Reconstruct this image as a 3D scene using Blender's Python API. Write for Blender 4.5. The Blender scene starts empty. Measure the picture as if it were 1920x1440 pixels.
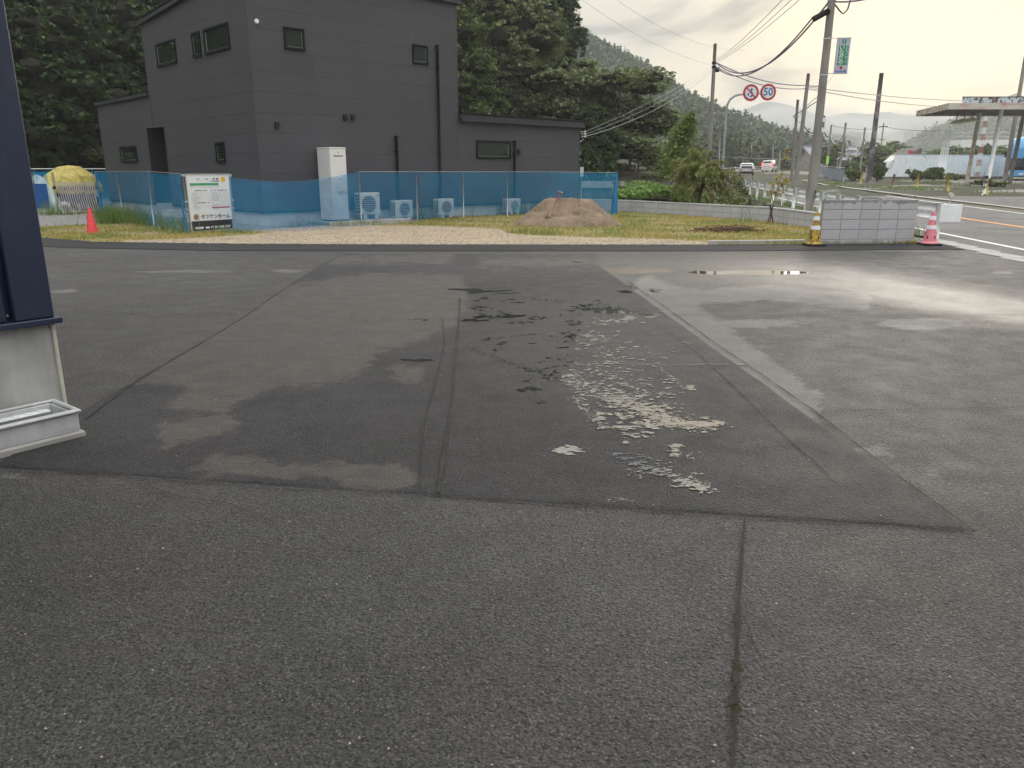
import bpy, math, random
import numpy as np
from mathutils import Vector, Matrix
random.seed(7); RNG = np.random.RandomState(7)
S = bpy.context.scene; COL = S.collection
R = math.radians
# ------------------------------------------------------------------ camera, sky, sun, exposure
FPX, CAMH = 1442.0, 1.5
PITCH = math.atan(398 / FPX); SP, CP = math.sin(PITCH), math.cos(PITCH)
cd = bpy.data.cameras.new('camera'); cam = bpy.data.objects.new('camera', cd); COL.objects.link(cam)
cd.sensor_width = 36; cd.lens = FPX / 1920 * 36; cd.clip_start = .05; cd.clip_end = 6000
cam.location = (0, 0, CAMH); cam.rotation_euler = (R(90) - PITCH, 0, 0); S.camera = cam
SUN_AZ, SUN_EL = R(28), R(10)          # azimuth clockwise from +Y
W = bpy.data.worlds.new('World'); S.world = W; W.use_nodes = True
nt = W.node_tree; nt.nodes.clear(); L = nt.links.new
def wn(t, **k):
    n = nt.nodes.new(t)
    for a, b in k.items(): setattr(n, a, b)
    return n
out = wn('ShaderNodeOutputWorld'); bg = wn('ShaderNodeBackground'); L(bg.outputs[0], out.inputs[0])
bg.inputs[1].default_value = .1
sky = wn('ShaderNodeTexSky', sky_type='NISHITA', sun_disc=False, sun_elevation=SUN_EL, sun_rotation=SUN_AZ)
tc = wn('ShaderNodeTexCoord')
mp = wn('ShaderNodeMapping'); mp.inputs['Scale'].default_value = (1, 1, 4.2); L(tc.outputs['Generated'], mp.inputs[0])
n1 = wn('ShaderNodeTexNoise'); n1.inputs['Scale'].default_value = 3.4; n1.inputs['Detail'].default_value = 7; n1.inputs['Roughness'].default_value = .5; n1.inputs['Distortion'].default_value = .5
L(mp.outputs[0], n1.inputs[0])
rp = wn('ShaderNodeValToRGB'); L(n1.outputs[0], rp.inputs[0])
e = rp.color_ramp.elements
e[0].position = .36; e[0].color = (.12, .16, .23, 1); e[1].position = .62; e[1].color = (1.03, .93, .76, 1)
m_ = rp.color_ramp.elements.new(.47); m_.color = (.80, .765, .69, 1)
# glow of the hidden sun in the cloud sheet
dt = wn('ShaderNodeVectorMath', operation='DOT_PRODUCT'); L(tc.outputs['Generated'], dt.inputs[0])
sd = (math.sin(SUN_AZ) * math.cos(SUN_EL), math.cos(SUN_AZ) * math.cos(SUN_EL), math.sin(SUN_EL))
dt.inputs[1].default_value = sd
mx = wn('ShaderNodeMath', operation='MAXIMUM'); L(dt.outputs['Value'], mx.inputs[0]); mx.inputs[1].default_value = 0
pw = wn('ShaderNodeMath', operation='POWER'); L(mx.outputs[0], pw.inputs[0]); pw.inputs[1].default_value = 26
gl = wn('ShaderNodeVectorMath', operation='MULTIPLY_ADD')
gc = wn('ShaderNodeVectorMath', operation='SCALE'); gc.inputs[0].default_value = (.44, .33, .09); L(pw.outputs[0], gc.inputs['Scale'])
L(rp.outputs[0], gl.inputs[0]); L(gc.outputs[0], gl.inputs[1]); L(rp.outputs[0], gl.inputs[2])
sz_ = wn('ShaderNodeSeparateXYZ'); L(tc.outputs['Generated'], sz_.inputs[0])      # overcast sky: the zenith is about 2.5 times as bright as the horizon
ov = wn('ShaderNodeMapRange'); L(sz_.outputs[2], ov.inputs[0]); ov.inputs[1].default_value = .16; ov.inputs[2].default_value = 1; ov.inputs[3].default_value = 4.6; ov.inputs[4].default_value = 24.
tf = wn('ShaderNodeMapRange'); L(dt.outputs['Value'], tf.inputs[0]); tf.inputs[1].default_value = .15; tf.inputs[2].default_value = .95
tint = wn('ShaderNodeMix', data_type='RGBA'); L(tf.outputs[0], tint.inputs[0]); tint.inputs[6].default_value = (.93, 1.0, 1.14, 1); tint.inputs[7].default_value = (1, 1, 1, 1)      # cooler cloud away from the sun
tm = wn('ShaderNodeMix', data_type='RGBA', blend_type='MULTIPLY'); tm.inputs[0].default_value = 1; L(gl.outputs[0], tm.inputs[6]); L(tint.outputs[2], tm.inputs[7])
sc_ = wn('ShaderNodeVectorMath', operation='SCALE'); L(tm.outputs[2], sc_.inputs[0]); L(ov.outputs[0], sc_.inputs['Scale'])
mi = wn('ShaderNodeMix', data_type='RGBA'); mi.inputs[0].default_value = .9
L(sky.outputs[0], mi.inputs[6]); L(sc_.outputs[0], mi.inputs[7]); L(mi.outputs[2], bg.inputs[0])
sl = bpy.data.lights.new('sun', 'SUN'); sl.energy = .5; sl.angle = R(18); sl.color = (1, .93, .82)
so = bpy.data.objects.new('sun', sl); COL.objects.link(so)
so.rotation_euler = Vector(sd).to_track_quat('Z', 'Y').to_euler()
S.view_settings.view_transform = 'Standard'; S.view_settings.look = 'None'; S.view_settings.exposure = 0.68; S.view_settings.gamma = 1
S.cycles.use_denoising = True; S.cycles.volume_bounces = 1; S.cycles.transparent_max_bounces = 16; S.cycles.max_bounces = 6
S.cycles.volume_step_rate = 4; S.cycles.use_fast_gi = False

# ------------------------------------------------------------------ photograph geometry -> world
def ray(x, y):
    u = x - 960; v = y - 720
    return np.array([u, FPX * CP - v * SP, -(FPX * SP + v * CP)])
def T(y): return .014 * max(0, y - 26)
def G(x, y, z=0.):
    d = ray(x, y); t = (z - CAMH) / d[2]; return Vector((d[0] * t, d[1] * t, z))
def GT(x, y):
    d = ray(x, y); s = d[2] / d[1]; Y = (CAMH + .364) / (.014 - s)
    if Y < 26: Y = CAMH / -s
    return Vector((d[0] / d[1] * Y, Y, CAMH + s * Y))
def at(x, y, Y):
    d = ray(x, y); return Vector((d[0] / d[1] * Y, Y, CAMH + d[2] / d[1] * Y))
def proj(X, Y, Z):
    dx, dy, dz = X, Y, Z - CAMH
    fw = dy * CP - dz * SP; up = dy * SP + dz * CP
    return 960 + FPX * dx / fw, 720 - FPX * up / fw

# ------------------------------------------------------------------ mesh helpers
class MB:
    def __init__(s): s.v = []; s.f = []; s.mi = []; s.cur = 0; s.sm = []; s.smooth = False
    def add(s, vs, fs):
        b = len(s.v); s.v += [tuple(p) for p in vs]; s.f += [tuple(i + b for i in f) for f in fs]
        s.mi += [s.cur] * len(fs); s.sm += [s.smooth] * len(fs); return s
    def box(s, a, b, M=None):
        x0, y0, z0 = a; x1, y1, z1 = b
        vs = [(x0,y0,z0),(x1,y0,z0),(x1,y1,z0),(x0,y1,z0),(x0,y0,z1),(x1,y0,z1),(x1,y1,z1),(x0,y1,z1)]
        if M is not None: vs = [M @ Vector(p) for p in vs]
        return s.add(vs, [(0,3,2,1),(4,5,6,7),(0,1,5,4),(1,2,6,5),(2,3,7,6),(3,0,4,7)])
    def bbox(s, a, b, r=.01, M=None):      # box with chamfered edges
        c = [(a[i] + b[i]) / 2 for i in range(3)]; h = [abs(b[i] - a[i]) / 2 for i in range(3)]
        r = min(r, min(h) * .9); vs = []; idx = {}
        for sx in (-1, 1):
            for sy in (-1, 1):
                for sz in (-1, 1):
                    sg = (sx, sy, sz)
                    for ax in range(3):
                        p = [c[i] + sg[i] * (h[i] - (0 if i == ax else r)) for i in range(3)]
                        idx[(sx, sy, sz, ax)] = len(vs); vs.append(Vector(p))
        F = []
        for ax in range(3):
            o = [i for i in range(3) if i != ax]
            for sg in (-1, 1):
                q = []
                for (p, k) in ((-1, -1), (1, -1), (1, 1), (-1, 1)):
                    t = [0, 0, 0]; t[ax] = sg; t[o[0]] = p; t[o[1]] = k; q.append(idx[(t[0], t[1], t[2], ax)])
                F.append(q)
        for ax in range(3):                 # edges along ax
            o = [i for i in range(3) if i != ax]
            for p in (-1, 1):
                for k in (-1, 1):
                    def I(s_, a_):
                        t = [0, 0, 0]; t[ax] = s_; t[o[0]] = p; t[o[1]] = k; return idx[(t[0], t[1], t[2], a_)]
                    F.append([I(-1, o[0]), I(1, o[0]), I(1, o[1]), I(-1, o[1])])
        for sx in (-1, 1):
            for sy in (-1, 1):
                for sz in (-1, 1): F.append([idx[(sx, sy, sz, a_)] for a_ in range(3)])
        C = Vector(c); G_ = []
        for q in F:
            n = (vs[q[1]] - vs[q[0]]).cross(vs[q[2]] - vs[q[0]]); m = sum((vs[i] for i in q), Vector()) / len(q) - C
            G_.append(q if n.dot(m) > 0 else q[::-1])
        if M is not None: vs = [M @ p for p in vs]
        return s.add(vs, G_)
    def tube(s, pts, r, n=8, cap=True):
        pts = [Vector(p) for p in pts]; m = len(pts)
        rs = r if isinstance(r, (list, tuple)) else [r] * m
        vs = []
        for i, p in enumerate(pts):
            d = (pts[min(i + 1, m - 1)] - pts[max(i - 1, 0)]).normalized()
            a = d.cross(Vector((0, 0, 1)));
            if a.length < .05: a = d.cross(Vector((0, 1, 0)))
            a.normalize(); b = d.cross(a).normalized()
            for k in range(n):
                t = 2 * math.pi * k / n; vs.append(p + (a * math.cos(t) + b * math.sin(t)) * rs[i])
        fs = [(i*n+k, i*n+(k+1)%n, (i+1)*n+(k+1)%n, (i+1)*n+k) for i in range(m-1) for k in range(n)]
        sm = s.smooth; s.smooth = n > 5; s.add(vs, fs)
        if cap: s.smooth = False; s.f += [tuple(len(s.v)-len(vs)+k for k in range(n)), tuple(len(s.v)-n+k for k in range(n))[::-1]]; s.mi += [s.cur]*2; s.sm += [False]*2
        s.smooth = sm; return s
    def lathe(s, prof, n=24, c=(0, 0, 0), sq=None):
        vs = []
        for r, z in prof:
            for k in range(n):
                t = 2*math.pi*k/n; vs.append((c[0]+r*math.cos(t), c[1]+r*math.sin(t), c[2]+z))
        fs = [(i*n+k, i*n+(k+1)%n, (i+1)*n+(k+1)%n, (i+1)*n+k) for i in range(len(prof)-1) for k in range(n)]
        sm = s.smooth; s.smooth = True; s.add(vs, fs); s.smooth = sm; return s
    def prism(s, poly, z0, z1, M=None):
        n = len(poly); vs = [(p[0], p[1], z0) for p in poly] + [(p[0], p[1], z1) for p in poly]
        if M is not None: vs = [M @ Vector(p) for p in vs]
        return s.add(vs, [tuple(range(n))[::-1], tuple(range(n, 2*n))] + [(i, (i+1)%n, n+(i+1)%n, n+i) for i in range(n)])
    def mesh(s, name, mats):
        me = bpy.data.meshes.new(name); me.from_pydata(s.v, [], s.f)
        for m in (mats if isinstance(mats, (list, tuple)) else [mats]): me.materials.append(m)
        me.polygons.foreach_set('material_index', s.mi); me.polygons.foreach_set('use_smooth', s.sm); me.update(); return me
    def obj(s, name, mats, parent=None, **k): return link(name, s.mesh(name, mats), parent, **k)
def link(name, me, parent=None, loc=None, rz=None, **k):
    o = bpy.data.objects.new(name, me); COL.objects.link(o); o.parent = parent
    if loc is not None: o.location = loc
    if rz is not None: o.rotation_euler = (0, 0, rz)
    for a, b in k.items(): o[a] = b
    return o
def thing(name, label, cat, loc=(0, 0, 0), rz=0, group=None):
    o = link(name, None, None, loc, rz, label=label, category=cat)
    if group: o['group'] = group
    return o
def tag(o, label, cat, group=None):
    o['label'] = label; o['category'] = cat
    if group: o['group'] = group
    return o
def copy_tree(o, parent=None):
    c = o.copy(); COL.objects.link(c); c.parent = parent
    for ch in [x for x in bpy.data.objects if x.parent == o]: copy_tree(ch, c)
    return c
def npmesh(name, V, F, mats, smooth=False):
    V = np.asarray(V, np.float32); F = np.asarray(F, np.int32); k = F.shape[1]
    me = bpy.data.meshes.new(name); me.vertices.add(len(V)); me.vertices.foreach_set('co', V.ravel())
    me.loops.add(F.size); me.loops.foreach_set('vertex_index', F.ravel())
    me.polygons.add(len(F)); me.polygons.foreach_set('loop_start', np.arange(0, F.size, k, dtype=np.int32))
    me.polygons.foreach_set('loop_total', np.full(len(F), k, np.int32))
    if smooth: me.polygons.foreach_set('use_smooth', np.ones(len(F), bool))
    me.update(calc_edges=True)
    for m in (mats if isinstance(mats, (list, tuple)) else [mats]): me.materials.append(m)
    return me
def text_mesh(txt, size, align='CENTER'):
    cu = bpy.data.curves.new('t', 'FONT'); cu.body = txt; cu.size = size; cu.align_x = align; cu.align_y = 'CENTER'; cu.extrude = .0015; cu.offset = size * .018; cu.resolution_u = 2
    o = bpy.data.objects.new('t', cu); COL.objects.link(o)
    dg = bpy.context.evaluated_depsgraph_get(); me = bpy.data.meshes.new_from_object(o.evaluated_get(dg))
    bpy.data.objects.remove(o); bpy.data.curves.remove(cu); return me
def lettering(txt, size, mat, parent, loc, rot, name='lettering', align='CENTER', sx=1., bold=0, width=None):
    me = text_mesh(txt, size, align); me.name = name; me.materials.clear(); me.materials.append(mat)
    xs = [v.co.x for v in me.vertices]
    if width and xs: sx = width / max(1e-4, max(xs) - min(xs))
    o = link(name, me, parent); o.location = loc; o.rotation_euler = rot; o.scale = (sx, 1, 1); return o

# ------------------------------------------------------------------ materials
class NM:
    def __init__(s, name):
        s.m = bpy.data.materials.new(name); s.m.use_nodes = True; s.t = s.m.node_tree; s.t.nodes.clear()
        s.o = s.n('ShaderNodeOutputMaterial'); s.b = s.n('ShaderNodeBsdfPrincipled'); s.l(s.b.outputs[0], s.o.inputs[0])
        s.co = s.n('ShaderNodeTexCoord').outputs['Object']
    def n(s, t, **k):
        n = s.t.nodes.new(t)
        for a, b in k.items(): setattr(n, a, b)
        return n
    def l(s, a, b): s.t.links.new(a, b)
    def put(s, sock, v):
        if hasattr(v, 'links') or hasattr(v, 'is_output'): s.l(v, sock)
        elif isinstance(v, (tuple, list)): sock.default_value = (*v[:3], 1) if len(sock.default_value) == 4 else tuple(v[:3])
        else: sock.default_value = v
    def set(s, **k):
        for a, b in k.items(): s.put(s.b.inputs[a.replace('_', ' ')], b)
        return s
    def noise(s, scale, det=3, rough=.5, co=None, dist=0):
        n = s.n('ShaderNodeTexNoise'); n.inputs['Scale'].default_value = scale; n.inputs['Detail'].default_value = det; n.inputs['Roughness'].default_value = rough; n.inputs['Distortion'].default_value = dist
        s.l(co or s.co, n.inputs[0]); return n.outputs[0]
    def vor(s, scale, out='Distance', co=None):
        n = s.n('ShaderNodeTexVoronoi'); n.inputs['Scale'].default_value = scale; s.l(co or s.co, n.inputs[0]); return n.outputs[out]
    def scl(s, v, co=None):
        n = s.n('ShaderNodeMapping'); n.inputs['Scale'].default_value = v; s.l(co or s.co, n.inputs[0]); return n.outputs[0]
    def mr(s, x, a, b, c=0., d=1., smooth=False):
        n = s.n('ShaderNodeMapRange', interpolation_type='SMOOTHSTEP' if smooth else 'LINEAR'); s.l(x, n.inputs[0])
        for i, v in enumerate((a, b, c, d)): n.inputs[i + 1].default_value = v
        return n.outputs[0]
    def math(s, op, a, b=0.):
        n = s.n('ShaderNodeMath', operation=op); s.put(n.inputs[0], a); s.put(n.inputs[1], b); return n.outputs[0]
    def mix(s, f, a, b, mode='MIX'):
        n = s.n('ShaderNodeMix', data_type='RGBA', blend_type=mode); s.put(n.inputs[0], f); s.put(n.inputs[6], a); s.put(n.inputs[7], b); return n.outputs[2]
    def bump(s, h, st=.5, d=.01, nrm=None):
        n = s.n('ShaderNodeBump'); s.put(n.inputs['Strength'], st); n.inputs['Distance'].default_value = d; s.l(h, n.inputs['Height'])
        if nrm is not None: s.l(nrm, n.inputs['Normal'])
        return n.outputs[0]
    def attr(s, name):
        n = s.n('ShaderNodeAttribute'); n.attribute_name = name; return n.outputs['Fac']
    def rnd(s): return s.n('ShaderNodeNewGeometry').outputs['Random Per Island']
    def orand(s): return s.n('ShaderNodeObjectInfo').outputs['Random']
def pm(name, c1, c2=None, scale=4, rough=.6, bump=0., bscale=60, metal=0., spec=.5, stretch=None, lo=.35, hi=.65, orand=0.):
    k = NM(name); co = k.scl(stretch) if stretch else None
    c2 = c2 or tuple(x * .8 for x in c1)
    col = k.mix(k.mr(k.noise(scale, 5, .6, co), lo, hi), c1, c2)
    if orand: col = k.mix(k.mr(k.orand(), 0, 1, 0, orand), col, tuple(x * .45 for x in c1))
    k.set(Base_Color=col, Roughness=rough, Metallic=metal, Specular_IOR_Level=spec)
    if bump: k.set(Normal=k.bump(k.noise(bscale, 4, .6), bump, .01))
    return k.m
M = {}
def asphalt(name, base, kind):
    k = NM(name); co = k.co
    st = k.vor(150, 'Color'); bw = k.n('ShaderNodeRGBToBW'); k.l(st, bw.inputs[0]); cell = bw.outputs[0]
    big = k.noise(.55, 5, .6); mid = k.noise(3.1, 5, .65); fine = k.noise(92, 4, .75); med = k.noise(24, 3, .6)
    b = base
    col = k.mix(k.mr(big, .34, .66), tuple(x * .70 for x in b), tuple(x * 1.25 for x in b))
    col = k.mix(k.mr(mid, .35, .7, 0, .5), col, (b[0] * .72, b[1] * .70, b[2] * .68)); col = k.mix(k.mr(k.noise(.9, 6, .7), .5, .66, 0, .6), col, (b[0] * 1.15, b[1] * .98, b[2] * .90))
    col = k.mix(1., col, k.mix(k.mr(fine, .3, .72), (.20, .20, .21), (1.8, 1.78, 1.76)), 'MULTIPLY')
    pit = k.mr(k.noise(60, 3, .7), .38, .50, .26, 1.); col = k.mix(1., col, pit, 'MULTIPLY'); pit2 = k.mr(k.noise(17, 5, .75, k.scl((1, 1.3, 1))), .40, .52, .74, 1.); col = k.mix(1., col, pit2, 'MULTIPLY')
    col = k.mix(k.mr(cell, .74, .88, 0, .55), col, tuple(min(1, x * 2.6) for x in (b[0], b[1] * .99, b[2] * .95)))
    speck = k.vor(38); rare = k.mr(k.noise(11, 2), .55, .6)
    col = k.mix(k.math('MULTIPLY', k.mr(speck, .10, .06), rare), col, (.34, .31, .27))
    rough = k.mr(mid, .3, .7, .50, .68) if kind else .8
    h = k.math('ADD', k.math('MULTIPLY', fine, 1.), k.math('MULTIPLY', k.vor(95), .9))
    nrm = k.bump(h, 1., .014)
    nrm = k.bump(k.noise(1.3, 3), .25, .03, nrm)
    spec = .5
    if kind:
        w = k.attr('wet'); d = k.attr('dry'); p = k.attr('pale'); sh = k.attr('sheen'); tn = k.attr('tan')
        nz = k.noise(30, 8, .82, k.scl((.42, 1.15, 1)))
        nz2 = k.noise(2.6, 8, .68, None, .6)
        # dry lighter stains with ragged borders
        dm = k.mr(k.math('ADD', d, k.math('ADD', k.math('MULTIPLY', k.math('SUBTRACT', nz2, .5), 1.6), k.math('MULTIPLY', k.math('SUBTRACT', k.noise(11, 6, .8), .5), 1.3))), .36, .68, 0, 1, True)
        scr = k.mr(k.noise(5, 6, .7, k.scl((1, 3.2, 1))), .35, .65, .45, 1)
        col = k.mix(k.math('MULTIPLY', dm, k.math('MULTIPLY', k.math('MULTIPLY', scr, k.mr(fine, .3, .6, .4, 1)), .85)), col, (.128, .108, .093))
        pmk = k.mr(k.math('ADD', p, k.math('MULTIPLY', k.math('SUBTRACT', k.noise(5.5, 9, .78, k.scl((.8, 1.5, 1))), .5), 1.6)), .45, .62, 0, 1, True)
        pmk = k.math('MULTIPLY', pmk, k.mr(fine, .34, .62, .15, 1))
        col = k.mix(k.math('MULTIPLY', pmk, .72), col, (.25, .245, .235))  # water film's sky reflection put into the base colour as a paler tone
        col = k.mix(k.math('MULTIPLY', tn, k.mr(nz2, .4, .6, .2, .8)), col, (.21, .15, .10))
        # standing water: flat and mirror-like where the noise lets it
        w = k.math('MULTIPLY', k.math('ADD', w, k.math('MULTIPLY', k.math('SUBTRACT', k.noise(5.5, 6, .8, k.scl((.6, 1.2, 1))), .5), .5)), k.mr(w, 0, .15))
        wm = k.mr(k.math('SUBTRACT', w, k.mr(nz, .25, .75, 0, 1)), -.012, .012, 0, 1, True)
        wm = k.math('MULTIPLY', wm, k.math('MAXIMUM', k.mr(k.math('ADD', fine, k.math('MULTIPLY', w, .25)), .42, .60, .30, 1.), k.mr(w, .75, 1.)))
        col = k.mix(wm, col, (.03, .03, .03))
        sheen = k.math('MULTIPLY', sh, k.mr(k.noise(2.2, 4, .6), .3, .7, .75, 1.))
        rough = k.mix(sheen, rough, (.36, .36, .36))
        rough = k.mix(wm, rough, (.025, .025, .025))
        st_ = k.math('MULTIPLY', k.math('SUBTRACT', 1, wm), k.mr(sheen, 0, 1, .95, .35))
        bn = k.t.nodes.new('ShaderNodeBump'); k.l(st_, bn.inputs['Strength']); bn.inputs['Distance'].default_value = .014; k.l(h, bn.inputs['Height'])
        nrm = bn.outputs[0]
        k.set(IOR=k.mr(wm, 0, 1, 1.45, 2.6))
    k.set(Base_Color=col, Roughness=rough, Normal=nrm, Specular_IOR_Level=spec)
    return k.m
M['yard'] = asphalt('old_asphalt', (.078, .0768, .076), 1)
M['patch'] = asphalt('new_asphalt', (.034, .033, .0375), 1)
M['strip'] = asphalt('trench_asphalt', (.028, .028, .0315), 0)
M['road'] = asphalt('road_asphalt', (.215, .213, .211), 0)
M['crack'] = pm('crack_soil', (.014, .013, .012), (.035, .03, .022), 9, .95)
M['concrete'] = pm('concrete', (.40, .385, .36), (.30, .29, .27), 3, .85, .3, 80)
M['conc_dirty'] = pm('weathered_concrete', (.20, .19, .17), (.09, .085, .075), 2.2, .9, .4, 40, stretch=(1, 1, .4))
M['found'] = pm('foundation_concrete', (.66, .63, .59), (.54, .52, .48), 1.5, .85, .15, 60)
M['soil'] = pm('soil', (.11, .085, .06), (.05, .045, .03), 1.2, .95, .6, 8)
M['galv'] = pm('galvanised_steel', (.50, .51, .51), (.36, .37, .38), 20, .45, 0, 60, .6)
M['white_paint'] = pm('white_paint', (.86, .87, .87), (.74, .75, .75), 5, .5)
M['pole'] = pm('pole_concrete', (.30, .275, .25), (.20, .185, .17), 3, .85, .3, 50, stretch=(1, 1, .25))
M['pole_dark'] = pm('dark_pole', (.09, .08, .085), (.30, .28, .29), 1.6, .8, stretch=(1, 1, .5), lo=.5, hi=.6)
M['black'] = pm('black_rubber', (.014, .014, .014), (.022, .022, .022), 9, .8, spec=.2)
M['wood'] = pm('pale_wood', (.50, .36, .20), (.38, .26, .14), 12, .7)
M['bark'] = pm('bark', (.12, .09, .065), (.05, .04, .03), 7, .95, .8, 20, stretch=(1, 1, .3))
M['twig'] = pm('dead_twigs', (.15, .085, .06), (.07, .04, .03), 7, .9)
def leafmat(name, a, b, c, tr=.25):
    k = NM(name); r = k.rnd()
    col = k.mix(r, a, b); col = k.mix(k.mr(k.noise(.55, 3), .4, .65), col, c)
    k.set(Base_Color=col, Roughness=.55, Specular_IOR_Level=.3)
    t = k.n('ShaderNodeBsdfTranslucent'); k.put(t.inputs[0], col); ms = k.n('ShaderNodeMixShader'); ms.inputs[0].default_value = tr
    k.l(k.b.outputs[0], ms.inputs[1]); k.l(t.outputs[0], ms.inputs[2]); k.l(ms.outputs[0], k.o.inputs[0]); return k.m
M['leaf_dark'] = leafmat('leaves_dark', (.030, .060, .016), (.085, .135, .036), (.048, .082, .026))
M['leaf_mid'] = leafmat('leaves_mid', (.08, .13, .035), (.18, .235, .075), (.12, .155, .06))
M['leaf_olive'] = leafmat('leaves_olive', (.12, .155, .055), (.23, .265, .11), (.165, .195, .09))
M['leaf_light'] = leafmat('leaves_light', (.12, .20, .04), (.23, .30, .07), (.15, .19, .06), .35)
M['leaf_kudzu'] = leafmat('leaves_ground_cover', (.11, .23, .045), (.22, .35, .08), (.15, .21, .05), .3)
M['leaf_yellow'] = leafmat('leaves_yellow', (.40, .30, .05), (.25, .27, .06), (.32, .20, .05), .35)
M['leaf_far'] = leafmat('leaves_far', (.05, .09, .035), (.10, .15, .06), (.07, .11, .05), .15)
M['grass'] = leafmat('grass_blades', (.32, .28, .07), (.52, .40, .14), (.22, .26, .06), .3)
M['weed'] = leafmat('weed_blades', (.13, .22, .05), (.26, .33, .10), (.12, .19, .05), .35)

# ------------------------------------------------------------------ ground sheets
def road_c(y):     # centre line x of the main road
    P = [(-30, 9.5), (0, 11.0), (15, 13.35), (21.7, 14.35), (27.2, 15.25), (40, 16.8), (60, 19.6), (80, 24.4), (98, 31.2), (118, 41), (135, 53), (155, 72), (200, 130)]
    for (a, xa), (b, xb) in zip(P, P[1:]):
        if y <= b: return xa + (xb - xa) * (y - a) / (b - a)
    return 130 + (y - 200) * 1.3
def rail_x(y): return 7.47 + .13 * y
WALL = [Vector((1.0, 33.5)), Vector((4.5, 30.21)), Vector((7.96, 24.35)), Vector((8.15, 21.0)), Vector((8.55, 17.1))]
def wall_x(y):
    if y > 33.5: return 1.0
    for a, b in zip(WALL, WALL[1:]):
        if a.y >= y >= b.y: return b.x + (a.x - b.x) * (y - b.y) / (a.y - b.y)
    return 99
def nx(i, s=1.):   # cheap smooth 2-D noise on arrays
    return (np.sin(i[0] * 1.7 * s + 1.3) * np.cos(i[1] * 2.1 * s + .4) + .5 * np.sin(i[0] * 4.1 * s + i[1] * 3.3 * s) + .3 * np.cos(i[0] * 7.7 * s - i[1] * 9.1 * s)) / 1.8
xs = np.concatenate([np.arange(-900, -60, 40), np.arange(-60, -10, 2), np.arange(-10, 30, .5), np.arange(30, 90, 3), np.arange(90, 2300, 60)])
ys = np.concatenate([np.arange(-60, 14, 4), np.arange(14, 66, .5), np.arange(66, 160, 4), np.arange(160, 2600, 60)])
X, Y = np.meshgrid(xs, ys); Z = -.06 + .014 * np.clip(Y - 26, 0, 400)
for i in range(X.shape[0]):
    for j in range(X.shape[1]):
        y = Y[i, j]; x = X[i, j]
        if 17 < y < 62:
            a = wall_x(y) if y <= 33.5 else max(1.0, 1.0 + (y - 33.5) * .3)
            b = rail_x(y) - .45
            if a + .15 < x < b: Z[i, j] -= 1.3 * min(1, (x - a) / .5) * min(1, (b - x) / .3)
def grid_mesh(name, X, Y, Z, mat, smooth=True):
    h, w = X.shape; V = np.stack([X.ravel(), Y.ravel(), Z.ravel()], 1)
    i = np.arange(h * w).reshape(h, w); F = np.stack([i[:-1, :-1].ravel(), i[:-1, 1:].ravel(), i[1:, 1:].ravel(), i[1:, :-1].ravel()], 1)
    return npmesh(name, V, F, mat, smooth)
kg = NM('rough_ground'); gcol = kg.mix(kg.mr(kg.noise(.4, 6, .65), .4, .6), (.10, .11, .045), (.16, .13, .085)); kg.set(Base_Color=gcol, Roughness=.95, Normal=kg.bump(kg.noise(6, 5, .7), .6, .05))
link('ground', grid_mesh('ground', X, Y, Z, kg.m), kind='structure')

# stain, water and painted film-sheen masks, as functions of where a point shows in the photograph, stored on the sheet's vertices
def seg_d(px, py, a, b, sx=1., sy=1.):
    ax, ay = a[0] * sx, a[1] * sy; bx, by = b[0] * sx, b[1] * sy; px = px * sx; py = py * sy
    dx, dy = bx - ax, by - ay; t = np.clip(((px - ax) * dx + (py - ay) * dy) / (dx * dx + dy * dy + 1e-9), 0, 1)
    return np.hypot(px - ax - t * dx, py - ay - t * dy)
def line(px, py, pts, w, v=1., sy=1.):
    d = np.full(px.shape, 1e9)
    for a, b in zip(pts, pts[1:]): d = np.minimum(d, seg_d(px, py, a, b, 1, sy))
    return v * np.clip(1.5 - d / w, 0, 1)
def ell(px, py, c, rx, ry, v=1.): return v * np.clip(1.6 * (1 - np.sqrt(((px - c[0]) / rx) ** 2 + ((py - c[1]) / ry) ** 2)), 0, 1)
def inpoly(px, py, P, soft=16):
    ins = np.zeros(px.shape, bool); d = np.full(px.shape, 1e9)
    for a, b in zip(P, P[1:] + P[:1]):
        c = ((a[1] > py) != (b[1] > py)) & (px < (b[0] - a[0]) * (py - a[1]) / (b[1] - a[1] + 1e-9) + a[0]); ins ^= c
        d = np.minimum(d, seg_d(px, py, a, b, 1, 1.6))
    return np.clip(.5 + np.where(ins, d, -d) / (2 * soft), 0, 1)
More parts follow.
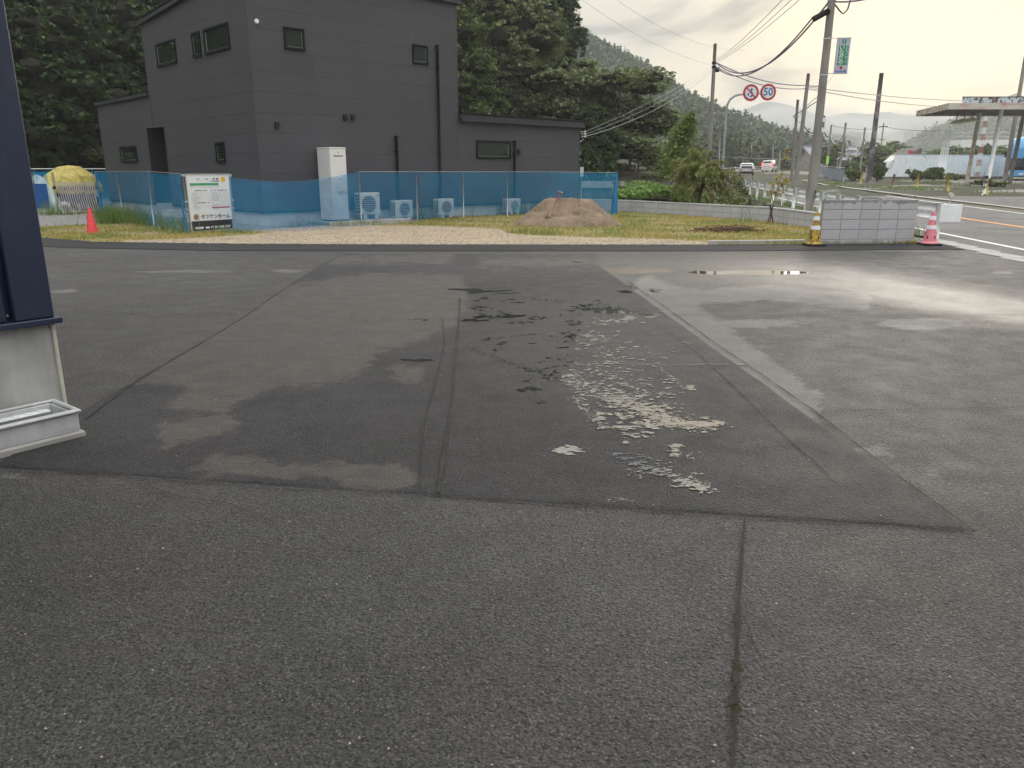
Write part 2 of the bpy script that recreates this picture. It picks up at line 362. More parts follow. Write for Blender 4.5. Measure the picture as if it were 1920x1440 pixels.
def masks(me, patch):
    n = len(me.vertices); co = np.empty(n * 3, np.float32); me.vertices.foreach_get('co', co); co = co.reshape(-1, 3)
    y = np.maximum(co[:, 1], .6); wx = nx((co[:, 0], co[:, 1]), 3.1) * .05 + nx((co[:, 1], co[:, 0]), 8.3) * .025; wy = nx((co[:, 1] + 3, co[:, 0]), 2.7) * .07 + nx((co[:, 0], co[:, 1] + 1), 7.1) * .035
    px, py = proj(co[:, 0] + wx, y + wy, 0 * y)
    z = np.zeros(n); wet, dry, pale, sheen, tan = z.copy(), z.copy(), z.copy(), z.copy(), z.copy()
    mx = np.maximum
    if patch:
        for P in ([(530,540),(700,512),(870,520),(880,590),(800,640),(690,665),(695,700),(620,722),(540,728),(470,750),(420,778),(335,772),(335,725),(240,722),(330,655),(420,600),(480,562)],
                  [(320,885),(400,858),(470,850),(560,868),(740,878),(782,905),(762,922),(660,916),(590,886),(540,902),(420,900)], [(290,800),(420,768),(450,810),(300,855)], [(735,688),(795,692),(788,722),(735,718)],
                  [(590,482),(850,474),(840,494),(560,498)], [(900, 485), (1100, 484), (1140, 500), (900, 500)]):
            dry = mx(dry, inpoly(px, py, P, 26))
        sheen = mx(ell(px, py, (1120, 640), 300, 150, .35), ell(px, py, (1000, 490), 500, 50, .35))
        sheen = mx(sheen, ell(px, py, (300, 790), 200, 60, .2))
        tan = ell(px, py, (1180, 515), 50, 6, .9)
    else:
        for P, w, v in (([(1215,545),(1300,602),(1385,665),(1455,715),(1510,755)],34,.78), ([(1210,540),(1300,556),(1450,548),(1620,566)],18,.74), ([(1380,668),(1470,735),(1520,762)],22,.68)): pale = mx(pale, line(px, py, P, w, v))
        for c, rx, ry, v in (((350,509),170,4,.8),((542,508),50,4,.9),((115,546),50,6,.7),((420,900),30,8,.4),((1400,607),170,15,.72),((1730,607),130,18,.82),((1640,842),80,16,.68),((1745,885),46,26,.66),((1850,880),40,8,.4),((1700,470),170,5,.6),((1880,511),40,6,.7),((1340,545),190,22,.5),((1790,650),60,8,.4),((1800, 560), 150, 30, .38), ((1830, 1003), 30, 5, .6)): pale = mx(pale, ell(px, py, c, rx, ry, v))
        for c, rx, ry, v in (((1405,511),140,5,1.8),((1440, 931), 3, 3, 0)): 
            if v: (wet := mx(wet, ell(px, py, c, rx, ry, v)))
        sheen = mx(line(px, py, [(1140,508),(1400,511),(1560,520),(1720,552),(1960,592)], 30, 1.), ell(px, py, (1400, 506), 330, 18, 1.)); sheen = np.clip(sheen, 0, 1) ** 1.3
        tan = ell(px, py, (1195, 508), 80, 8, 1.)
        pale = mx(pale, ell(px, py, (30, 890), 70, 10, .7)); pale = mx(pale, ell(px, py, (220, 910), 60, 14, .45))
    for nme, a in (('wet', wet), ('dry', dry), ('pale', pale), ('sheen', sheen), ('tan', tan)):
        at_ = me.attributes.new(nme, 'FLOAT', 'POINT'); at_.data.foreach_set('value', a.astype(np.float32))
def gut_x(y): return 6.75 + .15 * y
u_ = np.concatenate([np.linspace(-30, -6, 30), np.arange(-5.9, 9.3, .07)])
v_ = np.concatenate([np.arange(-8, 1, .5), np.arange(1, 6, .06), np.arange(6, 22.6, .085)])
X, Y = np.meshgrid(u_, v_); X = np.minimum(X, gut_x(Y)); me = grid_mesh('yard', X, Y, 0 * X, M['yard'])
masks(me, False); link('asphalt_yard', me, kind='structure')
NL, NR, FR, FL = G(0, 881), G(1832, 1002), G(1098, 478), G(642, 475)
NL = NL + (NL - NR) * .02
a, b = np.meshgrid(np.linspace(0, 1, 130), np.linspace(0, 1, 260))
wob = .012 * np.sin(b * 37) + .008 * np.sin(b * 91 + 1)
X = (NL.x * (1-a) + NR.x * a) * (1-b) + (FL.x * (1-a) + FR.x * a) * b; Y = (NL.y * (1-a) + NR.y * a) * (1-b) + (FL.y * (1-a) + FR.y * a) * b
edge = (a == 0) | (a == 1) | (b == 0) | (b == 1)
X = X + np.where((a == 0) | (a == 1), wob, 0); Y = Y + np.where((b == 0) | (b == 1), .01 * np.sin(a * 43) + .006 * np.sin(a * 110), 0)
Z = np.where(edge, -.01, .007); me = grid_mesh('patch', X, Y, Z, M['patch']); masks(me, True); link('asphalt_patch', me, kind='structure')

def ribbon(name, pts, w, z, mat, jit=.0, step=.12, **k):
    vs, fs = [], []; P = []
    for a, b in zip(pts, pts[1:]):
        n = max(1, int((b - a).length / step))
        for i in range(n): P.append(a.lerp(b, i / n))
    P.append(pts[-1]); ph = random.random() * 9
    for i, p in enumerate(P):
        q = P[min(i + 1, len(P) - 1)] - P[max(i - 1, 0)]; nrm = Vector((-q.y, q.x, 0)).normalized()
        ww = .62 * w * (1 + random.uniform(-1, 1) * (.5 if jit else 0)); c = p + nrm * (math.sin(i * .21 + ph) * jit + random.uniform(-.4, .4) * jit)
        z0 = z if isinstance(z, (int, float)) else z(p)
        vs += [(c.x + nrm.x * ww / 2, c.y + nrm.y * ww / 2, z0), (c.x - nrm.x * ww / 2, c.y - nrm.y * ww / 2, z0)]
        if i: fs.append((2*i-2, 2*i-1, 2*i+1, 2*i))
    m = MB(); m.add(vs, fs); return m.obj(name, mat, **k)
def gp(*q): return [G(*p) for p in q]
# trench strip along the far edge of the yard
far = [(-20, 17.4), (-12.5, 19.2), (-9.2, 17.2), (-6, 16.75), (-3, 16.6), (4, 16.5), (9.25, 16.7)]
m = MB(); far_in = [(-20, 16.6), (-12.5, 17.6), (-9.2, 15.9), (-6, 15.3), (-3, 15.2), (4, 15.2), (9.05, 15.5)]
m.add([(x, y, .0085) for x, y in far] + [(x, y, .0085) for x, y in far_in], [(i, i+7, i+8, i+1) for i in range(6)])
m.obj('asphalt_strip', M['strip'], kind='structure')
CR = dict(w=.018, z=.0125, mat=M['crack'], jit=.008)
for nm, q, w in (('pavement_crack', ((1395,975),(1392,1060),(1386,1160),(1384,1260),(1380,1340),(1377,1460)), .02), ('pavement_crack', ((1520,776),(1650,772),(1800,769),(1960,764)), .012), ('pavement_crack', ((1250,592),(1500,592),(1700,593),(1990,592)), .016),
                 ('pavement_crack', ((60,587),(250,590),(440,591)), .016), ('pavement_crack', ((120,508),(350,510),(590,510)), .022), ('pavement_crack', ((830,600),(832,650),(815,730),(795,800),(785,920)), .016), ('pavement_crack', ((862,560),(858,640),(845,760),(832,850),(822,928)), .03),
                 ('pavement_crack', ((0,883),(200,893),(500,915),(800,930),(1100,952),(1395,974),(1830,1001)), .016), ('pavement_crack', ((1180,530),(1300,615),(1520,770),(1690,900),(1830,1000)), .014), ('pavement_crack', ((640,477),(560,524),(470,588),(360,655),(250,722),(160,790)), .014),
                 ('pavement_crack', ((1386,1160),(1402,1182),(1409,1215),(1428,1240)), .006), ('pavement_crack', ((1383,1290),(1370,1312),(1362,1350)), .005), ('pavement_crack', ((250,905),(330,935),(430,948),(520,985)), .006), ('pavement_crack', ((1255,625),(1300,660),(1380,730),(1440,790),(1560, 900)), .007)):
    ribbon(nm, gp(*q), w, .0125, M['crack'], .006, kind='structure')
# rain water lying on the dark patch: many thin films, mirror smooth
kp = NM('rain_water'); kp.set(Base_Color=(.03, .03, .03), Roughness=.03, IOR=3.1); M['water'] = kp.m
WT = MB(); wr = random.Random(21); WN = [0]
def film(px_, py_, rw, el=1.0, rough=.35):
    c = G(px_, py_); n = 9 if rw < .03 else 22; ph = [wr.random() * 6.28 for _ in range(4)]; z = .0095 + WN[0] * 4e-7; WN[0] += 1; a0 = wr.gauss(0, .25)
    P = []
    for k in range(n):
        a = k / n * 6.283; r = rw * (1 + rough * (.5 * math.sin(2 * a + ph[0]) + .45 * math.sin(3 * a + ph[1]) + .35 * math.sin(5 * a + ph[2]) + .3 * wr.uniform(-1, 1))); x = r * math.cos(a) * el; y = r * math.sin(a) * .8
        P.append((c.x + x * math.cos(a0) - y * math.sin(a0), c.y + x * math.sin(a0) + y * math.cos(a0), z))
    WT.add(P, [tuple(range(n))])
def size(s0, s1): return .74 * s0 * (s1 / s0) ** (wr.random() ** 2.3)
def scat(cx, cy, rx, ry, n, s0=.004, s1=.032, el=1.7):
    kc = [(wr.gauss(0, .42), wr.gauss(0, .42)) for _ in range(max(3, n // 14))]
    for _ in range(int(n * 1.6)):
        el_ = el * wr.uniform(.55, .95); k = wr.choice(kc); u, v = k[0] + wr.gauss(0, .13), k[1] + wr.gauss(0, .13)
        if u * u + v * v < 1.3: film(cx + u * rx, cy + v * ry, size(s0, s1), el_, .6)
def along(P, w, n, s0=.004, s1=.028, el=1.6):
    L_ = [math.dist(a, b) for a, b in zip(P, P[1:])]
    for _ in range(int(n * 1.5)):
        t = wr.random() * sum(L_); i = 0
        while t > L_[i] and i < len(L_) - 1: t -= L_[i]; i += 1
        f = min(1, t / L_[i]); film(P[i][0] + (P[i+1][0] - P[i][0]) * f + wr.gauss(0, w), P[i][1] + (P[i+1][1] - P[i][1]) * f + wr.gauss(0, w * .45), size(s0, s1), el * wr.uniform(.5, 1), .6)
for q in ((1064, 846, .05, 1.1), (1050, 843, .022, 1.5), (1054, 851, .022, 1.3), (1080, 843, .028, 1.2), (1084, 849, .02, 1.6), (1068, 854, .022, 1.5), (1068, 839, .022, 1.4), (1096, 850, .009, 1.2), (880, 545, .16, 1.5), (915, 548, .10, 2.4), (950, 551, .05, 2.6), (886, 602, .09, 1.3), (955, 595, .07, 2.6), (780, 677, .05, 2.2), (796, 676, .03, 2), (1428, 931, .0, 1)):
    if q[2]: film(*q, .55)
scat(935, 578, 85, 22, 70, .008, .05, 2.0); scat(1150, 590, 110, 26, 260, .006, .045, 1.9); scat(1195, 548, 50, 12, 60, .008, .05, 2.0); scat(1110, 648, 125, 44, 380, .005, .036); scat(1020, 604, 100, 18, 60, .006, .035); scat(1150, 705, 150, 55, 520, .004, .032); scat(1150, 590, 70, 14, 120, .01, .06, 2.)
scat(1292, 730, 24, 10, 40, .006, .03); scat(1270, 848, 36, 14, 60, .005, .026); scat(1225, 800, 110, 34, 240); scat(980, 733, 30, 9, 40, .006, .026); scat(1010, 757, 16, 6, 20, .005, .02); scat(1250, 880, 90, 40, 110, .003, .018); scat(930, 655, 36, 26, 22, .005, .03); scat(1050, 492, 40, 4, 4, .01, .08, 2.4); scat(785, 600, 24, 4, 14, .008, .03); scat(1195, 760, 110, 36, 300); scat(1300, 640, 70, 25, 60, .005, .02); scat(1180, 940, 60, 15, 20, .003, .01)
for k in range(26):      # tyre tread print
    f = k / 25; x, y = 1150 + 165 * f, 852 + 68 * f
    for _ in range(7): film(x + wr.gauss(0, 5) + wr.uniform(-9, 9), y + wr.gauss(0, 2) - 3 * ((k % 3) - 1), size(.006, .017), 1.9, .5)
along([(1290, 905), (1330, 920), (1345, 925)], 10, 60, .003, .014); along([(1060, 705), (1140, 748), (1220, 778), (1290, 800), (1350, 798)], 12, 620, .004, .03); along([(1125, 806), (1190, 803), (1255, 797), (1345, 798)], 4, 200, .004, .022, 2.4); along([(985, 700), (1050, 688), (1130, 684), (1250, 686), (1400, 685)], 1.6, 240, .003, .010, 3.); along([(880, 655), (930, 675), (985, 692), (1040, 708), (1100, 745)], 5, 260, .003, .014)
along([(1235, 690), (1260, 712), (1285, 735)], 3, 90, .004, .018); along([(1070, 745), (1100, 775), (1130, 802)], 7, 150, .003, .014); along([(980, 560), (1060, 568), (1160, 580)], 2, 70, .004, .014, 3); along([(900, 640), (1000, 628), (1100, 640)], 2, 60, .004, .012, 3)
WT.obj('puddle', M['water'], kind='stuff')
# main road, its markings and gutter
def band(name, off0, off1, y0, y1, dz, mat, dash=None, step=1.5):
    m = MB(); y = y0; fxs = []
    while y < y1:
        if dash is None or int((y - y0) / dash) % 2 == 0:
            e_ = min(y + step, y1)
            def P(yy, o):
                d = (road_c(yy + .5) - road_c(yy - .5)); n = math.hypot(1, d); return (road_c(yy) + o / n, yy - o * d / n, T(yy) + dz)
            m.add([P(y, off0), P(y, off1), P(e_, off1), P(e_, off0)], [(0, 1, 2, 3)])
        y += step
    return m.obj(name, mat, kind='structure')
band('road', -3.9, 3.7, -30, 240, -.012, M['road'])
M['line_white'] = pm('worn_white_line', (.70, .69, .66), (.32, .31, .30), 14, .7, lo=.45, hi=.75); M['line_orange'] = pm('orange_line', (.75, .30, .06), (.50, .24, .09), 10, .7, lo=.45, hi=.75)
band('road_edge_line', -3.2, -3.05, -30, 220, -.006, M['line_white']); band('road_edge_line', 3.05, 3.2, -30, 220, -.006, M['line_white']); band('road_centre_line', -.08, .1, -30, 220, -.006, M['line_orange'])
band('road_verge_kerb', 3.7, 4.05, -30, 75, .09, M['concrete'])
m = MB(); 
for i in range(34):
    y = -16 + i; 
    if y > 17.4: break
    m.bbox((gut_x(y + .5) + .0, y + .01, -.1), (gut_x(y + .5) + .42, y + .995, .012), .006)
m.obj('gutter_kerb', M['concrete'], kind='structure')
# service road and forecourt right of the main road
def sheet(name, pts, mat, dz=.0, **k):
    m = MB(); m.add([(p[0], p[1], T(p[1]) + dz) for p in pts], [tuple(range(len(pts)))]); return m.obj(name, mat, **k)
def strips(name, L_, R_, mat, dz):
    m = MB()
    for (a, b), (c, d) in zip(zip(L_, L_[1:]), zip(R_, R_[1:])):
        for i in range(6):
            t0, t1 = i / 6, (i + 1) / 6; q = [a.lerp(b, t0), c.lerp(d, t0), c.lerp(d, t1), a.lerp(b, t1)]
            m.add([(p.x, p.y, T(p.y) + dz) for p in q], [(0, 1, 2, 3)])
    return m.obj(name, mat, kind='structure')
V2 = lambda x, y: Vector((x, y, 0))
strips('service_road', [V2(18.9, 0), V2(20.3, 28), V2(21.3, 40), V2(24.2, 60), V2(28.5, 78), V2(40, 104)], [V2(30, 0), V2(28.5, 34), V2(27.3, 46), V2(27.6, 57), V2(32.5, 77), V2(45, 104)], M['road'], -.02)
M['apron'] = pm('stained_forecourt_concrete', (.30, .285, .255), (.15, .14, .12), .5, .9, .3, 20)
strips('forecourt', [V2(30, 0), V2(28.6, 34), V2(27.4, 46), V2(27.7, 57), V2(32.5, 74)], [V2(80, 0), V2(80, 34), V2(80, 46), V2(80, 57), V2(80, 82)], M['apron'], -.01)
# vacant lot: dirt strip and lawn
LOT = [(-9.2, 17.2), (-6, 16.75), (-3, 16.6), (4, 16.5), (8.6, 16.75)]
xs = np.linspace(-20, 8.6, 200); ys_ = np.linspace(0, 1, 110)
lo = np.interp(xs, [-20, -12.5, -9.2, -6, -3, 4, 8.6], [17.4, 19.2, 17.2, 16.75, 16.6, 16.5, 16.75]); hi = np.interp(xs, [-20, 1, 4.5, 7.96, 8.15, 8.6], [36, 33.4, 30.1, 24.2, 21, 17.2])
X = np.tile(xs, (110, 1)); Y = lo + (hi - lo) * ys_[:, None] ** 1.3
px, py = proj(X, Y, 0 * X)
dirt = mx_ = np.maximum.reduce([inpoly(px, py, P, 7) for P in ([(230,470),(230,452),(330,450),(470,441),(560,430),(700,424),(800,424),(930,430),(965,441),(1100,446),(1230,449),(1340,456),(1345,480)],)])
grav = np.maximum(inpoly(px, py, [(60,400),(180,402),(200,412),(190,420),(60,428)], 5), inpoly(px, py, [(270,408),(360,415),(360,430),(430,437),(600,432),(760,418),(1000,385),(620,380),(300,380)], 5))
Z = .014 + .01 * nx((X, Y), 2.) * (ys_[:, None] > .02)
kl = NM('lot_ground'); d_ = kl.attr('dirt'); g_ = kl.attr('gravel'); nn = kl.noise(3.5, 7, .7); f2 = kl.noise(45, 4, .75); vv = kl.vor(45, 'Color')
bwn = kl.n('ShaderNodeRGBToBW'); kl.l(vv, bwn.inputs[0])
gr = kl.mix(kl.mr(nn, .35, .65), (.16, .17, .05), (.30, .24, .10)); gr = kl.mix(kl.mr(f2, .4, .7), gr, (.33, .26, .13))
dr = kl.mix(kl.mr(kl.noise(1.6, 6, .7, kl.scl((.5, 1.6, 1))), .35, .65), (.46, .37, .26), (.36, .285, .195)); dr = kl.mix(1., dr, kl.mix(kl.mr(bwn.outputs[0], .2, .8), (.6, .6, .6), (1.35, 1.33, 1.3)), 'MULTIPLY')
gv = kl.mix(kl.mr(bwn.outputs[0], .2, .8), (.10, .10, .10), (.42, .41, .40))
wob = kl.math('MULTIPLY', kl.math('SUBTRACT', kl.noise(4, 6, .7), .5), .9)
cc = kl.mix(kl.mr(kl.math('ADD', d_, wob), .42, .6, 0, 1, True), gr, dr); cc = kl.mix(kl.mr(kl.math('ADD', g_, wob), .42, .6, 0, 1, True), cc, gv)
kl.set(Base_Color=cc, Roughness=.95, Normal=kl.bump(kl.math('ADD', kl.vor(45), f2), .8, .02))
me = grid_mesh('lot', X, Y, Z, kl.m)
for nme, a in (('dirt', dirt), ('gravel', grav)): me.attributes.new(nme, 'FLOAT', 'POINT').data.foreach_set('value', a.ravel().astype(np.float32))
link('vacant_lot_ground', me, kind='structure')
def blades(name, pts, h0, h1, w, lean, mat, seg=1, **k):
    n = len(pts); P = np.array(pts, float); th = RNG.rand(n) * 6.28; h = h0 + (h1 - h0) * RNG.rand(n); ld = RNG.rand(n) * 6.28; lm = lean * (.3 + RNG.rand(n)) * h
    bx = np.stack([np.cos(th) * w / 2, np.sin(th) * w / 2, 0 * th], 1); tip = np.stack([np.cos(ld) * lm, np.sin(ld) * lm, h], 1); mid = tip * [.35, .35, .6]
    V = np.stack([P - bx, P + bx, P + mid + bx * .7, P + mid - bx * .7, P + tip], 1).reshape(-1, 3); i = np.arange(n)[:, None] * 5
    F = np.concatenate([i + [0, 1, 2], i + [0, 2, 3], i + [3, 2, 4]], 0); return link(name, npmesh(name, V, F, mat), kind='stuff', **k)
dm = dirt.ravel(); gm = grav.ravel(); XF, YF = X.ravel(), Y.ravel(); ok = np.where((np.maximum(dm, gm) < .45) & (YF < 33) & (YF > 16.5))[0]
def house_in(x, y):
    dx, dy = x + 6.982, y - 22.157; c, s = math.cos(R(43.5)), math.sin(R(43.5)); lx = dx * c + dy * s; ly = -dx * s + dy * c
    return lx > -.05 and ly > -.05 and lx < 13.3 and ly < 13.5
pts = []
dxs = xs[1] - xs[0]
for _ in range(70000):
    i = ok[int(random.random() * len(ok))]; x = XF[i] + random.uniform(-.5, .5) * dxs * 1.3; y = YF[i] + random.uniform(-.1, .12)
    if not house_in(x, y) and math.sin(x * 2.3 + math.sin(y * 3)) + math.cos(y * 2.9 + x) + random.uniform(-1.2, 1.6) > -.6: pts.append((x, y, .012))
blades('grass', pts, .03, .085, .016, .9, M['grass'])
pts = []
def weedspot(px_, py_, n, sp):
    p = G(px_, py_)
    for _ in range(n): pts.append((p.x + random.gauss(0, sp), p.y + random.gauss(0, sp * .8), .01))
for q in ((210,420,260,.30),(235,416,260,.35),(255,420,260,.35),(225,412,200,.3),(192,412,80,.2),(280,425,60,.15),(310,433,70,.2),(345,438,60,.2),(352,437,30,.1),(80,404,60,.3),(100,404,60,.3),(120,404,50,.3),
          (790,412,90,.2),(860,405,90,.3),(900,402,120,.4),(940,402,160,.4),(975,402,160,.35),(1005,400,90,.3),(985,398,80,.2),(1400,420,20,.1)): weedspot(*q)
blades('tall_weeds', pts, .18, .62, .016, .55, M['weed'])
pts = []
for q in ((550,425),(590,424),(640,424),(665,420),(690,422),(720,416),(1170,408),(1180,430),(330,440),(420,438),(450,438),(1200,420),(1010,440),(980,438),(1030,442),(1150,440)):
    weedspot(q[0], q[1], 60, .22)
blades('short_weeds', pts, .06, .22, .014, .7, M['weed'])
# loose stones of the dirt strip and the bank of grit along the yard edge
def stones(name, pos, r0, r1, mat, **k):
    n = len(pos); P = np.array(pos); r = r0 + (r1 - r0) * RNG.rand(n) ** 2
    o = np.array([(1,0,0),(0,1,0),(-1,0,0),(0,-1,0),(0,0,.8),(0,0,-.5)]); V = (P[:, None, :] + o[None] * r[:, None, None] * (.7 + .6 * RNG.rand(n, 6, 1))).reshape(-1, 3)
    f = np.array([(0,1,4),(1,2,4),(2,3,4),(3,0,4),(1,0,5),(2,1,5),(3,2,5),(0,3,5)]); F = (np.arange(n)[:, None, None] * 6 + f[None]).reshape(-1, 3); return link(name, npmesh(name, V, F, mat), kind='stuff', **k)
ks = NM('loose_stone'); ks.set(Base_Color=ks.mix(ks.rnd(), (.22, .19, .16), (.58, .53, .46)), Roughness=.9); M['stone'] = ks.m
pos = []
di = np.where(dm > .55)[0]; gi = np.where((gm > .55) & (YF < 30))[0]
for _ in range(7000): i = di[int(random.random() ** 1.0 * len(di))]; pos.append((XF[i] + random.uniform(-.1, .1), YF[i] + random.uniform(-.06, .06), .018))
for _ in range(7000): i = gi[int(random.random() * len(gi))]; pos.append((XF[i] + random.uniform(-.1, .1), YF[i] + random.uniform(-.1, .1), .02))
for _ in range(2500): x = random.uniform(-8.5, 4.2); pos.append((x, np.interp(x, [-9.2, -6, -3, 4, 8.6], [17.2, 16.75, 16.6, 16.5, 16.75]) + random.gauss(0, .05), .012))
stones('gravel', pos, .005, .018, M['stone'])
pos = []
for _ in range(260): p = G(random.uniform(0, 1920), random.uniform(560, 1440)); pos.append((p.x, p.y, .010))
stones('scattered_grit', pos, .002, .006, M['stone'])
pts = []
for q in ((1383,1252),(1382,1262),(1379,1328),(1378,1338)):
    p = G(*q)
    for _ in range(70): pts.append((p.x + random.gauss(0, .009), p.y + random.gauss(0, .012), .01))
p0 = G(1384,1180)
for _ in range(120):
    t = random.random(); p = G(1394 - 18 * t, 990 + 440 * t); pts.append((p.x + random.gauss(0, .006), p.y, .01))
blades('crack_moss', pts, .003, .012, .002, .9, leafmat('moss', (.09, .08, .03), (.16, .14, .05), (.12, .09, .04)))
#--SPLIT--
# ------------------------------------------------------------------ black house
HC = Vector((-6.982, 22.157, 0)); HA = R(43.5); FD = Vector((math.cos(HA), math.sin(HA), 0)); LD = Vector((-math.sin(HA), math.cos(HA), 0))
def hloc(px_, py_, off=0.):       # point seen at a pixel on the front plane shifted by off (local x, z)
    d = Vector(ray(px_, py_)); P0 = HC + LD * off; t = (P0 - Vector((0, 0, CAMH))).dot(LD) / d.dot(LD); p = Vector((0, 0, CAMH)) + d * t; return (p - HC).dot(FD), p.z
def siding(name, base):
    k = NM(name); co = k.scl((1, 1, .22)); nz = k.noise(.8, 4, .6, co); r = k.orand()
    col = k.mix(k.mr(nz, .35, .65), base, tuple(x * 1.14 for x in base)); col = k.mix(k.mr(r, 0, 1, 0, .3), col, (base[0]*.86, base[1]*.85, base[2]*.87))
    k.set(Base_Color=col, Roughness=.72, Specular_IOR_Level=.4, Normal=k.bump(k.noise(70, 3), .25, .006)); return k.m
M['siding'] = siding('charcoal_siding', (.063, .0615, .070)); M['core'] = pm('joint_shadow_gap', (.034, .034, .038), None, 3, .9)
M['trim'] = pm('black_trim', (.008, .008, .010), (.012, .012, .014), 6, .8, spec=.2); M['fascia'] = pm('grey_steel_fascia', (.045, .048, .060), (.035, .037, .048), 4, .5, metal=.2)
kw = NM('window_glass'); kw.set(Base_Color=(.014, .024, .018), Roughness=.03, Specular_IOR_Level=.32, IOR=1.45, Normal=kw.bump(kw.noise(1.5, 2), .05, .02)); M['glass'] = kw.m
M['reveal'] = pm('window_inner_lining', (.13, .17, .15), (.09, .12, .10), 3, .6)
H = thing('black_house', 'charcoal two-storey house with shed roof behind the blue net fence', 'house', HC, HA)
W1, D1, W2 = 7.12, 7.7, 13.2; ZT = 6.69; ZB = .42; SL = (6.69 - 6.17) / 7.7
def ztall(y): return ZT - SL * y
m = MB()
def wedge(x0, x1, y0, y1, z0, f):
    vs = [(x0,y0,z0),(x1,y0,z0),(x1,y1,z0),(x0,y1,z0),(x0,y0,f(y0)),(x1,y0,f(y0)),(x1,y1,f(y1)),(x0,y1,f(y1))]
    m.add(vs, [(0,3,2,1),(4,5,6,7),(0,1,5,4),(1,2,6,5),(2,3,7,6),(3,0,4,7)])
wedge(0, W1, 0, 6.69, ZB, ztall); wedge(1.6, W1, 6.69, D1, ZB, ztall); wedge(0, 1.6, 6.69, D1, 2.96, ztall)
wedge(1.6, 7, D1, 8.36, ZB, lambda y: 3.98); wedge(0, 1.6, D1, 8.36, 2.96, lambda y: 3.98); wedge(0, 7, 8.36, 13.38, ZB, lambda y: 3.98)
wedge(W1, W2, .003, 6, ZB, lambda y: 3.2 + .03 * y)
m.obj('wall', M['core'], H)
m = MB(); m.cur = 0
m.box((.02, .02, -.1), (W1, 6.69, ZB)); m.box((1.6, 6.69, -.1), (W1, 8.36, ZB)); m.box((.02, 8.36, -.1), (7, 13.36, ZB)); m.box((W1, .022, -.1), (W2 - .02, 5.98, ZB)); m.box((.1, 6.69, -.1), (1.6, 8.36, .2))
m.obj('foundation', M['found'], H)
m = MB(); m.box((-.05, -.05, ZB - .045), (W2 + .04, .03, ZB - .005)); m.box((-.05, .03, ZB - .045), (.02, 6.69, ZB - .005)); m.box((-.05, 8.36, ZB - .045), (.02, 13.42, ZB - .005)); m.obj('base_flashing', M['trim'], H)
WF = [(.99, 1.61, 4.75, 5.32), (5.33, 5.93, 4.75, 5.32), (7.91, 9.52, 1.94, 2.52)]
WL = [(4.97, 6.6, 4.78, 5.46), (3.09, 3.69, 4.78, 5.46), (1.14, 2.81, 4.78, 5.46), (9.58, 11.33, 1.84, 2.41), (2.13, 2.75, 1.77, 2.35)]
def course(u0, u1, z0, z1, ops, top, face):
    cuts = sorted({u0, u1} | {min(max(c, u0), u1) for o in ops for c in o[:2]})
    mb = MB()
    for a, b in zip(cuts, cuts[1:]):
        if b - a < .01: continue
        rng = [(z0, z1)]
        for o in ops:
            if o[0] <= a + .001 and o[1] >= b - .001:
                nr = []
                for p, q in rng:
                    if o[3] <= p or o[2] >= q: nr.append((p, q)); continue
                    if o[2] > p: nr.append((p, o[2]))
                    if o[3] < q: nr.append((o[3], q))
                rng = nr
        for p, q in rng:
            qa, qb = min(q, top(a)), min(q, top(b))
            if max(qa, qb) - p < .02: continue
            qa, qb = max(qa, p + .001), max(qb, p + .001); t = .018
            def P(u, w, z): return (u, -w, z) if face == 'F' else (-w, u, z)
            vs = [P(a, 0, p), P(b, 0, p), P(b, 0, qb), P(a, 0, qa), P(a, t, p + .001), P(b, t, p + .001), P(b, t, qb - .002), P(a, t, qa - .002)]
            fs = [(4,5,6,7),(0,1,5,4),(1,2,6,5),(2,3,7,6),(3,0,4,7)]
            mb.add(vs, fs if face == 'F' else [f[::-1] for f in fs])
    if mb.v: mb.obj('siding_board', M['siding'], H)
def clad(u0, u1, ops, top, face, zmax, L_=3.6):
    z = ZB; i = 0
    while z < zmax:
        z1 = z + .53; u = u0; first = L_ * (.5 if i % 2 else 1)
        while u < u1 - .02:
            e_ = min(u + first, u1); first = L_
            if u1 - e_ < .6: e_ = u1
            course(u + .001, e_ - .001, z + .0005, z1 - .0005, ops, top, face); u = e_
        z = z1; i += 1
clad(.03, W1 - .03, WF, lambda u: ZT - .03, 'F', ZT); clad(W1 + .03, W2 - .03, WF, lambda u: 3.17, 'F', 3.17)
clad(.03, D1 - .03, WL + [(6.69, 8.36, 0, 2.96)], lambda u: ztall(u) - .03, 'L', ZT); clad(D1 + .0, 13.35, WL + [(6.69, 8.36, 0, 2.96)], lambda u: 3.97, 'L', 3.97)
for a_, b_ in (((-.025, -.025, ZB), (.03, .03, ZT - .03)), ((W1 - .03, -.024, ZB), (W1 + .025, .03, ZT - .03)), ((W2 - .03, -.024, ZB), (W2 + .02, .03, 3.17)), ((-.024, 13.35, ZB), (.03, 13.40, 3.97)), ((-.024, D1 - .03, 3.97), (.03, D1 + .02, ztall(D1) - .03))): m = MB(); m.box(a_, b_); m.obj('corner_trim', M['siding'], H)
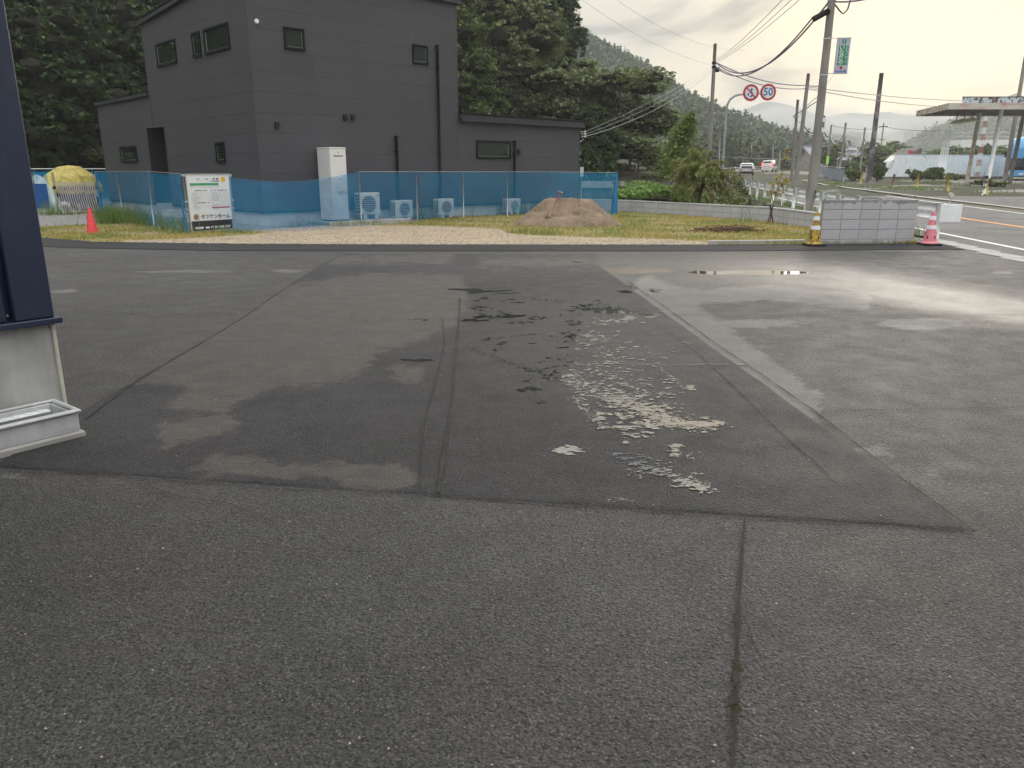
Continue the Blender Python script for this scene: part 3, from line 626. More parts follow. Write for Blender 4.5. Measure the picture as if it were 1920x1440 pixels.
# roofs
m = MB(); vs = [(-.12,-.14,ZT),(W1+.12,-.14,ZT),(W1+.12,D1+.14,ztall(D1)),(-.12,D1+.14,ztall(D1))]; vs += [(a, b, c + .13) for a, b, c in vs]; m.add(vs, [(0,3,2,1),(4,5,6,7),(0,1,5,4),(1,2,6,5),(2,3,7,6),(3,0,4,7)])
rf = m.obj('roof', M['fascia'], H)
m = MB(); vs = [(-.15,-.17,ZT+.132),(W1+.15,-.17,ZT+.132),(W1+.15,D1+.17,ztall(D1)+.132),(-.15,D1+.17,ztall(D1)+.132)]; vs += [(a, b, c + .035) for a, b, c in vs]; m.add(vs, [(0,3,2,1),(4,5,6,7),(0,1,5,4),(1,2,6,5),(2,3,7,6),(3,0,4,7)]); m.obj('roof_edge', M['trim'], rf)
m = MB(); m.box((-.1, D1 + .02, 3.98), (7.1, 13.5, 4.09)); rl = m.obj('roof', M['fascia'], H)
for i in range(18): m = MB(); m.box((-.13, D1 + .12 + i * .32, 4.092), (7.1, D1 + .16 + i * .32, 4.125)); m.obj('roof_rib', M['trim'], rl)
m = MB(); m.box((W1 + .02, -.12, 3.24), (W2 + .12, 6.1, 3.34)); rr = m.obj('roof', M['fascia'], H)
m = MB(); m.box((W1 + .02, -.22, 3.13), (W2 + .1, -.125, 3.235)); m.box((W1 + .02, -.235, 3.215), (W2 + .1, -.12, 3.238)); m.obj('gutter', M['fascia'], rr)
m = MB(); m.box((W1 + .02, -.16, 3.345), (W2 + .15, 6.12, 3.40)); m.obj('roof_edge', M['trim'], rr)
def hwin(u0, u1, z0, z1, face):
    def B(mb, a, b, w0, w1, p, q):
        if face == 'F': mb.box((a, -w1, p), (b, -w0, q))
        else: mb.box((-w1, a, p), (-w0, b, q))
    t = .05; mb = MB(); B(mb, u0, u1, .0, .055, z1 - t, z1); B(mb, u0, u1, 0, .07, z0, z0 + t + .015); B(mb, u0, u0 + t, 0, .052, z0 + t + .015, z1 - t); B(mb, u1 - t, u1, 0, .052, z0 + t + .015, z1 - t)
    w = mb.obj('window', M['trim'], H)
    g = MB(); B(g, u0 + t, u1 - t, .004, .018, z0 + t + .015, z1 - t); g.obj('pane', M['glass'], w)
    g = MB(); s_ = .09 if u1 - u0 > .7 else .05
    if face == 'F': B(g, u1 - t - s_ * .7, u1 - t - .012, .0185, .022, z0 + t + .06, z1 - t - .04)
    else: B(g, u1 - t - s_, u1 - t - .012, .0185, .022, z0 + t + .06, z1 - t - .04)
    g.obj('inner_jamb', M['reveal'], w)
    g = MB(); B(g, u0 + t + .02, u1 - t - .01, .0185, .024, z0 + t + .02, z0 + t + .04); g.obj('inner_sill', M['reveal'], w)
for w in WF: hwin(*w, 'F')
for w in WL: hwin(*w, 'L')
m = MB(); m.box((-.03, 6.62, 2.955), (.03, 8.42, 3.0)); m.box((-.03, 8.34, ZB), (.015, 8.4, 2.955)); m.box((-.03, 6.64, ZB), (.015, 6.70, 2.955)); m.obj('porch_frame', M['siding'], H)
m = MB(); m.box((1.55, 6.95, .3), (1.6, 8.1, 2.6)); dr_ = m.obj('door', M['trim'], H); m = MB(); m.box((1.48, 7.05, 1.1), (1.53, 7.09, 1.9)); m.obj('handle', M['galv'], dr_)
for x, z1 in ((6.27, 5.38), (4.56, 2.58), (9.68, 2.57)):
    m = MB(); m.tube([(x, -.085, .12), (x, -.085, z1 - .1)], .042, 12); m.tube([(x, -.085, z1 - .12), (x, -.085, z1)], .055, 12); m.tube([(x, -.085, z1 - .06), (x, 0, z1 - .06)], .04, 10); dp = m.obj('downpipe', M['trim'], H)
    for zz in np.arange(.8, z1 - .3, 1.3): m = MB(); m.box((x - .055, -.13, zz), (x + .055, -.018, zz + .03)); m.obj('pipe_bracket', M['trim'], dp)
for x, z in ((.58, 2.75), (2.78, 3.06), (3.04, 3.07), (9.92, 2.2)):
    m = MB(); m.add([(x-.06,-.02,z-.085),(x+.06,-.02,z-.085),(x+.06,-.02,z+.085),(x-.06,-.02,z+.085),(x-.055,-.12,z-.085),(x+.055,-.12,z-.085),(x+.05,-.07,z+.08),(x-.05,-.07,z+.08)], [(0,1,5,4),(1,2,6,5),(2,3,7,6),(3,0,4,7),(4,5,6,7)]); m.obj('vent_hood', M['black'], H)
a_, b_ = hloc(480, 40); m = MB(); Mr = Matrix.Translation((a_, -.018, b_)) @ Matrix.Rotation(R(90), 4, 'X'); m.prism([(.06*math.cos(t*.3927), .06*math.sin(t*.3927)) for t in range(16)], 0, .03, Mr); m.prism([(.035*math.cos(t*.3927), .035*math.sin(t*.3927)) for t in range(16)], .03, .05, Mr); m.obj('round_vent', M['white_paint'], H)
m = MB(); 
for i in range(3): m.tube([(W2 + .03, -.1 - .0 * i, 3.0 - i * .09), (W2 + .22, -.12, 3.0 - i * .09)], .01, 6); m.lathe([(0, -.03), (.035, -.03), (.035, .03), (0, .03)], 8, (W2 + .22, -.12, 3.0 - i * .09))
m.tube([(W2 + .02, -.05, 3.02), (W2 + .15, -.1, 2.7), (W2 + .02, -.05, 2.62)], .012, 6); m.obj('service_insulator', M['white_paint'], H)

# ------------------------------------------------------------------ equipment along the house
def hthing(name, label, cat, x, y, z=0, group=None): p = HC + FD * x + LD * y; return thing(name, label, cat, (p.x, p.y, z), HA, group)
M['appl'] = pm('cream_appliance_paint', (.74, .735, .71), (.70, .695, .67), 2, .4); M['ink'] = pm('grey_ink', (.10, .10, .11), None, 5, .6); M['fan'] = pm('fan_grille_grey', (.10, .11, .12), (.07, .075, .08), 8, .6)
t = hthing('concrete_pad', 'concrete equipment pad under the tall white water heater tank', 'concrete pad', 0, 0)
m = MB(); m.bbox((1.35, -1.02, -.05), (4.25, -.05, .11), .012); m.obj('slab', M['concrete'], t)
t = hthing('water_heater_tank', 'tall white water heater tank cabinet against the charcoal house wall', 'water heater', 1.72, -.82, .11)
m = MB(); m.bbox((0, 0, .03), (.53, .70, 2.02), .012); m.obj('cabinet', M['appl'], t); m = MB(); m.bbox((-.008, -.008, 2.022), (.538, .708, 2.06), .01); m.obj('top_cap', M['appl'], t)
m = MB(); m.bbox((.01, -.012, .62), (.52, -.002, 1.28), .004); m.obj('front_cover', M['appl'], t); m = MB(); m.bbox((.01, -.012, .05), (.52, -.002, .605), .004); m.obj('lower_cover', M['appl'], t)
m = MB(); m.box((.03, .03, 0), (.50, .67, .03)); m.obj('plinth', M['black'], t)
FR = (R(90), 0, 0)
lettering('Panasonic', .075, M['ink'], t, (.28, -.004, 1.83), FR); lettering('⌂', .06, M['ink'], t, (.28, -.004, 1.92), FR, 'emblem'); lettering('⌂', .06, M['ink'], t, (.28, -.014, 1.2), FR, 'emblem')
m = MB(); 
for i in range(9):
    for j in range(3):
        if (i * 7 + j * 3) % 5: m.box((.17 + i * .036, -.0155, .76 + j * .035), (.17 + i * .036 + .026, -.0125, .775 + j * .035))
m.obj('caution_print', M['ink'], t)
def condenser(label, x, w, h, z, feet=.09, y=-.48, d=.3, square=False):
    t = hthing('outdoor_unit', label, 'air conditioner', x, y, z, 'outdoor units along the house wall')
    m = MB(); m.bbox((0, 0, feet), (w, d, feet + h), .015); m.obj('casing', M['appl'], t)
    cx, cz, r = w * (.42 if square else .52), feet + h * .48, h * .38
    Mr = Matrix.Translation((cx, -.001, cz)) @ Matrix.Rotation(R(90), 4, 'X')
    if square: m = MB(); m.bbox((cx - r * 1.15, -.02, cz - r * 1.15), (cx + r * 1.15, -.001, cz + r * 1.15), .008); m.obj('grille_panel', M['appl'], t)
    m = MB(); m.prism([(r*math.cos(q*.2618), r*math.sin(q*.2618)) for q in range(24)], .018 if square else .0, .022 if square else .006, Mr); g = m.obj('fan_opening', M['fan'], t)
    m = MB(); y0 = -.028 if square else -.014
    for k in range(9):
        zz = cz - r + r * 2 * (k + .5) / 9; hw = math.sqrt(max(0, r*r - (zz-cz)**2)); m.box((cx - hw, y0 - .006, zz - .006), (cx + hw, y0, zz + .006))
    m.obj('grille', M['appl'], g)
    m = MB()
    for i in range(2):
        for k in range(6): m.box((-.004, .04 + i * .12, feet + .06 + k * (h - .1) / 6), (.002, .04 + i * .12 + .09, feet + .06 + k * (h - .1) / 6 + (h - .1) / 6 * .7))
    m.obj('side_vent', M['fan'], t)
    for fx in (.1, w - .22): m = MB(); m.bbox((fx, -.03, 0), (fx + .12, d + .03, feet - .002), .01); m.obj('foot', M['appl'], t)
    return t
t = condenser('heat pump unit with square grille panel, beside the tall white tank', 2.86, .72, .66, .11, .12, square=True)
lettering('Panasonic', .045, M['ink'], t, (.63, -.004, .70), FR)
def cx_(px_, off=-.48): return hloc(px_, 390, off)[0]
condenser('compact outdoor unit nearest the square-grilled heat pump unit', cx_(742), .66, .52, .02)
condenser('compact outdoor unit left of the middle thin net post', cx_(823), .64, .52, .03)
condenser('compact outdoor unit half hidden by tall weeds near the sand pile', cx_(953), .62, .46, .02)

# ------------------------------------------------------------------ net fence
kn = NM('blue_mesh_net'); col = kn.mix(kn.mr(kn.noise(1.2, 4, .6), .35, .65), (.012, .26, .54), (.02, .34, .64)); kn.set(Base_Color=col, Roughness=.8, Specular_IOR_Level=.2)
tl = kn.n('ShaderNodeBsdfTranslucent'); kn.put(tl.inputs[0], col); m1 = kn.n('ShaderNodeMixShader'); m1.inputs[0].default_value = .4; kn.l(kn.b.outputs[0], m1.inputs[1]); kn.l(tl.outputs[0], m1.inputs[2])
tp = kn.n('ShaderNodeBsdfTransparent'); m2 = kn.n('ShaderNodeMixShader'); kn.put(m2.inputs[0], kn.mr(kn.noise(3, 3), .3, .7, .38, .50)); kn.l(tp.outputs[0], m2.inputs[1]); kn.l(m1.outputs[0], m2.inputs[2]); kn.l(m2.outputs[0], kn.o.inputs[0]); M['net'] = kn.m
M['net_dense'] = pm('gathered_blue_net', (.02, .17, .40), (.03, .25, .50), 8, .8)
def net(parent, P, top, bot, ripple=.03, name='net'):
    vs, fs = [], []; n = 0; cum = 0; rows = 7
    for i, (a, b) in enumerate(zip(P, P[1:])):
        K = max(4, int((b - a).length / .12)); nr = Vector((-(b-a).y, (b-a).x, 0)).normalized()
        for k in range(K + (i == len(P) - 2)):
            f = k / K; p = a.lerp(b, f); zt = top[i] * (1-f) + top[i+1] * f - (.0 if len(top) > 99 else .03 * math.sin(math.pi * f)); zb = bot[i] * (1-f) + bot[i+1] * f
            for r in range(rows):
                g = r / (rows - 1); o = ripple * math.sin(f * 9 + i * 2 + g * 2) * g + ripple * .6 * math.sin(f * 23 + g * 5) ; q = p + nr * (o + (.05 * g * g)); vs.append((q.x, q.y, zt * (1-g) + zb * g))
            if n:
                for r in range(rows - 1): fs.append(((n-1)*rows+r, (n-1)*rows+r+1, n*rows+r+1, n*rows+r))
            n += 1
    m = MB(); m.smooth = True; m.add(vs, fs); return m.obj(name, M['net'], parent)
def fence_post(p, h, parent, r=.017, mat='galv'): m = MB(); m.tube([(p.x, p.y, -.05), (p.x, p.y, h)], r, 8); return m.obj('post', M[mat], parent)
OFF = -.92
def fp(px_):    # point of the front fence line seen at pixel column
    x, z = hloc(px_, 322, OFF); return HC + FD * x + LD * OFF
A = [fp(673), fp(780), fp(868), fp(951), fp(1028)]; E_ = G(1152, 403)
t = thing('net_fence', 'long run of translucent blue net fence in front of the outdoor units', 'fence', A[0])
def rel(ps, t): return [p - Vector(t.location) for p in ps]
for p in A + [E_]: fence_post(p - t.location, 1.52, t)
net(t, rel(A + [E_], t), [1.5, 1.5, 1.5, 1.5, 1.51, 1.47], [.1, .08, .08, .06, .06, .02])
m = MB(); m.tube([tuple(p - t.location + Vector((0, 0, 1.5))) for p in A + [E_ - Vector((0,0,.03))]], .006, 5); m.obj('top_wire', M['galv'], t)
def bunch(p, h, w, parent, lean=.0):
    m = MB(); m.smooth = True; n = 22; rows = 9; vs = []
    for r in range(rows):
        g = r / (rows - 1); rr = w * (.35 + .65 * g)
        for k in range(n): a = k / n * 6.283; q = rr * (1 + .4 * math.sin(k * 2.6)); vs.append((p.x + q * math.cos(a) + lean * g, p.y + q * .8 * math.sin(a), h * (1 - g) + .01))
    m.add(vs, [(r*n+k, r*n+(k+1)%n, (r+1)*n+(k+1)%n, (r+1)*n+k) for r in range(rows-1) for k in range(n)]); return m.obj('gathered_net', M['net_dense'], parent)
bunch(A[1] - t.location + Vector((.03, -.02, 0)), 1.5, .016, t); bunch(A[4] - t.location + Vector((.03, -.02, 0)), 1.5, .03, t); bunch(E_ - t.location + Vector((.02, 0, 0)), 1.47, .10, t, -.03)
m = MB(); q = A[1] - t.location; m.tube([(q.x+.04, q.y-.03, 1.45), (q.x+.12, q.y-.03, 1.1), (q.x+.13, q.y-.03, .8), (q.x+.06, q.y-.03, .5), (q.x + .04, q.y-.03, .2)], .014, 6); m.obj('rope', pm('brown_rope', (.25, .10, .05), None, 5, .9), t)
# sagging net between the sign and the long run
Sa = G(438, 436); t = thing('sagging_net', 'sagging blue net strung between the white notice board and the long net fence', 'net', Sa)
P = []; tops = []; bots = []
for i in range(9): f = i / 8; P.append(Sa.lerp(A[0], f) + Vector((0, 0, 0))); 
for i, p in enumerate(P): 
    f = i / 8; px_, _ = proj(p.x, p.y, 1.4); ty = np.interp(px_, [415, 430, 500, 545, 590, 640, 673], [330, 334, 341, 342, 338, 330, 322]); tops.append(at(px_, ty, p.y).z); bots.append(.03)
net(t, rel(P, t), [z + 1e-3 for z in tops], bots, .012)
m = MB(); m.tube([tuple(p - t.location + Vector((0, 0, z + .002))) for p, z in zip(P, tops)], .006, 5); m.obj('top_rope', M['net_dense'], t)
# left run, from the gate to the notice board
B_ = [G(188, 402.5), G(231, 411), G(290, 429), G(352, 439.5)]
t = thing('net_fence', 'blue net fence with tall grass between the lattice gate and the notice board', 'fence', B_[3])
for p in B_[1:3]: fence_post(p - t.location, 1.5, t, .02)
net(t, rel(B_, t), [1.52, 1.52, 1.50, 1.44], [.15, .1, .05, .02], .04)
m = MB(); m.tube([tuple(p - t.location + Vector((0, 0, 1.51))) for p in B_[:3]] + [(0, 0, 1.45)], .006, 5); m.obj('top_wire', M['galv'], t)
bunch(B_[3] - t.location + Vector((-.10, .05, 0)), 1.42, .022, t, .05); bunch(B_[0] - t.location + Vector((.04, 0, 0)), 1.5, .05, t, .02)
C_ = [G(40, 402), G(73, 401), G(100, 401)]; t = thing('net_fence', 'short blue net panel with weeds between the navy building and the lattice gate', 'fence', C_[1])
fence_post(C_[1] - t.location, 1.45, t); net(t, rel(C_, t), [1.5, 1.5, 1.5], [.15, .12, .12])
m = MB(); q0 = C_[0] - t.location; q1 = C_[2] - t.location; m.box((q0.x, q0.y + .25, .2), (q1.x - .02, q0.y + .27, 1.08)); m.obj('blue_sheet', pm('deep_blue_sheet', (.01, .11, .36), (.008, .08, .27), 2, .6, .4, 4), t)
# rear scaffold rail behind the gate
t = thing('rear_net_fence', 'dark blue netting on a white rail behind the yellow tarp', 'fence', (-17.5, 34.2, 0))
m = MB(); m.tube([(-9, 0, 1.62), (1.3, 0, 1.62)], .02, 6); m.obj('rail', M['white_paint'], t)
for x in (-8, -5.5, -3, -.5, 1.2): m = MB(); m.tube([(x, 0, 0), (x, 0, 1.6)], .02, 6); m.obj('post', M['galv'], t)
net(t, [Vector((-9, .02, 0)), Vector((-4, .02, 0)), Vector((1.2, .02, 0))], [1.55, 1.55, 1.55], [.05, .05, .05])
# lattice gate
g0, g1 = G(110, 402), G(190, 401); t = thing('accordion_gate', 'white diagonal lattice folding gate in front of the yellow tarp', 'gate', g0, math.atan2((g1-g0).y, (g1-g0).x)); GW = (g1-g0).length
M['alu'] = pm('aluminium', (.72, .70, .74), (.60, .58, .62), 8, .4, metal=.3)
for x in (.0, GW): m = MB(); m.box((x - .035, -.03, 0), (x + .035, .03, 1.48)); m.obj('gate_post', M['galv'], t); m = MB(); m.box((x - .05, -.045, .9), (x + .05, -.032, 1.0)); m.obj('latch', M['black'], t)
n = 17; sp = (GW - .16) / n
for i in range(n):
    x0 = .1 + i * sp
    for lo_, hi_, s_ in ((.08, .62, 1), (.62, 1.14, 1)):
        m = MB(); dx = sp * 1.3; Mx = None
        m.tube([(x0 + dx * .9, -.02, lo_), (x0 - dx * .0, -.02, hi_)], .019, 4); m.obj('slat', M['alu'], t)
for i in range(n):
    x0 = .1 + i * sp; m = MB(); m.tube([(x0, .012, .08), (x0 + sp * 1.1, .012, 1.14)], .012, 4); m.obj('slat', pm('violet_grey_slat', (.10, .085, .16), None, 5, .6) if 'vg' not in M else M['vg'], t); M['vg'] = t.children[-1].data.materials[0]
for i in range(5): x = .1 + i * (GW - .2) / 4; m = MB(); m.tube([(x, 0, .06), (x, 0, 1.12)], .01, 6); m.obj('upright', M['alu'], t)
for i in range(5): x = .1 + i * (GW - .2) / 4; m = MB(); m.lathe([(0, 0), (.03, 0), (.03, .05), (0, .05)], 10, (x, 0, .01)); m.obj('caster', M['black'], t)
# tarp covered heap, white bag
def lump(name, c, rx, ry, h, mat, seed, parent=None, fold=.12, pw=.6, **k):
    n, m_ = 40, 14; vs = []; rs = np.random.RandomState(seed); ph = rs.rand(8) * 6
    for i in range(m_ + 1):
        f = i / m_
        for j in range(n):
            a = j / n * 6.283; rr = (1 - f) ** .55; b = 1 + fold * math.sin(3 * a + ph[0]) + fold * .7 * math.sin(7 * a + ph[1] + f * 3) * (1 - f) + fold * .4 * math.sin(13 * a + ph[2])
            vs.append((c[0] + rx * rr * b * math.cos(a), c[1] + ry * rr * b * math.sin(a), c[2] + h * f * (1 + .06 * math.sin(5 * a + ph[3]))))
    fs = [(i*n+j, i*n+(j+1)%n, (i+1)*n+(j+1)%n, (i+1)*n+j) for i in range(m_) for j in range(n)]; mb = MB(); mb.add(vs, fs); return mb.obj(name, mat, parent, **k)
kt = NM('yellow_tarp'); kt.set(Base_Color=kt.mix(kt.mr(kt.noise(2, 5, .6), .35, .65), (.62, .50, .12), (.48, .40, .10)), Roughness=.55, Normal=kt.bump(kt.noise(3.5, 4, .6, None, 1.2), .9, .12))
tb = at(135, 395, 31.2)
t = thing('tarp_covered_pile', 'heap draped with a yellow tarp standing behind the lattice gate', 'tarp', (tb.x, tb.y, 0))
vs = []; n = 26
ring = [(-1.55, 0), (-1.3, .8), (0, 1.2), (1.4, .9), (1.6, 0), (1.3, -.8), (0, -1.0), (-1.2, -.8)]
top_ = [(-.5, .1), (-.3, .4), (.2, .5), (.6, .35), (.7, .05), (.5, -.25), (.1, -.3), (-.35, -.2)]
mid_ = [(a[0]*.62+b[0]*.38, a[1]*.62+b[1]*.38) for a, b in zip(ring, top_)]
for R_, zz in ((ring, .75), (ring, .98), (mid_, 1.42), (top_, 1.74)):
    for i in range(8):
        for k in range(5):
            f = k / 5; p = R_[i]; q = R_[(i+1) % 8]; b = 1 - .05 * math.sin(math.pi * f) ; vs.append(((p[0]*(1-f)+q[0]*f)*b, (p[1]*(1-f)+q[1]*f)*b, zz - .06 * math.sin(math.pi * f) + .02 * math.sin(i * 5 + k * 3)))
vs.append((.1, .1, 1.80)); fs = [(r*40+k, r*40+(k+1)%40, (r+1)*40+(k+1)%40, (r+1)*40+k) for r in range(3) for k in range(40)] + [(120+k, 120+(k+1)%40, 160) for k in range(40)]
m = MB(); m.add(vs, fs); m.obj('tarp', kt.m, t)
m = MB(); m.box((-1.3, -.7, 0), (1.3, .8, .95)); m.obj('stacked_materials', M['vg'], t); t.scale = (.70, .8, .97)
wb = at(88, 395, 30.5); o = lump('white_bag', (0, 0, 0), .95, .7, 1.33, pm('white_sacking', (.68, .74, .72), (.55, .62, .62), 3, .8, .5, 6), 3, fold=.06); o.location = (wb.x - .2, wb.y, 0); tag(o, 'pale white bulk bag behind the net, left of the yellow tarp', 'bag')
wb = at(122, 400, 29.5); o = lump('white_sack', (0, 0, 0), .38, .25, .42, M['white_paint'], 5, fold=.1); o.location = (wb.x, wb.y, 0); tag(o, 'small white sack on the ground behind the lattice gate', 'sack')
# ------------------------------------------------------------------ notice board
q0, q1 = G(361, 438), G(433, 432); t = thing('notice_board', 'white construction notice board in a steel pipe frame at the net', 'sign', q0, math.atan2((q1-q0).y, (q1-q0).x) * .9); BW = (q1-q0).length
M['sign_white'] = pm('sign_white', (.76, .78, .79), (.72, .74, .75), 2, .4); M['sign_dark'] = pm('sign_brown_black', (.035, .028, .03), None, 3, .5); M['green'] = pm('sign_green', (.07, .36, .16), None, 3, .5); M['crimson'] = pm('sign_crimson', (.50, .08, .16), None, 3, .5); M['yel'] = pm('sign_yellow', (.85, .52, .02), None, 3, .5); M['sub_ink'] = pm('pale_print', (.34, .36, .40), None, 3, .6)
for x in (-.07, BW + .03):
    m = MB(); m.tube([(x, .03, -.05), (x, .03, 1.45)], .024, 10); m.obj('post', M['galv'], t)
    for zz in (.25, .55, .75, 1.38): m = MB(); m.bbox((x - .045, -.02, zz), (x + .045, .075, zz + .05), .01); m.obj('clamp', M['galv'], t)
m = MB(); m.box((-.02, -.01, .06), (BW - .02, .005, 1.42)); m.obj('board', M['sign_white'], t)
m = MB(); m.box((-.04, -.02, 1.422), (BW, .015, 1.455)); m.box((-.045, -.02, .03), (-.022, .015, 1.42)); m.box((BW - .018, -.02, .03), (BW + .005, .015, 1.42)); m.box((-.02, -.02, .03), (BW - .02, .015, .058)); m.obj('frame', M['galv'], t)
bw = BW - .04
def rect(x0, z0, x1, z1, mat, nm='print_block', y=-.013): m = MB(); m.box((x0 * bw, y, z0), (x1 * bw, -.0102, z1)); return m.obj(nm, mat, t)
rect(0.0, .062, .999, .30, M['sign_dark']); rect(.05, 1.165, .74, 1.225, M['green']); rect(.52, .60, .97, .63, M['crimson'])
lettering('タツケンホーム', .13, M['sign_dark'], t, (bw * .595, -.012, .39), FR, width=bw * .71)
m = MB(); Mr = Matrix.Translation((bw * .12, -.0105, .40)) @ Matrix.Rotation(R(90), 4, 'X'); m.prism([(.075*math.cos(q*.2618), .075*math.sin(q*.2618)) for q in range(24)], 0, .003, Mr); m.obj('emblem', pm('tan_emblem', (.55, .36, .18), (.15, .09, .06), 16, .6), t)
m = MB(); Mr = Matrix.Translation((bw * .86, -.0105, 1.31)) @ Matrix.Rotation(R(90), 4, 'X'); m.prism([(.066*math.cos(q*.2618), .066*math.sin(q*.2618)) for q in range(24)], 0, .003, Mr); m.obj('yellow_disc', M['yel'], t)
def prow(z, x, w, n, h, mt):      # a row of characters too small to read: little blocks of print
    m = MB(); rr = random.Random(int(z * 1000 + x * 77)); cw = w * bw / n
    for k in range(n):
        if rr.random() < .85: a = bw * (x - w / 2) + k * cw; m.box((a, -.0125, z - h / 2 * rr.uniform(.7, 1)), (a + cw * rr.uniform(.45, .8), -.0107, z + h / 2 * rr.uniform(.7, 1)))
    m.obj('small_print', mt, t)
prow(1.195, .42, .26, 5, .04, M['sign_white']); prow(.262, .47, .78, 22, .026, M['sign_white']); prow(.218, .34, .52, 16, .024, M['sign_white'])
lettering('0120-348-358', .085, M['sign_white'], t, (bw * .69, -.0145, .125), FR, width=bw * .48); rect(.08, .10, .27, .155, M['sign_white'], y=-.0135); rect(.32, .10, .42, .15, M['sign_white'], y=-.0135)
prow(1.325, .69, .16, 2, .045, M['sign_dark']); prow(1.27, .67, .22, 4, .03, M['sign_dark']); prow(1.32, .38, .30, 3, .035, M['sub_ink']); prow(1.135, .15, .2, 9, .018, M['crimson']); prow(1.125, .53, .46, 22, .018, M['sub_ink'])
prow(1.045, .27, .34, 7, .028, M['ink']); prow(1.045, .73, .38, 10, .026, M['ink']); prow(.745, .29, .38, 9, .028, M['ink'])
rs = random.Random(4)
for i in range(12):
    z = .985 - i * .037
    if .72 < z < .78: continue
    prow(z, .16, rs.uniform(.12, .2), 6, .016, M['sub_ink']); prow(z, .63, rs.uniform(.14, .2), 7, .016, M['sub_ink'])
m = MB()
for i in range(11):
    z = 1.005 - i * .037; m.box((.05 * bw, -.0112, z), (.48 * bw, -.0102, z + .0025)); m.box((.52 * bw, -.0112, z), (.96 * bw, -.0102, z + .0025))
for x in (.05, .27, .48, .52, .76, .96): m.box((x * bw, -.0112, .6 if x < .5 else .66), (x * bw + .0025, -.0102, 1.005))
m.obj('ruled_table', M['sub_ink'], t)

# ------------------------------------------------------------------ cones
def cone(label, px_, py_, body, kind, h=.68):
    p = G(px_, py_); t = thing('traffic_cone', label, 'traffic cone', (p.x, p.y, .01), 0, 'traffic cones')
    if kind:
        m = MB(); m.bbox((-.19, -.19, 0), (.19, .19, .035), .012); m.obj('base', M['black'], t)
        m = MB(); m.lathe([(.165, .036), (.16, .06), (.14, .07), (.135, .08)], 28); m.obj('skirt', body, t)
        def rr(z): return .135 - (.135 - .035) * (z - .08) / (h - .08)
        bands = [(.08, .33, 0), (.33, .41, 1), (.41, .52, 0), (.52, .60, 1), (.60, h, 0)]
        for a, b, w in bands:
            e_ = .004 if w else 0; m = MB(); m.lathe([(rr(a) + e_, a), (rr(b) + e_, b)], 28)
            if b == h: m.lathe([(rr(b), b), (.0, b + .006)], 28)
            m.obj('reflective_band' if w else 'cone_shell', M['white_paint'] if w else body, t)
        hm = pm('cone_hole_shade', (.22, .012, .02) if 'pink' in label else (.05, .035, .02), None, 3, .7)
        for z, off in ((.17, 0), (.25, .5), (.17, 1), (.25, 1.5), (.17, 2), (.46, .2), (.46, 1.2), (.25, 2.5), (.17, 3), (.25, 3.5), (.17, 4), (.46, 2.2), (.46, 3.2)):
            a = R(-90) + off * R(72) + .3; m = MB(); s_ = .03 if z < .4 else .022; r0 = rr(z); vs = []
            for k in range(14):
                q = k / 14 * 6.283; u = s_ * .62 * math.sin(q) * (1 - .25 * math.cos(q)); v = s_ * 1.25 * math.cos(q); th = a + u / r0; rz = rr(z + v) + .003; vs.append((rz * math.cos(th), rz * math.sin(th), z + v))
            m.add(vs, [tuple(range(14))]); m.obj('teardrop_hole', hm, t)
    else:
        m = MB(); m.bbox((-.15, -.15, 0), (.15, .15, .02), .008); m.obj('base', body, t); m = MB(); m.lathe([(.14, .02), (.135, .03), (.035, h - .02), (.02, h), (0, h)], 28); m.obj('cone_shell', body, t)
    return t
ko = NM('mustard_cone'); ko.set(Base_Color=ko.mix(ko.mr(ko.noise(14, 5, .7), .45, .6), (.58, .36, .035), (.16, .11, .04)), Roughness=.5)
cone('plain red traffic cone on the grass below the lattice gate', 174, 438, pm('faded_red', (.75, .05, .05), (.62, .04, .05), 6, .5), 0, .63)
cone('dirty mustard traffic cone at the kerb end of the block wall', 1526, 461, ko.m, 1)
cone('pink traffic cone with red teardrop holes beside the guardrail end', 1742, 460, pm('faded_pink', (.80, .26, .30), (.72, .20, .25), 6, .5), 1)

# ------------------------------------------------------------------ sand pile, shovel, posts
n = 90; xs_ = np.linspace(-2.0, 2.0, n); X, Y = np.meshgrid(xs_, np.linspace(-1.5, 1.5, 70)); X = X + .05 * nx((X, Y), 4.)
r = np.sqrt((X / 1.58) ** 2 + (Y / 1.25) ** 2) * (1 + .06 * np.sin(np.arctan2(Y, X) * 5 + 1)); base = np.clip(1 - r, 0, 1)
Z = .80 * np.clip(base * 1.6, 0, 1) ** 1.05; Z = np.minimum(Z, .73 + .05 * nx((X, Y), 2.6) - .05 * X) 
cut = (Y < -.15 + .12 * np.sin(X * 3.2)) & (np.abs(X) < 1.25); Z = np.where(cut & (Z > .30), .30 + (Z - .30) * .30 + .05 * np.sin(X * 5) + .03 * np.sin(X * 13 + Y * 7), Z)
cut = (Y < -.55 + .1 * np.sin(X * 4 + 2)); Z = np.where(cut & (Z > .2), .2 + (Z - .2) * .5, Z)
Z = Z + np.where(base > .02, .022 * nx((X, Y), 6.) + .012 * nx((Y, X), 15.) + RNG.randn(*X.shape) * .011 + .02 * (RNG.rand(*X.shape) > .985), -.03)
kz = NM('sand'); kz.set(Base_Color=kz.mix(kz.mr(kz.noise(2.5, 7, .65), .38, .62), (.29, .215, .145), (.17, .125, .085)), Roughness=.95, Normal=kz.bump(kz.noise(60, 5, .75), .7, .02))
pc = G(1068, 424); o = link('sand_pile', grid_mesh('sand_pile', X, Y, Z, kz.m), None, (pc.x, pc.y + .35, .0)); tag(o, 'mound of brown sand on the lawn with a shovel stuck in it', 'sand pile')
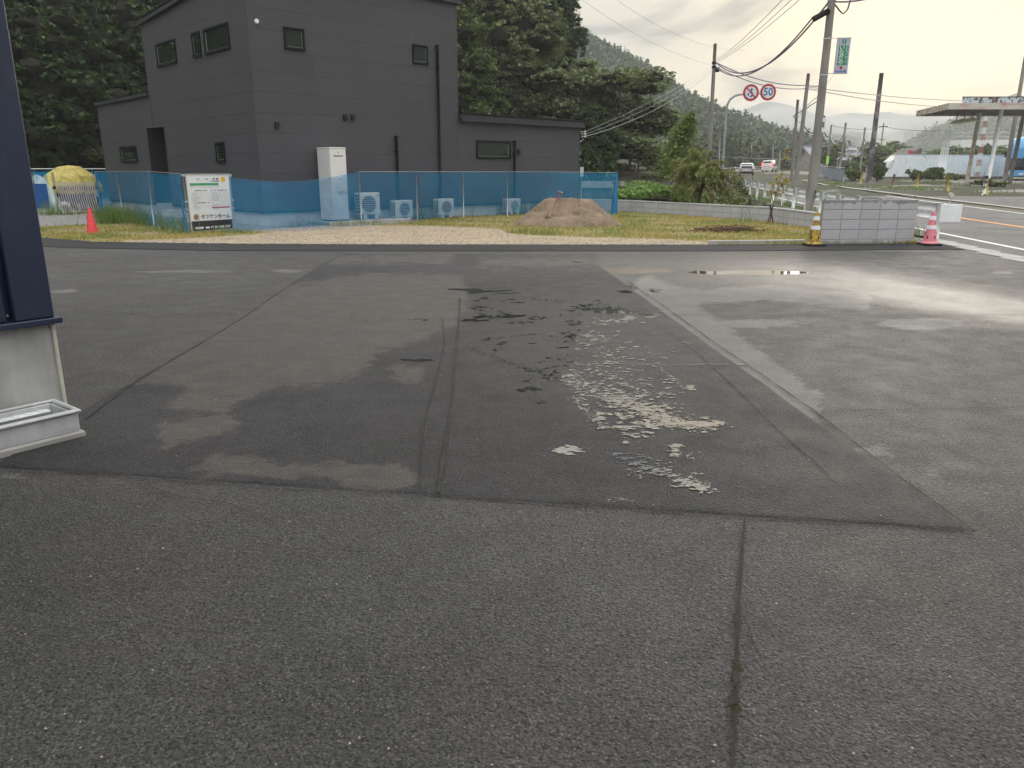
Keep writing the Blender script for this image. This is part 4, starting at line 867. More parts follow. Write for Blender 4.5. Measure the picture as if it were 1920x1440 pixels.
sp_ = at(1030, 405, 22.0); tp_ = at(1049, 363, 21.8); t = thing('shovel', 'wooden shovel with D-shaped grip stuck upright in the sand pile', 'shovel', sp_)
d = (tp_ - sp_); u = d.normalized(); 
m = MB(); m.tube([Vector() - u * .02, d * .80], .017, 8); m.obj('shaft', M['wood'], t)
red = pm('red_grip_paint', (.55, .08, .06), None, 4, .5); s_ = u.cross(Vector((0, 1, 0))).normalized(); m = MB(); e1 = d * .80; m.tube([e1 - u * .05, e1 + u * .05], .02, 8); m.tube([e1 + u * .04, e1 + u * .12 + s_ * .055, e1 + u * .19 + s_ * .06], .011, 6); m.tube([e1 + u * .04, e1 + u * .12 - s_ * .055, e1 + u * .19 - s_ * .06], .011, 6); m.obj('grip_fork', red, t)
m = MB(); m.tube([e1 + u * .19 + s_ * .07, e1 + u * .19 - s_ * .07], .014, 8); m.obj('grip', M['wood'], t)
m = MB(); b = -u * .02; m.add([b + s_ * .09, b - s_ * .09, b - u * .2 - s_ * .1, b - u * .28, b - u * .2 + s_ * .1, b + s_ * .09 + Vector((0, .012, 0)), b - s_ * .09 + Vector((0, .012, 0)), b - u * .2 - s_ * .1 + Vector((0, .012, 0)), b - u * .28 + Vector((0, .012, 0)), b - u * .2 + s_ * .1 + Vector((0, .012, 0))], [(0, 1, 2, 3, 4), (9, 8, 7, 6, 5), (0, 5, 6, 1), (1, 6, 7, 2), (2, 7, 8, 3), (3, 8, 9, 4), (4, 9, 5, 0)]); m.obj('blade', pm('rusty_steel', (.25, .17, .12), (.35, .3, .27), 12, .6, metal=.5), t)
for i, (q, lb) in enumerate((((1034, 390), 'taller white plastic jug between net and sand pile, left of the shovel'), ((1042, 392), 'shorter white plastic jug just behind the shovel shaft'))):
    p = at(q[0], 393, 25.0 - i * .2); o = MB(); o.lathe([(0, 0), (.055, 0), (.06, .02), (.06, .2 + .06 * (1 - i)), (.03, .26 + .06 * (1 - i)), (.025, .30 + .06 * (1 - i)), (0, .30 + .06 * (1 - i))], 14); o = o.obj('plastic_jug', M['white_paint']); o.location = (p.x, p.y, p.z - .0); o.location.z = .28; tag(o, lb, 'jug', 'white jugs by the sand pile')
# ------------------------------------------------------------------ block walls and kerbs
zt_ = at(1630, 374.5, 16.75).z
def blockmat(name, wet):
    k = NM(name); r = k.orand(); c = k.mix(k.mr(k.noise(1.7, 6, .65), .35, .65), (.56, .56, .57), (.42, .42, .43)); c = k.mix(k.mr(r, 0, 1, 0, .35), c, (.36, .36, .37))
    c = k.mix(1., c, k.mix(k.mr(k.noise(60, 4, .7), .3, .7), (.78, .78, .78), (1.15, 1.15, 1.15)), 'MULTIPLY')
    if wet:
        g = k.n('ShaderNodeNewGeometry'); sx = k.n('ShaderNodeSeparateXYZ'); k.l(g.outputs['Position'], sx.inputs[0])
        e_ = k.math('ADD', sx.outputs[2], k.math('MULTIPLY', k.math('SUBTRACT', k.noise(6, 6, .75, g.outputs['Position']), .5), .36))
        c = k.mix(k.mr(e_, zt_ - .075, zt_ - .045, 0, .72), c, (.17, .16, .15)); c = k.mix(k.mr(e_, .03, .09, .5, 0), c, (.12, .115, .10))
    k.set(Base_Color=c, Roughness=.92, Normal=k.bump(k.noise(70, 4, .7), .5, .006)); return k.m
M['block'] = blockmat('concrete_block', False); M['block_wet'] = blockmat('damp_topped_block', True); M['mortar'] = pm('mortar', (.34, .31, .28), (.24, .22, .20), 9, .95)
BLK = {}
def block(w, h, d=.12):
    k = (round(w, 3), round(h, 3))
    if k not in BLK: m = MB(); m.bbox((.0055, 0, .0055), (w - .0055, d, h - .0055), .006); BLK[k] = m.mesh('block', M['block'])
    return BLK[k]
w0, w1 = G(1537, 458.5), G(1712, 457.5); dv = w1 - w0; ang = math.atan2(dv.y, dv.x); Lw = dv.length; bwid = Lw / 5
HB = .185; H0 = .105
zt_ = at(1630, 374.5, (w0.y + w1.y) / 2).z
HB = (zt_ - H0) / 4
t = thing('block_wall', 'short free-standing wall of pale concrete blocks between two traffic cones', 'wall', w0, ang)
m = MB(); m.box((.004, .008, -.05), (Lw - .004, .112, zt_ - .006)); m.obj('mortar', M['mortar'], t)
for r_ in range(5):
    z = 0 if r_ == 0 else H0 + (r_ - 1) * HB; h = H0 if r_ == 0 else HB
    for c in range(5):
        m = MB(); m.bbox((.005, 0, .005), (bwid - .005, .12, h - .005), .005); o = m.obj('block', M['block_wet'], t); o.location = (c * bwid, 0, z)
def lowwall(A_, B2, n, label, rows=2, h=.2, z0=.0):
    d = B2 - A_; t = thing('block_wall', label, 'wall', (A_.x, A_.y, z0), math.atan2(d.y, d.x), 'low concrete block walls edging the lot'); w = d.length / n
    m = MB(); m.box((0, .008, -.2), (d.length, .112, rows * h - .005)); m.obj('mortar', M['mortar'], t)
    for r_ in range(rows):
        for c in range(n): o = link('block', block(w, h), t); o.location = (c * w, 0, r_ * h)
    for c in range(int(n / 3)):
        m = MB(); m.bbox((c * d.length / int(n/3) + .003, -.012, rows * h + .001), ((c + 1) * d.length / int(n/3) - .003, .13, rows * h + .05), .006); m.obj('coping', M['block'], t)
W3 = lambda v: Vector((v.x, v.y, 0))
lowwall(W3(WALL[0]), W3(WALL[1]), 12, 'low grey block wall seen through the blue net corner')
lowwall(W3(WALL[1]), W3(WALL[2]), 17, 'low grey block wall behind the drooping willow sapling'); lowwall(W3(WALL[2]), W3(WALL[3]) + Vector((0, .02, 0)), 9, 'low grey block wall left of the concrete utility pole'); lowwall(W3(WALL[3]), W3(WALL[4]), 10, 'low grey block wall ending behind the mustard cone')
k0, k1 = G(1331, 459), G(1512, 457); dk = (k1 - k0); ka = math.atan2(dk.y, dk.x)
kl_ = [('kerb stone with its end exposed beside the gravel strip', .0), ('pale kerb stone next along from the exposed end', .30), ('pale kerb stone in front of the dead branches', .60), ('pale kerb stone touching the mustard cone', .9)]
for i, (lb, _) in enumerate(kl_):
    m = MB(); w = dk.length / 3.4; a0 = i * w; a1 = min((i + 1) * w - .008, dk.length); m.bbox((a0, 0, -.05), (a1, .14, .085), .012); o = m.obj('kerb_stone', M['concrete']); o.location = k0; o.rotation_euler = (0, 0, ka); tag(o, lb, 'kerb', 'kerb stones along the lawn')
# ------------------------------------------------------------------ navy building with sink
NC = G(131, 757); NA = math.atan2(-.788, -.616)      # corner and direction of its wall
NC = Vector((-2.74, 4.57, 0)); nd = Vector((-.616, -.788, 0)); nn_ = Vector((.788, -.616, 0)); NC = NC + nd * .035
kv = NM('navy_steel'); dst = kv.mr(kv.noise(5, 7, .75, kv.scl((1, 1, .35))), .52, .72, 0, .35); kv.set(Base_Color=kv.mix(dst, kv.mix(kv.mr(kv.noise(2, 3), .3, .7), (.016, .024, .055), (.021, .031, .066)), (.07, .075, .09)), Roughness=.42, Specular_IOR_Level=.5, Normal=kv.bump(kv.noise(2.5, 2), .12, .02)); M['navy'] = kv.m
t = thing('navy_building', 'navy ribbed steel shed corner on a concrete base with a sink', 'building', NC, math.atan2(nd.y, nd.x))
# local: +x along wall away from the corner; outward (towards the yard) = +y
sgn = 1 if (Matrix.Rotation(math.atan2(nd.y, nd.x), 3, 'Z') @ Vector((0, 1, 0))).dot(nn_) > 0 else -1
def bx(mb, a, b, r=0):
    a = (a[0], a[1] * sgn, a[2]); b = (b[0], b[1] * sgn, b[2]); lo_ = tuple(min(p, q) for p, q in zip(a, b)); hi_ = tuple(max(p, q) for p, q in zip(a, b)); return mb.bbox(lo_, hi_, r) if r else mb.box(lo_, hi_)
zf = CAMH + ray(110, 603)[2] / ray(110, 603)[1] * 4.57
m = MB(); bx(m, (0.0, -.12, -.1), (9, 0, zf - .0)); bx(m, (0, -6, -.1), (.12, -.12, zf)); m.obj('base_wall', pm('rendered_concrete', (.46, .455, .44), (.25, .24, .225), 2.6, .75, .2, 40, stretch=(1, 1, .45), lo=.42, hi=.68), t)
m = MB(); bx(m, (-.012, -.02, .0), (.010, .016, zf - .01), .004); m.obj('corner_bead', pm('cream_sealant', (.60, .58, .50), (.45, .43, .36), 5, .6), t)
m = MB(); bx(m, (.005, -6, zf + .03), (9, -.03, 4.6)); m.obj('wall', M['navy'], t)
m = MB(); bx(m, (-.045, -.02, zf - .0), (9, .06, zf + .035), .005); bx(m, (-.045, -6, zf), (-.0, -.02, zf + .035)); m.obj('base_flashing', M['navy'], t)
m = MB(); bx(m, (-.012, -.03, zf + .037), (.20, .032, 4.6), .006); bx(m, (-.012, -.25, zf + .037), (.004, -.031, 4.6)); m.obj('corner_trim', M['navy'], t)
x = .235
M['screw'] = pm('zinc_screw', (.6, .6, .6), None, 4, .3, metal=.9)
for i in range(22):
    m = MB(); w = .115; bx(m, (x, -.03, zf + .037), (x + w, .018, 4.6), .008); rb = m.obj('rib_panel', M['navy'], t)
    for zz in (zf + .07, 1.62, 2.6): m = MB(); Ms = Matrix.Translation((x - .017, -.026 * sgn, zz)) @ Matrix.Rotation(R(-90 * sgn), 4, 'X'); m.prism([(.0075*math.cos(q*.785), .0075*math.sin(q*.785)) for q in range(8)], 0, .008, Ms); m.prism([(.0045*math.cos(q*.785), .0045*math.sin(q*.785)) for q in range(8)], .008, .012, Ms); m.obj('screw', M['screw'], rb)
    x += w + .034
m = MB(); bx(m, (-.1, -6, 4.6), (9, .1, 4.7)); m.obj('roof', M['navy'], t)
iM = (Matrix.Translation(NC) @ Matrix.Rotation(math.atan2(nd.y, nd.x), 4, 'Z')).inverted()       # added unseen box behind the camera; blocks back sky to darken near ground
m = MB(); m.box((-9, -9, -.1), (9, -3.2, 5.2), iM); m.obj('added_sky_blocker', M['navy'], t)
kk = NM('sink_plastic'); kk.set(Base_Color=kk.mix(kk.mr(kk.noise(4, 6, .7, kk.scl((1, 1, .4))), .4, .68), (.56, .57, .57), (.38, .39, .39)), Roughness=.45, Normal=kk.bump(kk.noise(30, 3), .15, .01))
f0 = G(150, 821); q = f0 - NC; sx0 = q.dot(nd); sy0 = q.dot(nn_)
t = thing('wash_trough', 'grey concrete wash trough standing against the navy building base', 'sink', NC, math.atan2(nd.y, nd.x))
hh = CAMH + ray(150, 768)[2] / ray(150, 768)[1] * (f0.y + .02)
print('SINK', sx0, sy0, hh, 'zf', zf, 'zt', zt_)
hh += .005; x0, x1, y0, y1, rt = sx0 - .03, 2.4, .012, sy0, .028
m = MB(); bx(m, (x0 + .02, y0 + .02, .045), (x1, y1 - .012, .06)); bx(m, (x0 + .015, y1 - .035, .05), (x1, y1 - .012, hh - .02), .006); bx(m, (x0 + .015, y0, .05), (x0 + .04, y1 - .035, hh - .02), .006); bx(m, (x0 + .04, y0, .05), (x1, y0 + .03, hh - .02), .004); m.obj('basin', kk.m, t)
m = MB(); bx(m, (x0, y1 - .028, hh - .022), (x1, y1 + .006, hh), .008); bx(m, (x0, y0 + .02, hh - .0215), (x0 + .03, y1 - .028, hh - .0005), .008); bx(m, (x0, y0, hh - .021), (x1, y0 + .02, hh - .001), .008); m.obj('rim', kk.m, t)
m = MB(); bx(m, (x0 - .005, y0, -.02), (x1, y1 + .008, .042), .012); m.obj('plinth', M['concrete'], t)
m = MB(); bx(m, (x0 + .06, y0 + .03, hh - .055), (x1, y0 + .085, hh - .048), .003)
for i in range(30): bx(m, (x0 + .09 + i * .07, y0 + .04, hh - .047), (x0 + .12 + i * .07, y0 + .075, hh - .044))
m.obj('soap_shelf', M['white_paint'], t)
ch = pm('chrome', (.75, .76, .78), None, 3, .12, metal=1.)
q = at(4, 650, 4.2); ql = q - NC; tx = ql.dot(nd)
t = thing('water_tap', 'chrome tap poking from the concrete base above the trough', 'tap', NC, math.atan2(nd.y, nd.x))
tz = q.z; m = MB(); m.tube([(tx + .07, 0, tz + .0), (tx + .07, .06 * sgn, tz + .0), (tx + .055, .09 * sgn, tz - .005), (tx + .02, .11 * sgn, tz - .035)], [.012, .012, .012, .011], 10); m.obj('spout', ch, t); m = MB(); m.tube([(tx + .07, .045 * sgn, tz), (tx + .07, .045 * sgn, tz + .05)], .008, 8); m.tube([(tx + .03, .045 * sgn, tz + .055), (tx + .11, .045 * sgn, tz + .055)], .007, 8); m.obj('handle', ch, t)
#--SPLIT--
# ------------------------------------------------------------------ guardrail
t = thing('guardrail', 'white steel guardrail along the near edge of the main road', 'guardrail', (0, 0, 0))
def rp(y, off=0.): return Vector((rail_x(y) + off, y, T(y)))
ys_r = [17.95, 19.7] + [21.9 + 2.15 * i for i in range(16)]
for i, y in enumerate(ys_r):
    p = rp(y, -.07); m = MB(); r = .075 if i == 0 else .062; m.tube([p - Vector((0, 0, .1)), p + Vector((0, 0, .80 if i else .82))], r, 14); o = m.obj('post', M['white_paint'], t)
    if i: m = MB(); m.bbox((p.x + .03, p.y - .06, p.z + .50), (p.x + .13, p.y + .06, p.z + .74), .008); m.obj('bracket', M['white_paint'], t)
prof = [(0, .78), (.05, .755), (.085, .70), (.05, .645), (.02, .61), (.05, .575), (.085, .52), (.05, .465), (0, .44)]
def beam(y0, y1):
    m = MB(); vs = []; n = 6
    for i in range(n + 1):
        p = rp(y0 + (y1 - y0) * i / n, .04)
        for o, z in prof: vs.append((p.x + o * .8, p.y, p.z + z + .0))
    k = len(prof); m.smooth = True; m.add(vs, [(i*k+j, i*k+j+1, (i+1)*k+j+1, (i+1)*k+j) for i in range(n) for j in range(k-1)]); return m.obj('rail_beam', M['white_paint'], t)
yb = [17.9] + [21.5 + 4.3 * i for i in range(9)]
for a, b in zip(yb, yb[1:]): beam(a, b - .01)
for y in ys_r[1:8]:
    for dy in (-.16, .16):
        for z in (.70, .52): p = rp(y + dy, .035); m = MB(); m.tube([(p.x - .01, p.y, p.z + z), (p.x - .035, p.y, p.z + z)], .022, 8); m.obj('bolt', M['black'], t)
# end terminal: rolled white plate round the last post
m = MB(); vs = []
for i in range(13):
    a = R(-100 + i * 20); 
    c = rp(17.95, .02); vs += [(c.x - .0 + .17 * math.cos(a), c.y - .12 + .17 * math.sin(a) - (.1 if i in (5, 6, 7) else 0), c.z + .40), (c.x + .17 * math.cos(a), c.y - .12 + .17 * math.sin(a) - (.1 if i in (5, 6, 7) else 0), c.z + .80)]
m.smooth = True; m.add(vs, [(2*i, 2*i+2, 2*i+3, 2*i+1) for i in range(12)]); m.obj('end_plate', M['white_paint'], t)
m = MB(); c = rp(17.75, .0); m.bbox((c.x - .20, c.y - .16, .41), (c.x + .28, c.y - .13, .80), .006); m.obj('end_face', M['white_paint'], t)
M['amber'] = pm('aged_amber_reflector', (.62, .55, .38), (.5, .45, .33), 8, .35)
def delineator(y, lb, z0=.8, off=-.02):
    p = rp(y, off); t = thing('delineator', lb, 'reflector', (p.x, p.y, p.z + z0), 0, 'round reflectors on the guardrail')
    m = MB(); m.tube([(0, 0, -.02), (0, 0, .12)], .012, 6); m.obj('stem', M['galv'], t); m = MB(); m.tube([(0, -.03, .17), (0, .03, .17)], .062, 18); m.obj('housing', M['galv'], t); m = MB(); m.tube([(0, -.036, .17), (0, -.0305, .17)], .052, 18); m.obj('lens', M['amber'], t)
delineator(17.7, 'round amber reflector on the guardrail end plate above the pink cone', .82, .05); delineator(36, 'round amber reflector on the guardrail left of the concrete pole', .8)
# retaining wall between the road verge and the channel
vs = []; ys2 = np.arange(18.5, 60, 1.5)
m = MB()
for a, b in zip(ys2, ys2[1:]):
    xa, xb = rail_x(a) - .42, rail_x(b) - .42; za, zb = T(a) - .05, T(b) - .05
    m.add([(xa, a, za - 1.6), (xb, b, zb - 1.6), (xb, b, zb), (xa, a, za), (xa + .3, a, za), (xb + .3, b, zb)], [(0, 3, 2, 1), (3, 4, 5, 2)])
m.obj('retaining_wall', M['conc_dirty'], kind='structure')
pts = []
for _ in range(2200):
    y = random.uniform(19, 52); x = rail_x(y) + random.uniform(-.40, .25)
    if math.sin(y * 1.7) + random.random() > .3: pts.append((x, y, T(y) - .06))
blades('verge_grass', pts, .08, .38, .02, .5, M['weed'])
pts = []
for _ in range(60): y = random.uniform(40, 70); c = 1.2 if y < 60 else 2; pts.append((np.interp(y, [28, 40, 60, 78], [19.8, 20.9, 23.9, 28.3]) + random.gauss(0, .25), y, T(y)))
for q in ((1530,345,.6),(1572,346,.5),(1560,352,.5),(1640,351,1.2),(1690,354,1.),(1730,357,1.2),(1850,362,1.),(1890,345,2.5),(1760,345,1.5),(1480,352,1.0),(1500,358,1.2)):
    p = GT(q[0], q[1])
    for _ in range(150): pts.append((p.x + random.gauss(0, q[2] * .8), p.y + random.gauss(0, q[2]), p.z - .05))
blades('roadside_weeds', pts, .06, .34, .05, .6, M['weed'])
# weeds and vines in the channel; kudzu bank
def leafcards(name, C, size, mat, up=.4, parent=None, droop=None, **k):
    n = len(C); C = np.array(C, float); nrm = RNG.randn(n, 3); nrm[:, 2] = np.abs(nrm[:, 2]) + up; nrm /= np.linalg.norm(nrm, axis=1)[:, None]
    a = np.cross(nrm, RNG.randn(n, 3)); a /= np.linalg.norm(a, axis=1)[:, None] + 1e-9; b = np.cross(nrm, a); s = size * (.6 + .8 * RNG.rand(n, 1))
    if droop is not None: a[:, 2] -= droop; a /= np.linalg.norm(a, axis=1)[:, None]
    V = np.stack([C - a * s * .5, C + b * s * .32, C + a * s * .55, C - b * s * .32], 1).reshape(-1, 3); F = np.arange(n * 4).reshape(n, 4); me = npmesh(name, V, F, mat)
    return me if k.pop('mesh_only', False) else link(name, me, parent, **k)
pts = []
for _ in range(26000):
    y = random.uniform(31, 47); u = random.random(); a = 1.0 + max(0, y - 33.5) * .3 if y > 33.5 else wall_x(y); a += .3; b = rail_x(y) - .8; x = a + (b - a) * u
    px_, py_ = proj(x, y, .4)
    hgt = .55 * math.exp(-((px_ - 1290) / 160) ** 2) + .12 * math.sin(x * 2) + .1 * math.sin(y * 1.7 + x) + .0
    if px_ < 1150 or px_ > 1375: continue
    z = -.5 + (.92 + hgt) * math.sin(math.pi * min(1, u * 1.2 + .12)) ** .5 * random.uniform(.85, 1.0); pts.append((x, y, z))
leafcards('ground_cover_vines', pts, .17, M['leaf_kudzu'], 1.0, kind='stuff')
pts = []
for _ in range(5200):
    y = random.uniform(23, 34); a = wall_x(y) + .2; b = rail_x(y) - .6
    if b > a: pts.append((random.uniform(a, b), y, -1.2 + random.random() ** 2 * .9))
for _ in range(7000):
    y = random.uniform(34, 58); b = rail_x(y) - .55; x = random.uniform(b - 4.5, b); pts.append((x, y, T(y) - .75 + random.random() ** 1.5 * .95))
leafcards('channel_weeds', pts, .14, M['leaf_mid'], .6, kind='stuff')
# ------------------------------------------------------------------ poles and wires
POLES = {}
def upole(key, label, top, bx_, by_=None, Yd=None, r0=.16, r1=.11, mat='pole', group='utility poles', bands=False):
    p = GT(bx_, by_) if Yd is None else None
    if Yd is not None: d = ray(bx_, by_ or 345); p = Vector((d[0] / d[1] * Yd, Yd, T(Yd)))
    tt = at(top[0], top[1], p.y); base = Vector((p.x, p.y, T(p.y) - .3)); tp = Vector((tt.x, p.y, tt.z)) - base
    t = thing('utility_pole', label, 'utility pole', base, 0, group); m = MB(); n = 8; m.tube([tp * (i / n) for i in range(n + 1)], [r0 + (r1 - r0) * i / n for i in range(n + 1)], 14); m.obj('shaft', M[mat], t)
    POLES[key] = (base, tp, t, r0, r1); return t
def on(key, f, dx=0, dz=0): b, tp, _, _, _ = POLES[key]; return b + tp * f + Vector((dx, 0, dz))
def onpy(key, py_, dx=0):
    b, tp, _, _, _ = POLES[key]; z = at(960, py_, b.y).z; f = (z - b.z) / tp.z; return b + tp * f + Vector((dx, 0, 0))
t = upole('A', 'tall concrete utility pole rising behind the block wall, carrying the green banner', (1566, -60), 1517, 396, r0=.165, r1=.125)
for py_ in (0, 72, 140, 300): p = onpy('A', py_) - POLES['A'][0]; m = MB(); m.tube([p - Vector((0, 0, .03)), p + Vector((0, 0, .03))], .15, 14); m.obj('steel_band', M['galv'], t)
p = onpy('A', 28) - POLES['A'][0]; m = MB(); m.tube([p + Vector((-.62, -.1, -.16)), p + Vector((-.1, -.1, .12))], .10, 12); m.obj('cable_closure', M['black'], t)
m = MB(); q = p + Vector((-.05, -.1, 0)); m.tube([onpy('A', 10) - POLES['A'][0] + Vector((.1, -.1, 0)), p + Vector((.3, -.1, .1)), p + Vector((.42, -.1, .02)), p + Vector((.56, -.1, .15)), p + Vector((.65, -.1, .6))], .025, 6); m.obj('cable_loop', M['black'], t)
for py_, dx in ((224, .10), (243, .10)): p = onpy('A', py_) - POLES['A'][0]; m = MB(); m.box((p.x + dx - .02, p.y - .17, p.z - .1), (p.x + dx + .10, p.y - .14, p.z + .06)); m.obj('number_plate', M['white_paint'], t)
t = upole('B', 'pale grey pole behind the willow sapling where the wires meet', (1341, 82), 1327, 350, Yd=46, r0=.14, r1=.09)
for py_ in (118, 126): p = onpy('B', py_) - POLES['B'][0]; m = MB(); m.tube([p - Vector((0, 0, .05)), p + Vector((0, 0, .05))], .13, 12); m.obj('steel_band', M['black'], t)
p = onpy('B', 130) - POLES['B'][0]; m = MB(); m.bbox((p.x + .08, p.y - .1, p.z - .14), (p.x + .3, p.y + .1, p.z + .1), .02); m.obj('junction_box', M['black'], t)
upole('C', 'thin brown pole left of the taller pole hung with a slack cable', (1496, 187), 1483, 352, Yd=57, r0=.12, r1=.09); upole('D', 'leaning grey pole with a slack drooping cable bundle on it', (1516, 138), 1491, 353, Yd=55, r0=.17, r1=.11)
upole('E', 'slim pole standing just behind the banner pole', (1546, 217), 1531, 340, Yd=62, r0=.11, r1=.08); upole('F', 'distant thin pole in front of the long tiled roof', (1559, 234), 1550, 310, Yd=120, r0=.16, r1=.12); upole('G', 'distant pole holding the looping cable between two roofs', (1586, 230), 1575, 312, Yd=110, r0=.17, r1=.13)
upole('H', 'distant pole at the right end of the looping cable', (1622, 239), 1614, 305, Yd=112, r0=.15, r1=.11); upole('I', 'dark blotchy pole between two roadside bushes', (1653, 137), 1628, 342, r0=.24, r1=.17, mat='pole_dark')
t = upole('J', 'far pole with crossarms right of the dark blotchy pole', (1657, 230), 1649, 305, Yd=150, r0=.16, r1=.1)
for py_, w in ((237, 1.6), (262, .8)): p = onpy('J', py_) - POLES['J'][0]; m = MB(); m.box((p.x - w / 2, p.y - .1, p.z - .06), (p.x + w / 2, p.y + .1, p.z + .06)); m.obj('crossarm', M['black'], t)
upole('K', 'tall brown pole rising behind the rusty canopy beside the bus', (1924, 100), 1890, 300, Yd=70, r0=.2, r1=.14)
for i, (a, b, Yd, w) in enumerate(((1350, 258, 150, 'far pole low among the dark conifers, nearest the willow'), (1410, 266, 160, 'far pole above the white car'), (1450, 268, 170, 'far pole above the white van'), (1463, 281, 130, 'short far pole right of the white van'))): upole('z%d' % i, w, (a, b), a - 2, 315, Yd=Yd, r0=.13, r1=.1, mat='galv')
def wire(label, a, b, sag, r=.012, mat='black', group='overhead wires', name='overhead_wire'):
    P = []; n = 18
    for i in range(n + 1): f = i / n; p = a.lerp(b, f); P.append(p - Vector((0, 0, sag * 4 * f * (1 - f))))
    m = MB(); m.tube([p - a for p in P], r, 5, False); o = m.obj(name, M[mat]); o.location = a; return tag(o, label, 'wire', group)
M['violet'] = pm('violet_cable', (.13, .09, .17), (.22, .17, .26), 3, .6); M['paleW'] = pm('pale_cable', (.45, .45, .47), None, 3, .6)
b1 = onpy('B', 117, .08); b2 = onpy('B', 125, .08)
wire('upper violet cable sagging from the banner pole to the pale grey pole', onpy('A', 4, -.1), b1, 1.3, .035, 'violet'); wire('lower violet cable sagging from the black closure to the pale grey pole', onpy('A', 32, -.6), b2, 1.1, .03, 'violet')
wire('violet cable running off the top of the banner pole', onpy('A', 3, .1), at(1720, -40, 26), .2, .03, 'violet'); 
wire('violet cable from the pale grey pole down to the leaning grey pole', b1, onpy('D', 160), .35, .03, 'violet'); wire('lower twin cable from the pale grey pole to the leaning grey pole', b2, onpy('D', 166), .4, .025, 'violet')
for i, dx in enumerate((0, 18, 34)): wire(('faint wire rising from the pale grey pole, steepest of three', 'faint wire rising from the pale grey pole, middle of three', 'faint wire rising from the pale grey pole, lowest of three')[i], onpy('B', 112 + i * 3, .06), at(1478 + dx, -12, 18), .15, .009, 'paleW')
he = HC + FD * (W2 + .22) - LD * .12
for i in range(3): wire(('top service wire from the house insulator to the pale grey pole', 'middle service wire from the house insulator to the pale grey pole', 'lowest and palest service wire from the house to the pale grey pole')[i], Vector((he.x, he.y, 3.0 - i * .09)), onpy('B', 122 + i * 4), .18 + i * .13, (.006, .006, .010)[i], 'paleW')
wire('faint long wire running right from the leaning grey pole', onpy('D', 163), at(1960, 186, 90), .5, .03, 'paleW'); wire('fainter long wire running right just under its twin', onpy('D', 166), at(1960, 190, 90), .9, .03, 'paleW')
P = [onpy('D', 161) , onpy('D', 162, .9), onpy('D', 172, 1.25), onpy('D', 185, 1.1), onpy('D', 197, .4), onpy('D', 205, .1)]; m = MB(); m.tube([p - P[0] for p in P], .03, 6); m.tube([P[2] - P[0] + Vector((-.05,0,0)), onpy('D', 188, .5) - P[0], onpy('D', 200, .1) - P[0]], .02, 6); o = m.obj('hanging_cable', M['black']); o.location = P[0]; tag(o, 'slack loop of black cable hanging off the leaning grey pole', 'cable')
m = MB(); P = [onpy('D', 205, -.05), onpy('D', 218, -.7), onpy('C', 225, 0)]; m.tube([p - P[0] for p in P], .025, 6); m.tube([Vector(), onpy('D', 228, -.5) - P[0], onpy('D', 230, 0.1) - P[0]], .025, 6); o = m.obj('hanging_cable', M['black']); o.location = P[0]; tag(o, 'small slack cable loop between the leaning pole and its thin neighbour', 'cable')
wire('cable dipping from the leaning grey pole behind the banner pole', onpy('D', 232), onpy('E', 241), .5, .035, 'black'); wire('cable from the slim pole down to the distant pole by the long roof', onpy('E', 240), onpy('F', 252), .5, .05); wire('pale looping cable between the two distant poles over the roofs', onpy('F', 252), onpy('G', 248), 1.4, .07, 'paleW')
wire('deepest looping cable between distant poles over the small house', onpy('G', 249), onpy('H', 258), 2.6, .07, 'paleW'); wire('steep cable from the distant pole down to the dark blotchy pole', onpy('H', 258), onpy('I', 275), .3, .05); wire('high level wire from the far crossarm pole towards the canopy', onpy('J', 237), at(1765, 245, 120), .3, .035); wire('thin high wire across the misty hill between distant poles', onpy('F', 235), onpy('J', 238), .5, .03)
wire('thin low wire crossing behind the dark blotchy pole', at(1590, 281, 130), at(1960, 262, 100), .8, .03); wire('long low wire above the far cars', at(1330, 292, 150), at(1590, 296, 150), .4, .03, 'paleW')
for i, (a, b) in enumerate((((1150, -5), (1400, 95)), ((1085, -5), (1380, 130)))): wire(('upper faint high-voltage wire against the clouds', 'lower faint high-voltage wire against the clouds')[i], at(*a, 200), at(*b, 260), 3, .04, 'paleW')
# banner
pa, pb = onpy('A', 72, .15), onpy('A', 138, .15)
q = [at(1570, 71, 30.5), at(1596, 71, 30.5), at(1588.5, 138, 30.5), at(1562.5, 138, 30.5)]
c = (q[0] + q[2]) / 2; t = thing('pole_banner', 'white and green vertical advertising banner fixed to the concrete pole', 'banner', c)
hx = (q[1] - q[0]) / 2; vz = (q[0] - q[3]) / 2; HH = vz.z; HW = hx.x; sh = vz.x / vz.z
def sp3(x, z, y=0): return Vector((x * HW + z * HH * sh, y, z * HH))
def quad3(x0, z0, x1, z1, y0, y1): 
    m = MB(); m.add([sp3(x0, z0, y0), sp3(x1, z0, y0), sp3(x1, z1, y0), sp3(x0, z1, y0), sp3(x0, z0, y1), sp3(x1, z0, y1), sp3(x1, z1, y1), sp3(x0, z1, y1)], [(0,1,2,3),(7,6,5,4),(0,4,5,1),(1,5,6,2),(2,6,7,3),(3,7,4,0)]); return m
M['banner'] = pm('pale_lilac_banner', (.55, .57, .68), (.48, .50, .60), 2, .6); M['bgreen'] = pm('banner_green', (.03, .30, .14), None, 3, .6); M['red'] = pm('sign_red', (.55, .03, .05), None, 3, .5); M['blue'] = pm('sign_blue', (.03, .12, .42), None, 3, .5)
quad3(-1, -1, 1, 1, 0, .02).obj('panel', M['banner'], t); quad3(-1.03, -1.02, 1.03, -1, -.01, .03).obj('frame', M['galv'], t); quad3(-1.03, 1, 1.03, 1.02, -.01, .03).obj('frame', M['galv'], t)
quad3(-.62, -.52, .78, .60, -.006, -.001).obj('green_field', M['bgreen'], t)
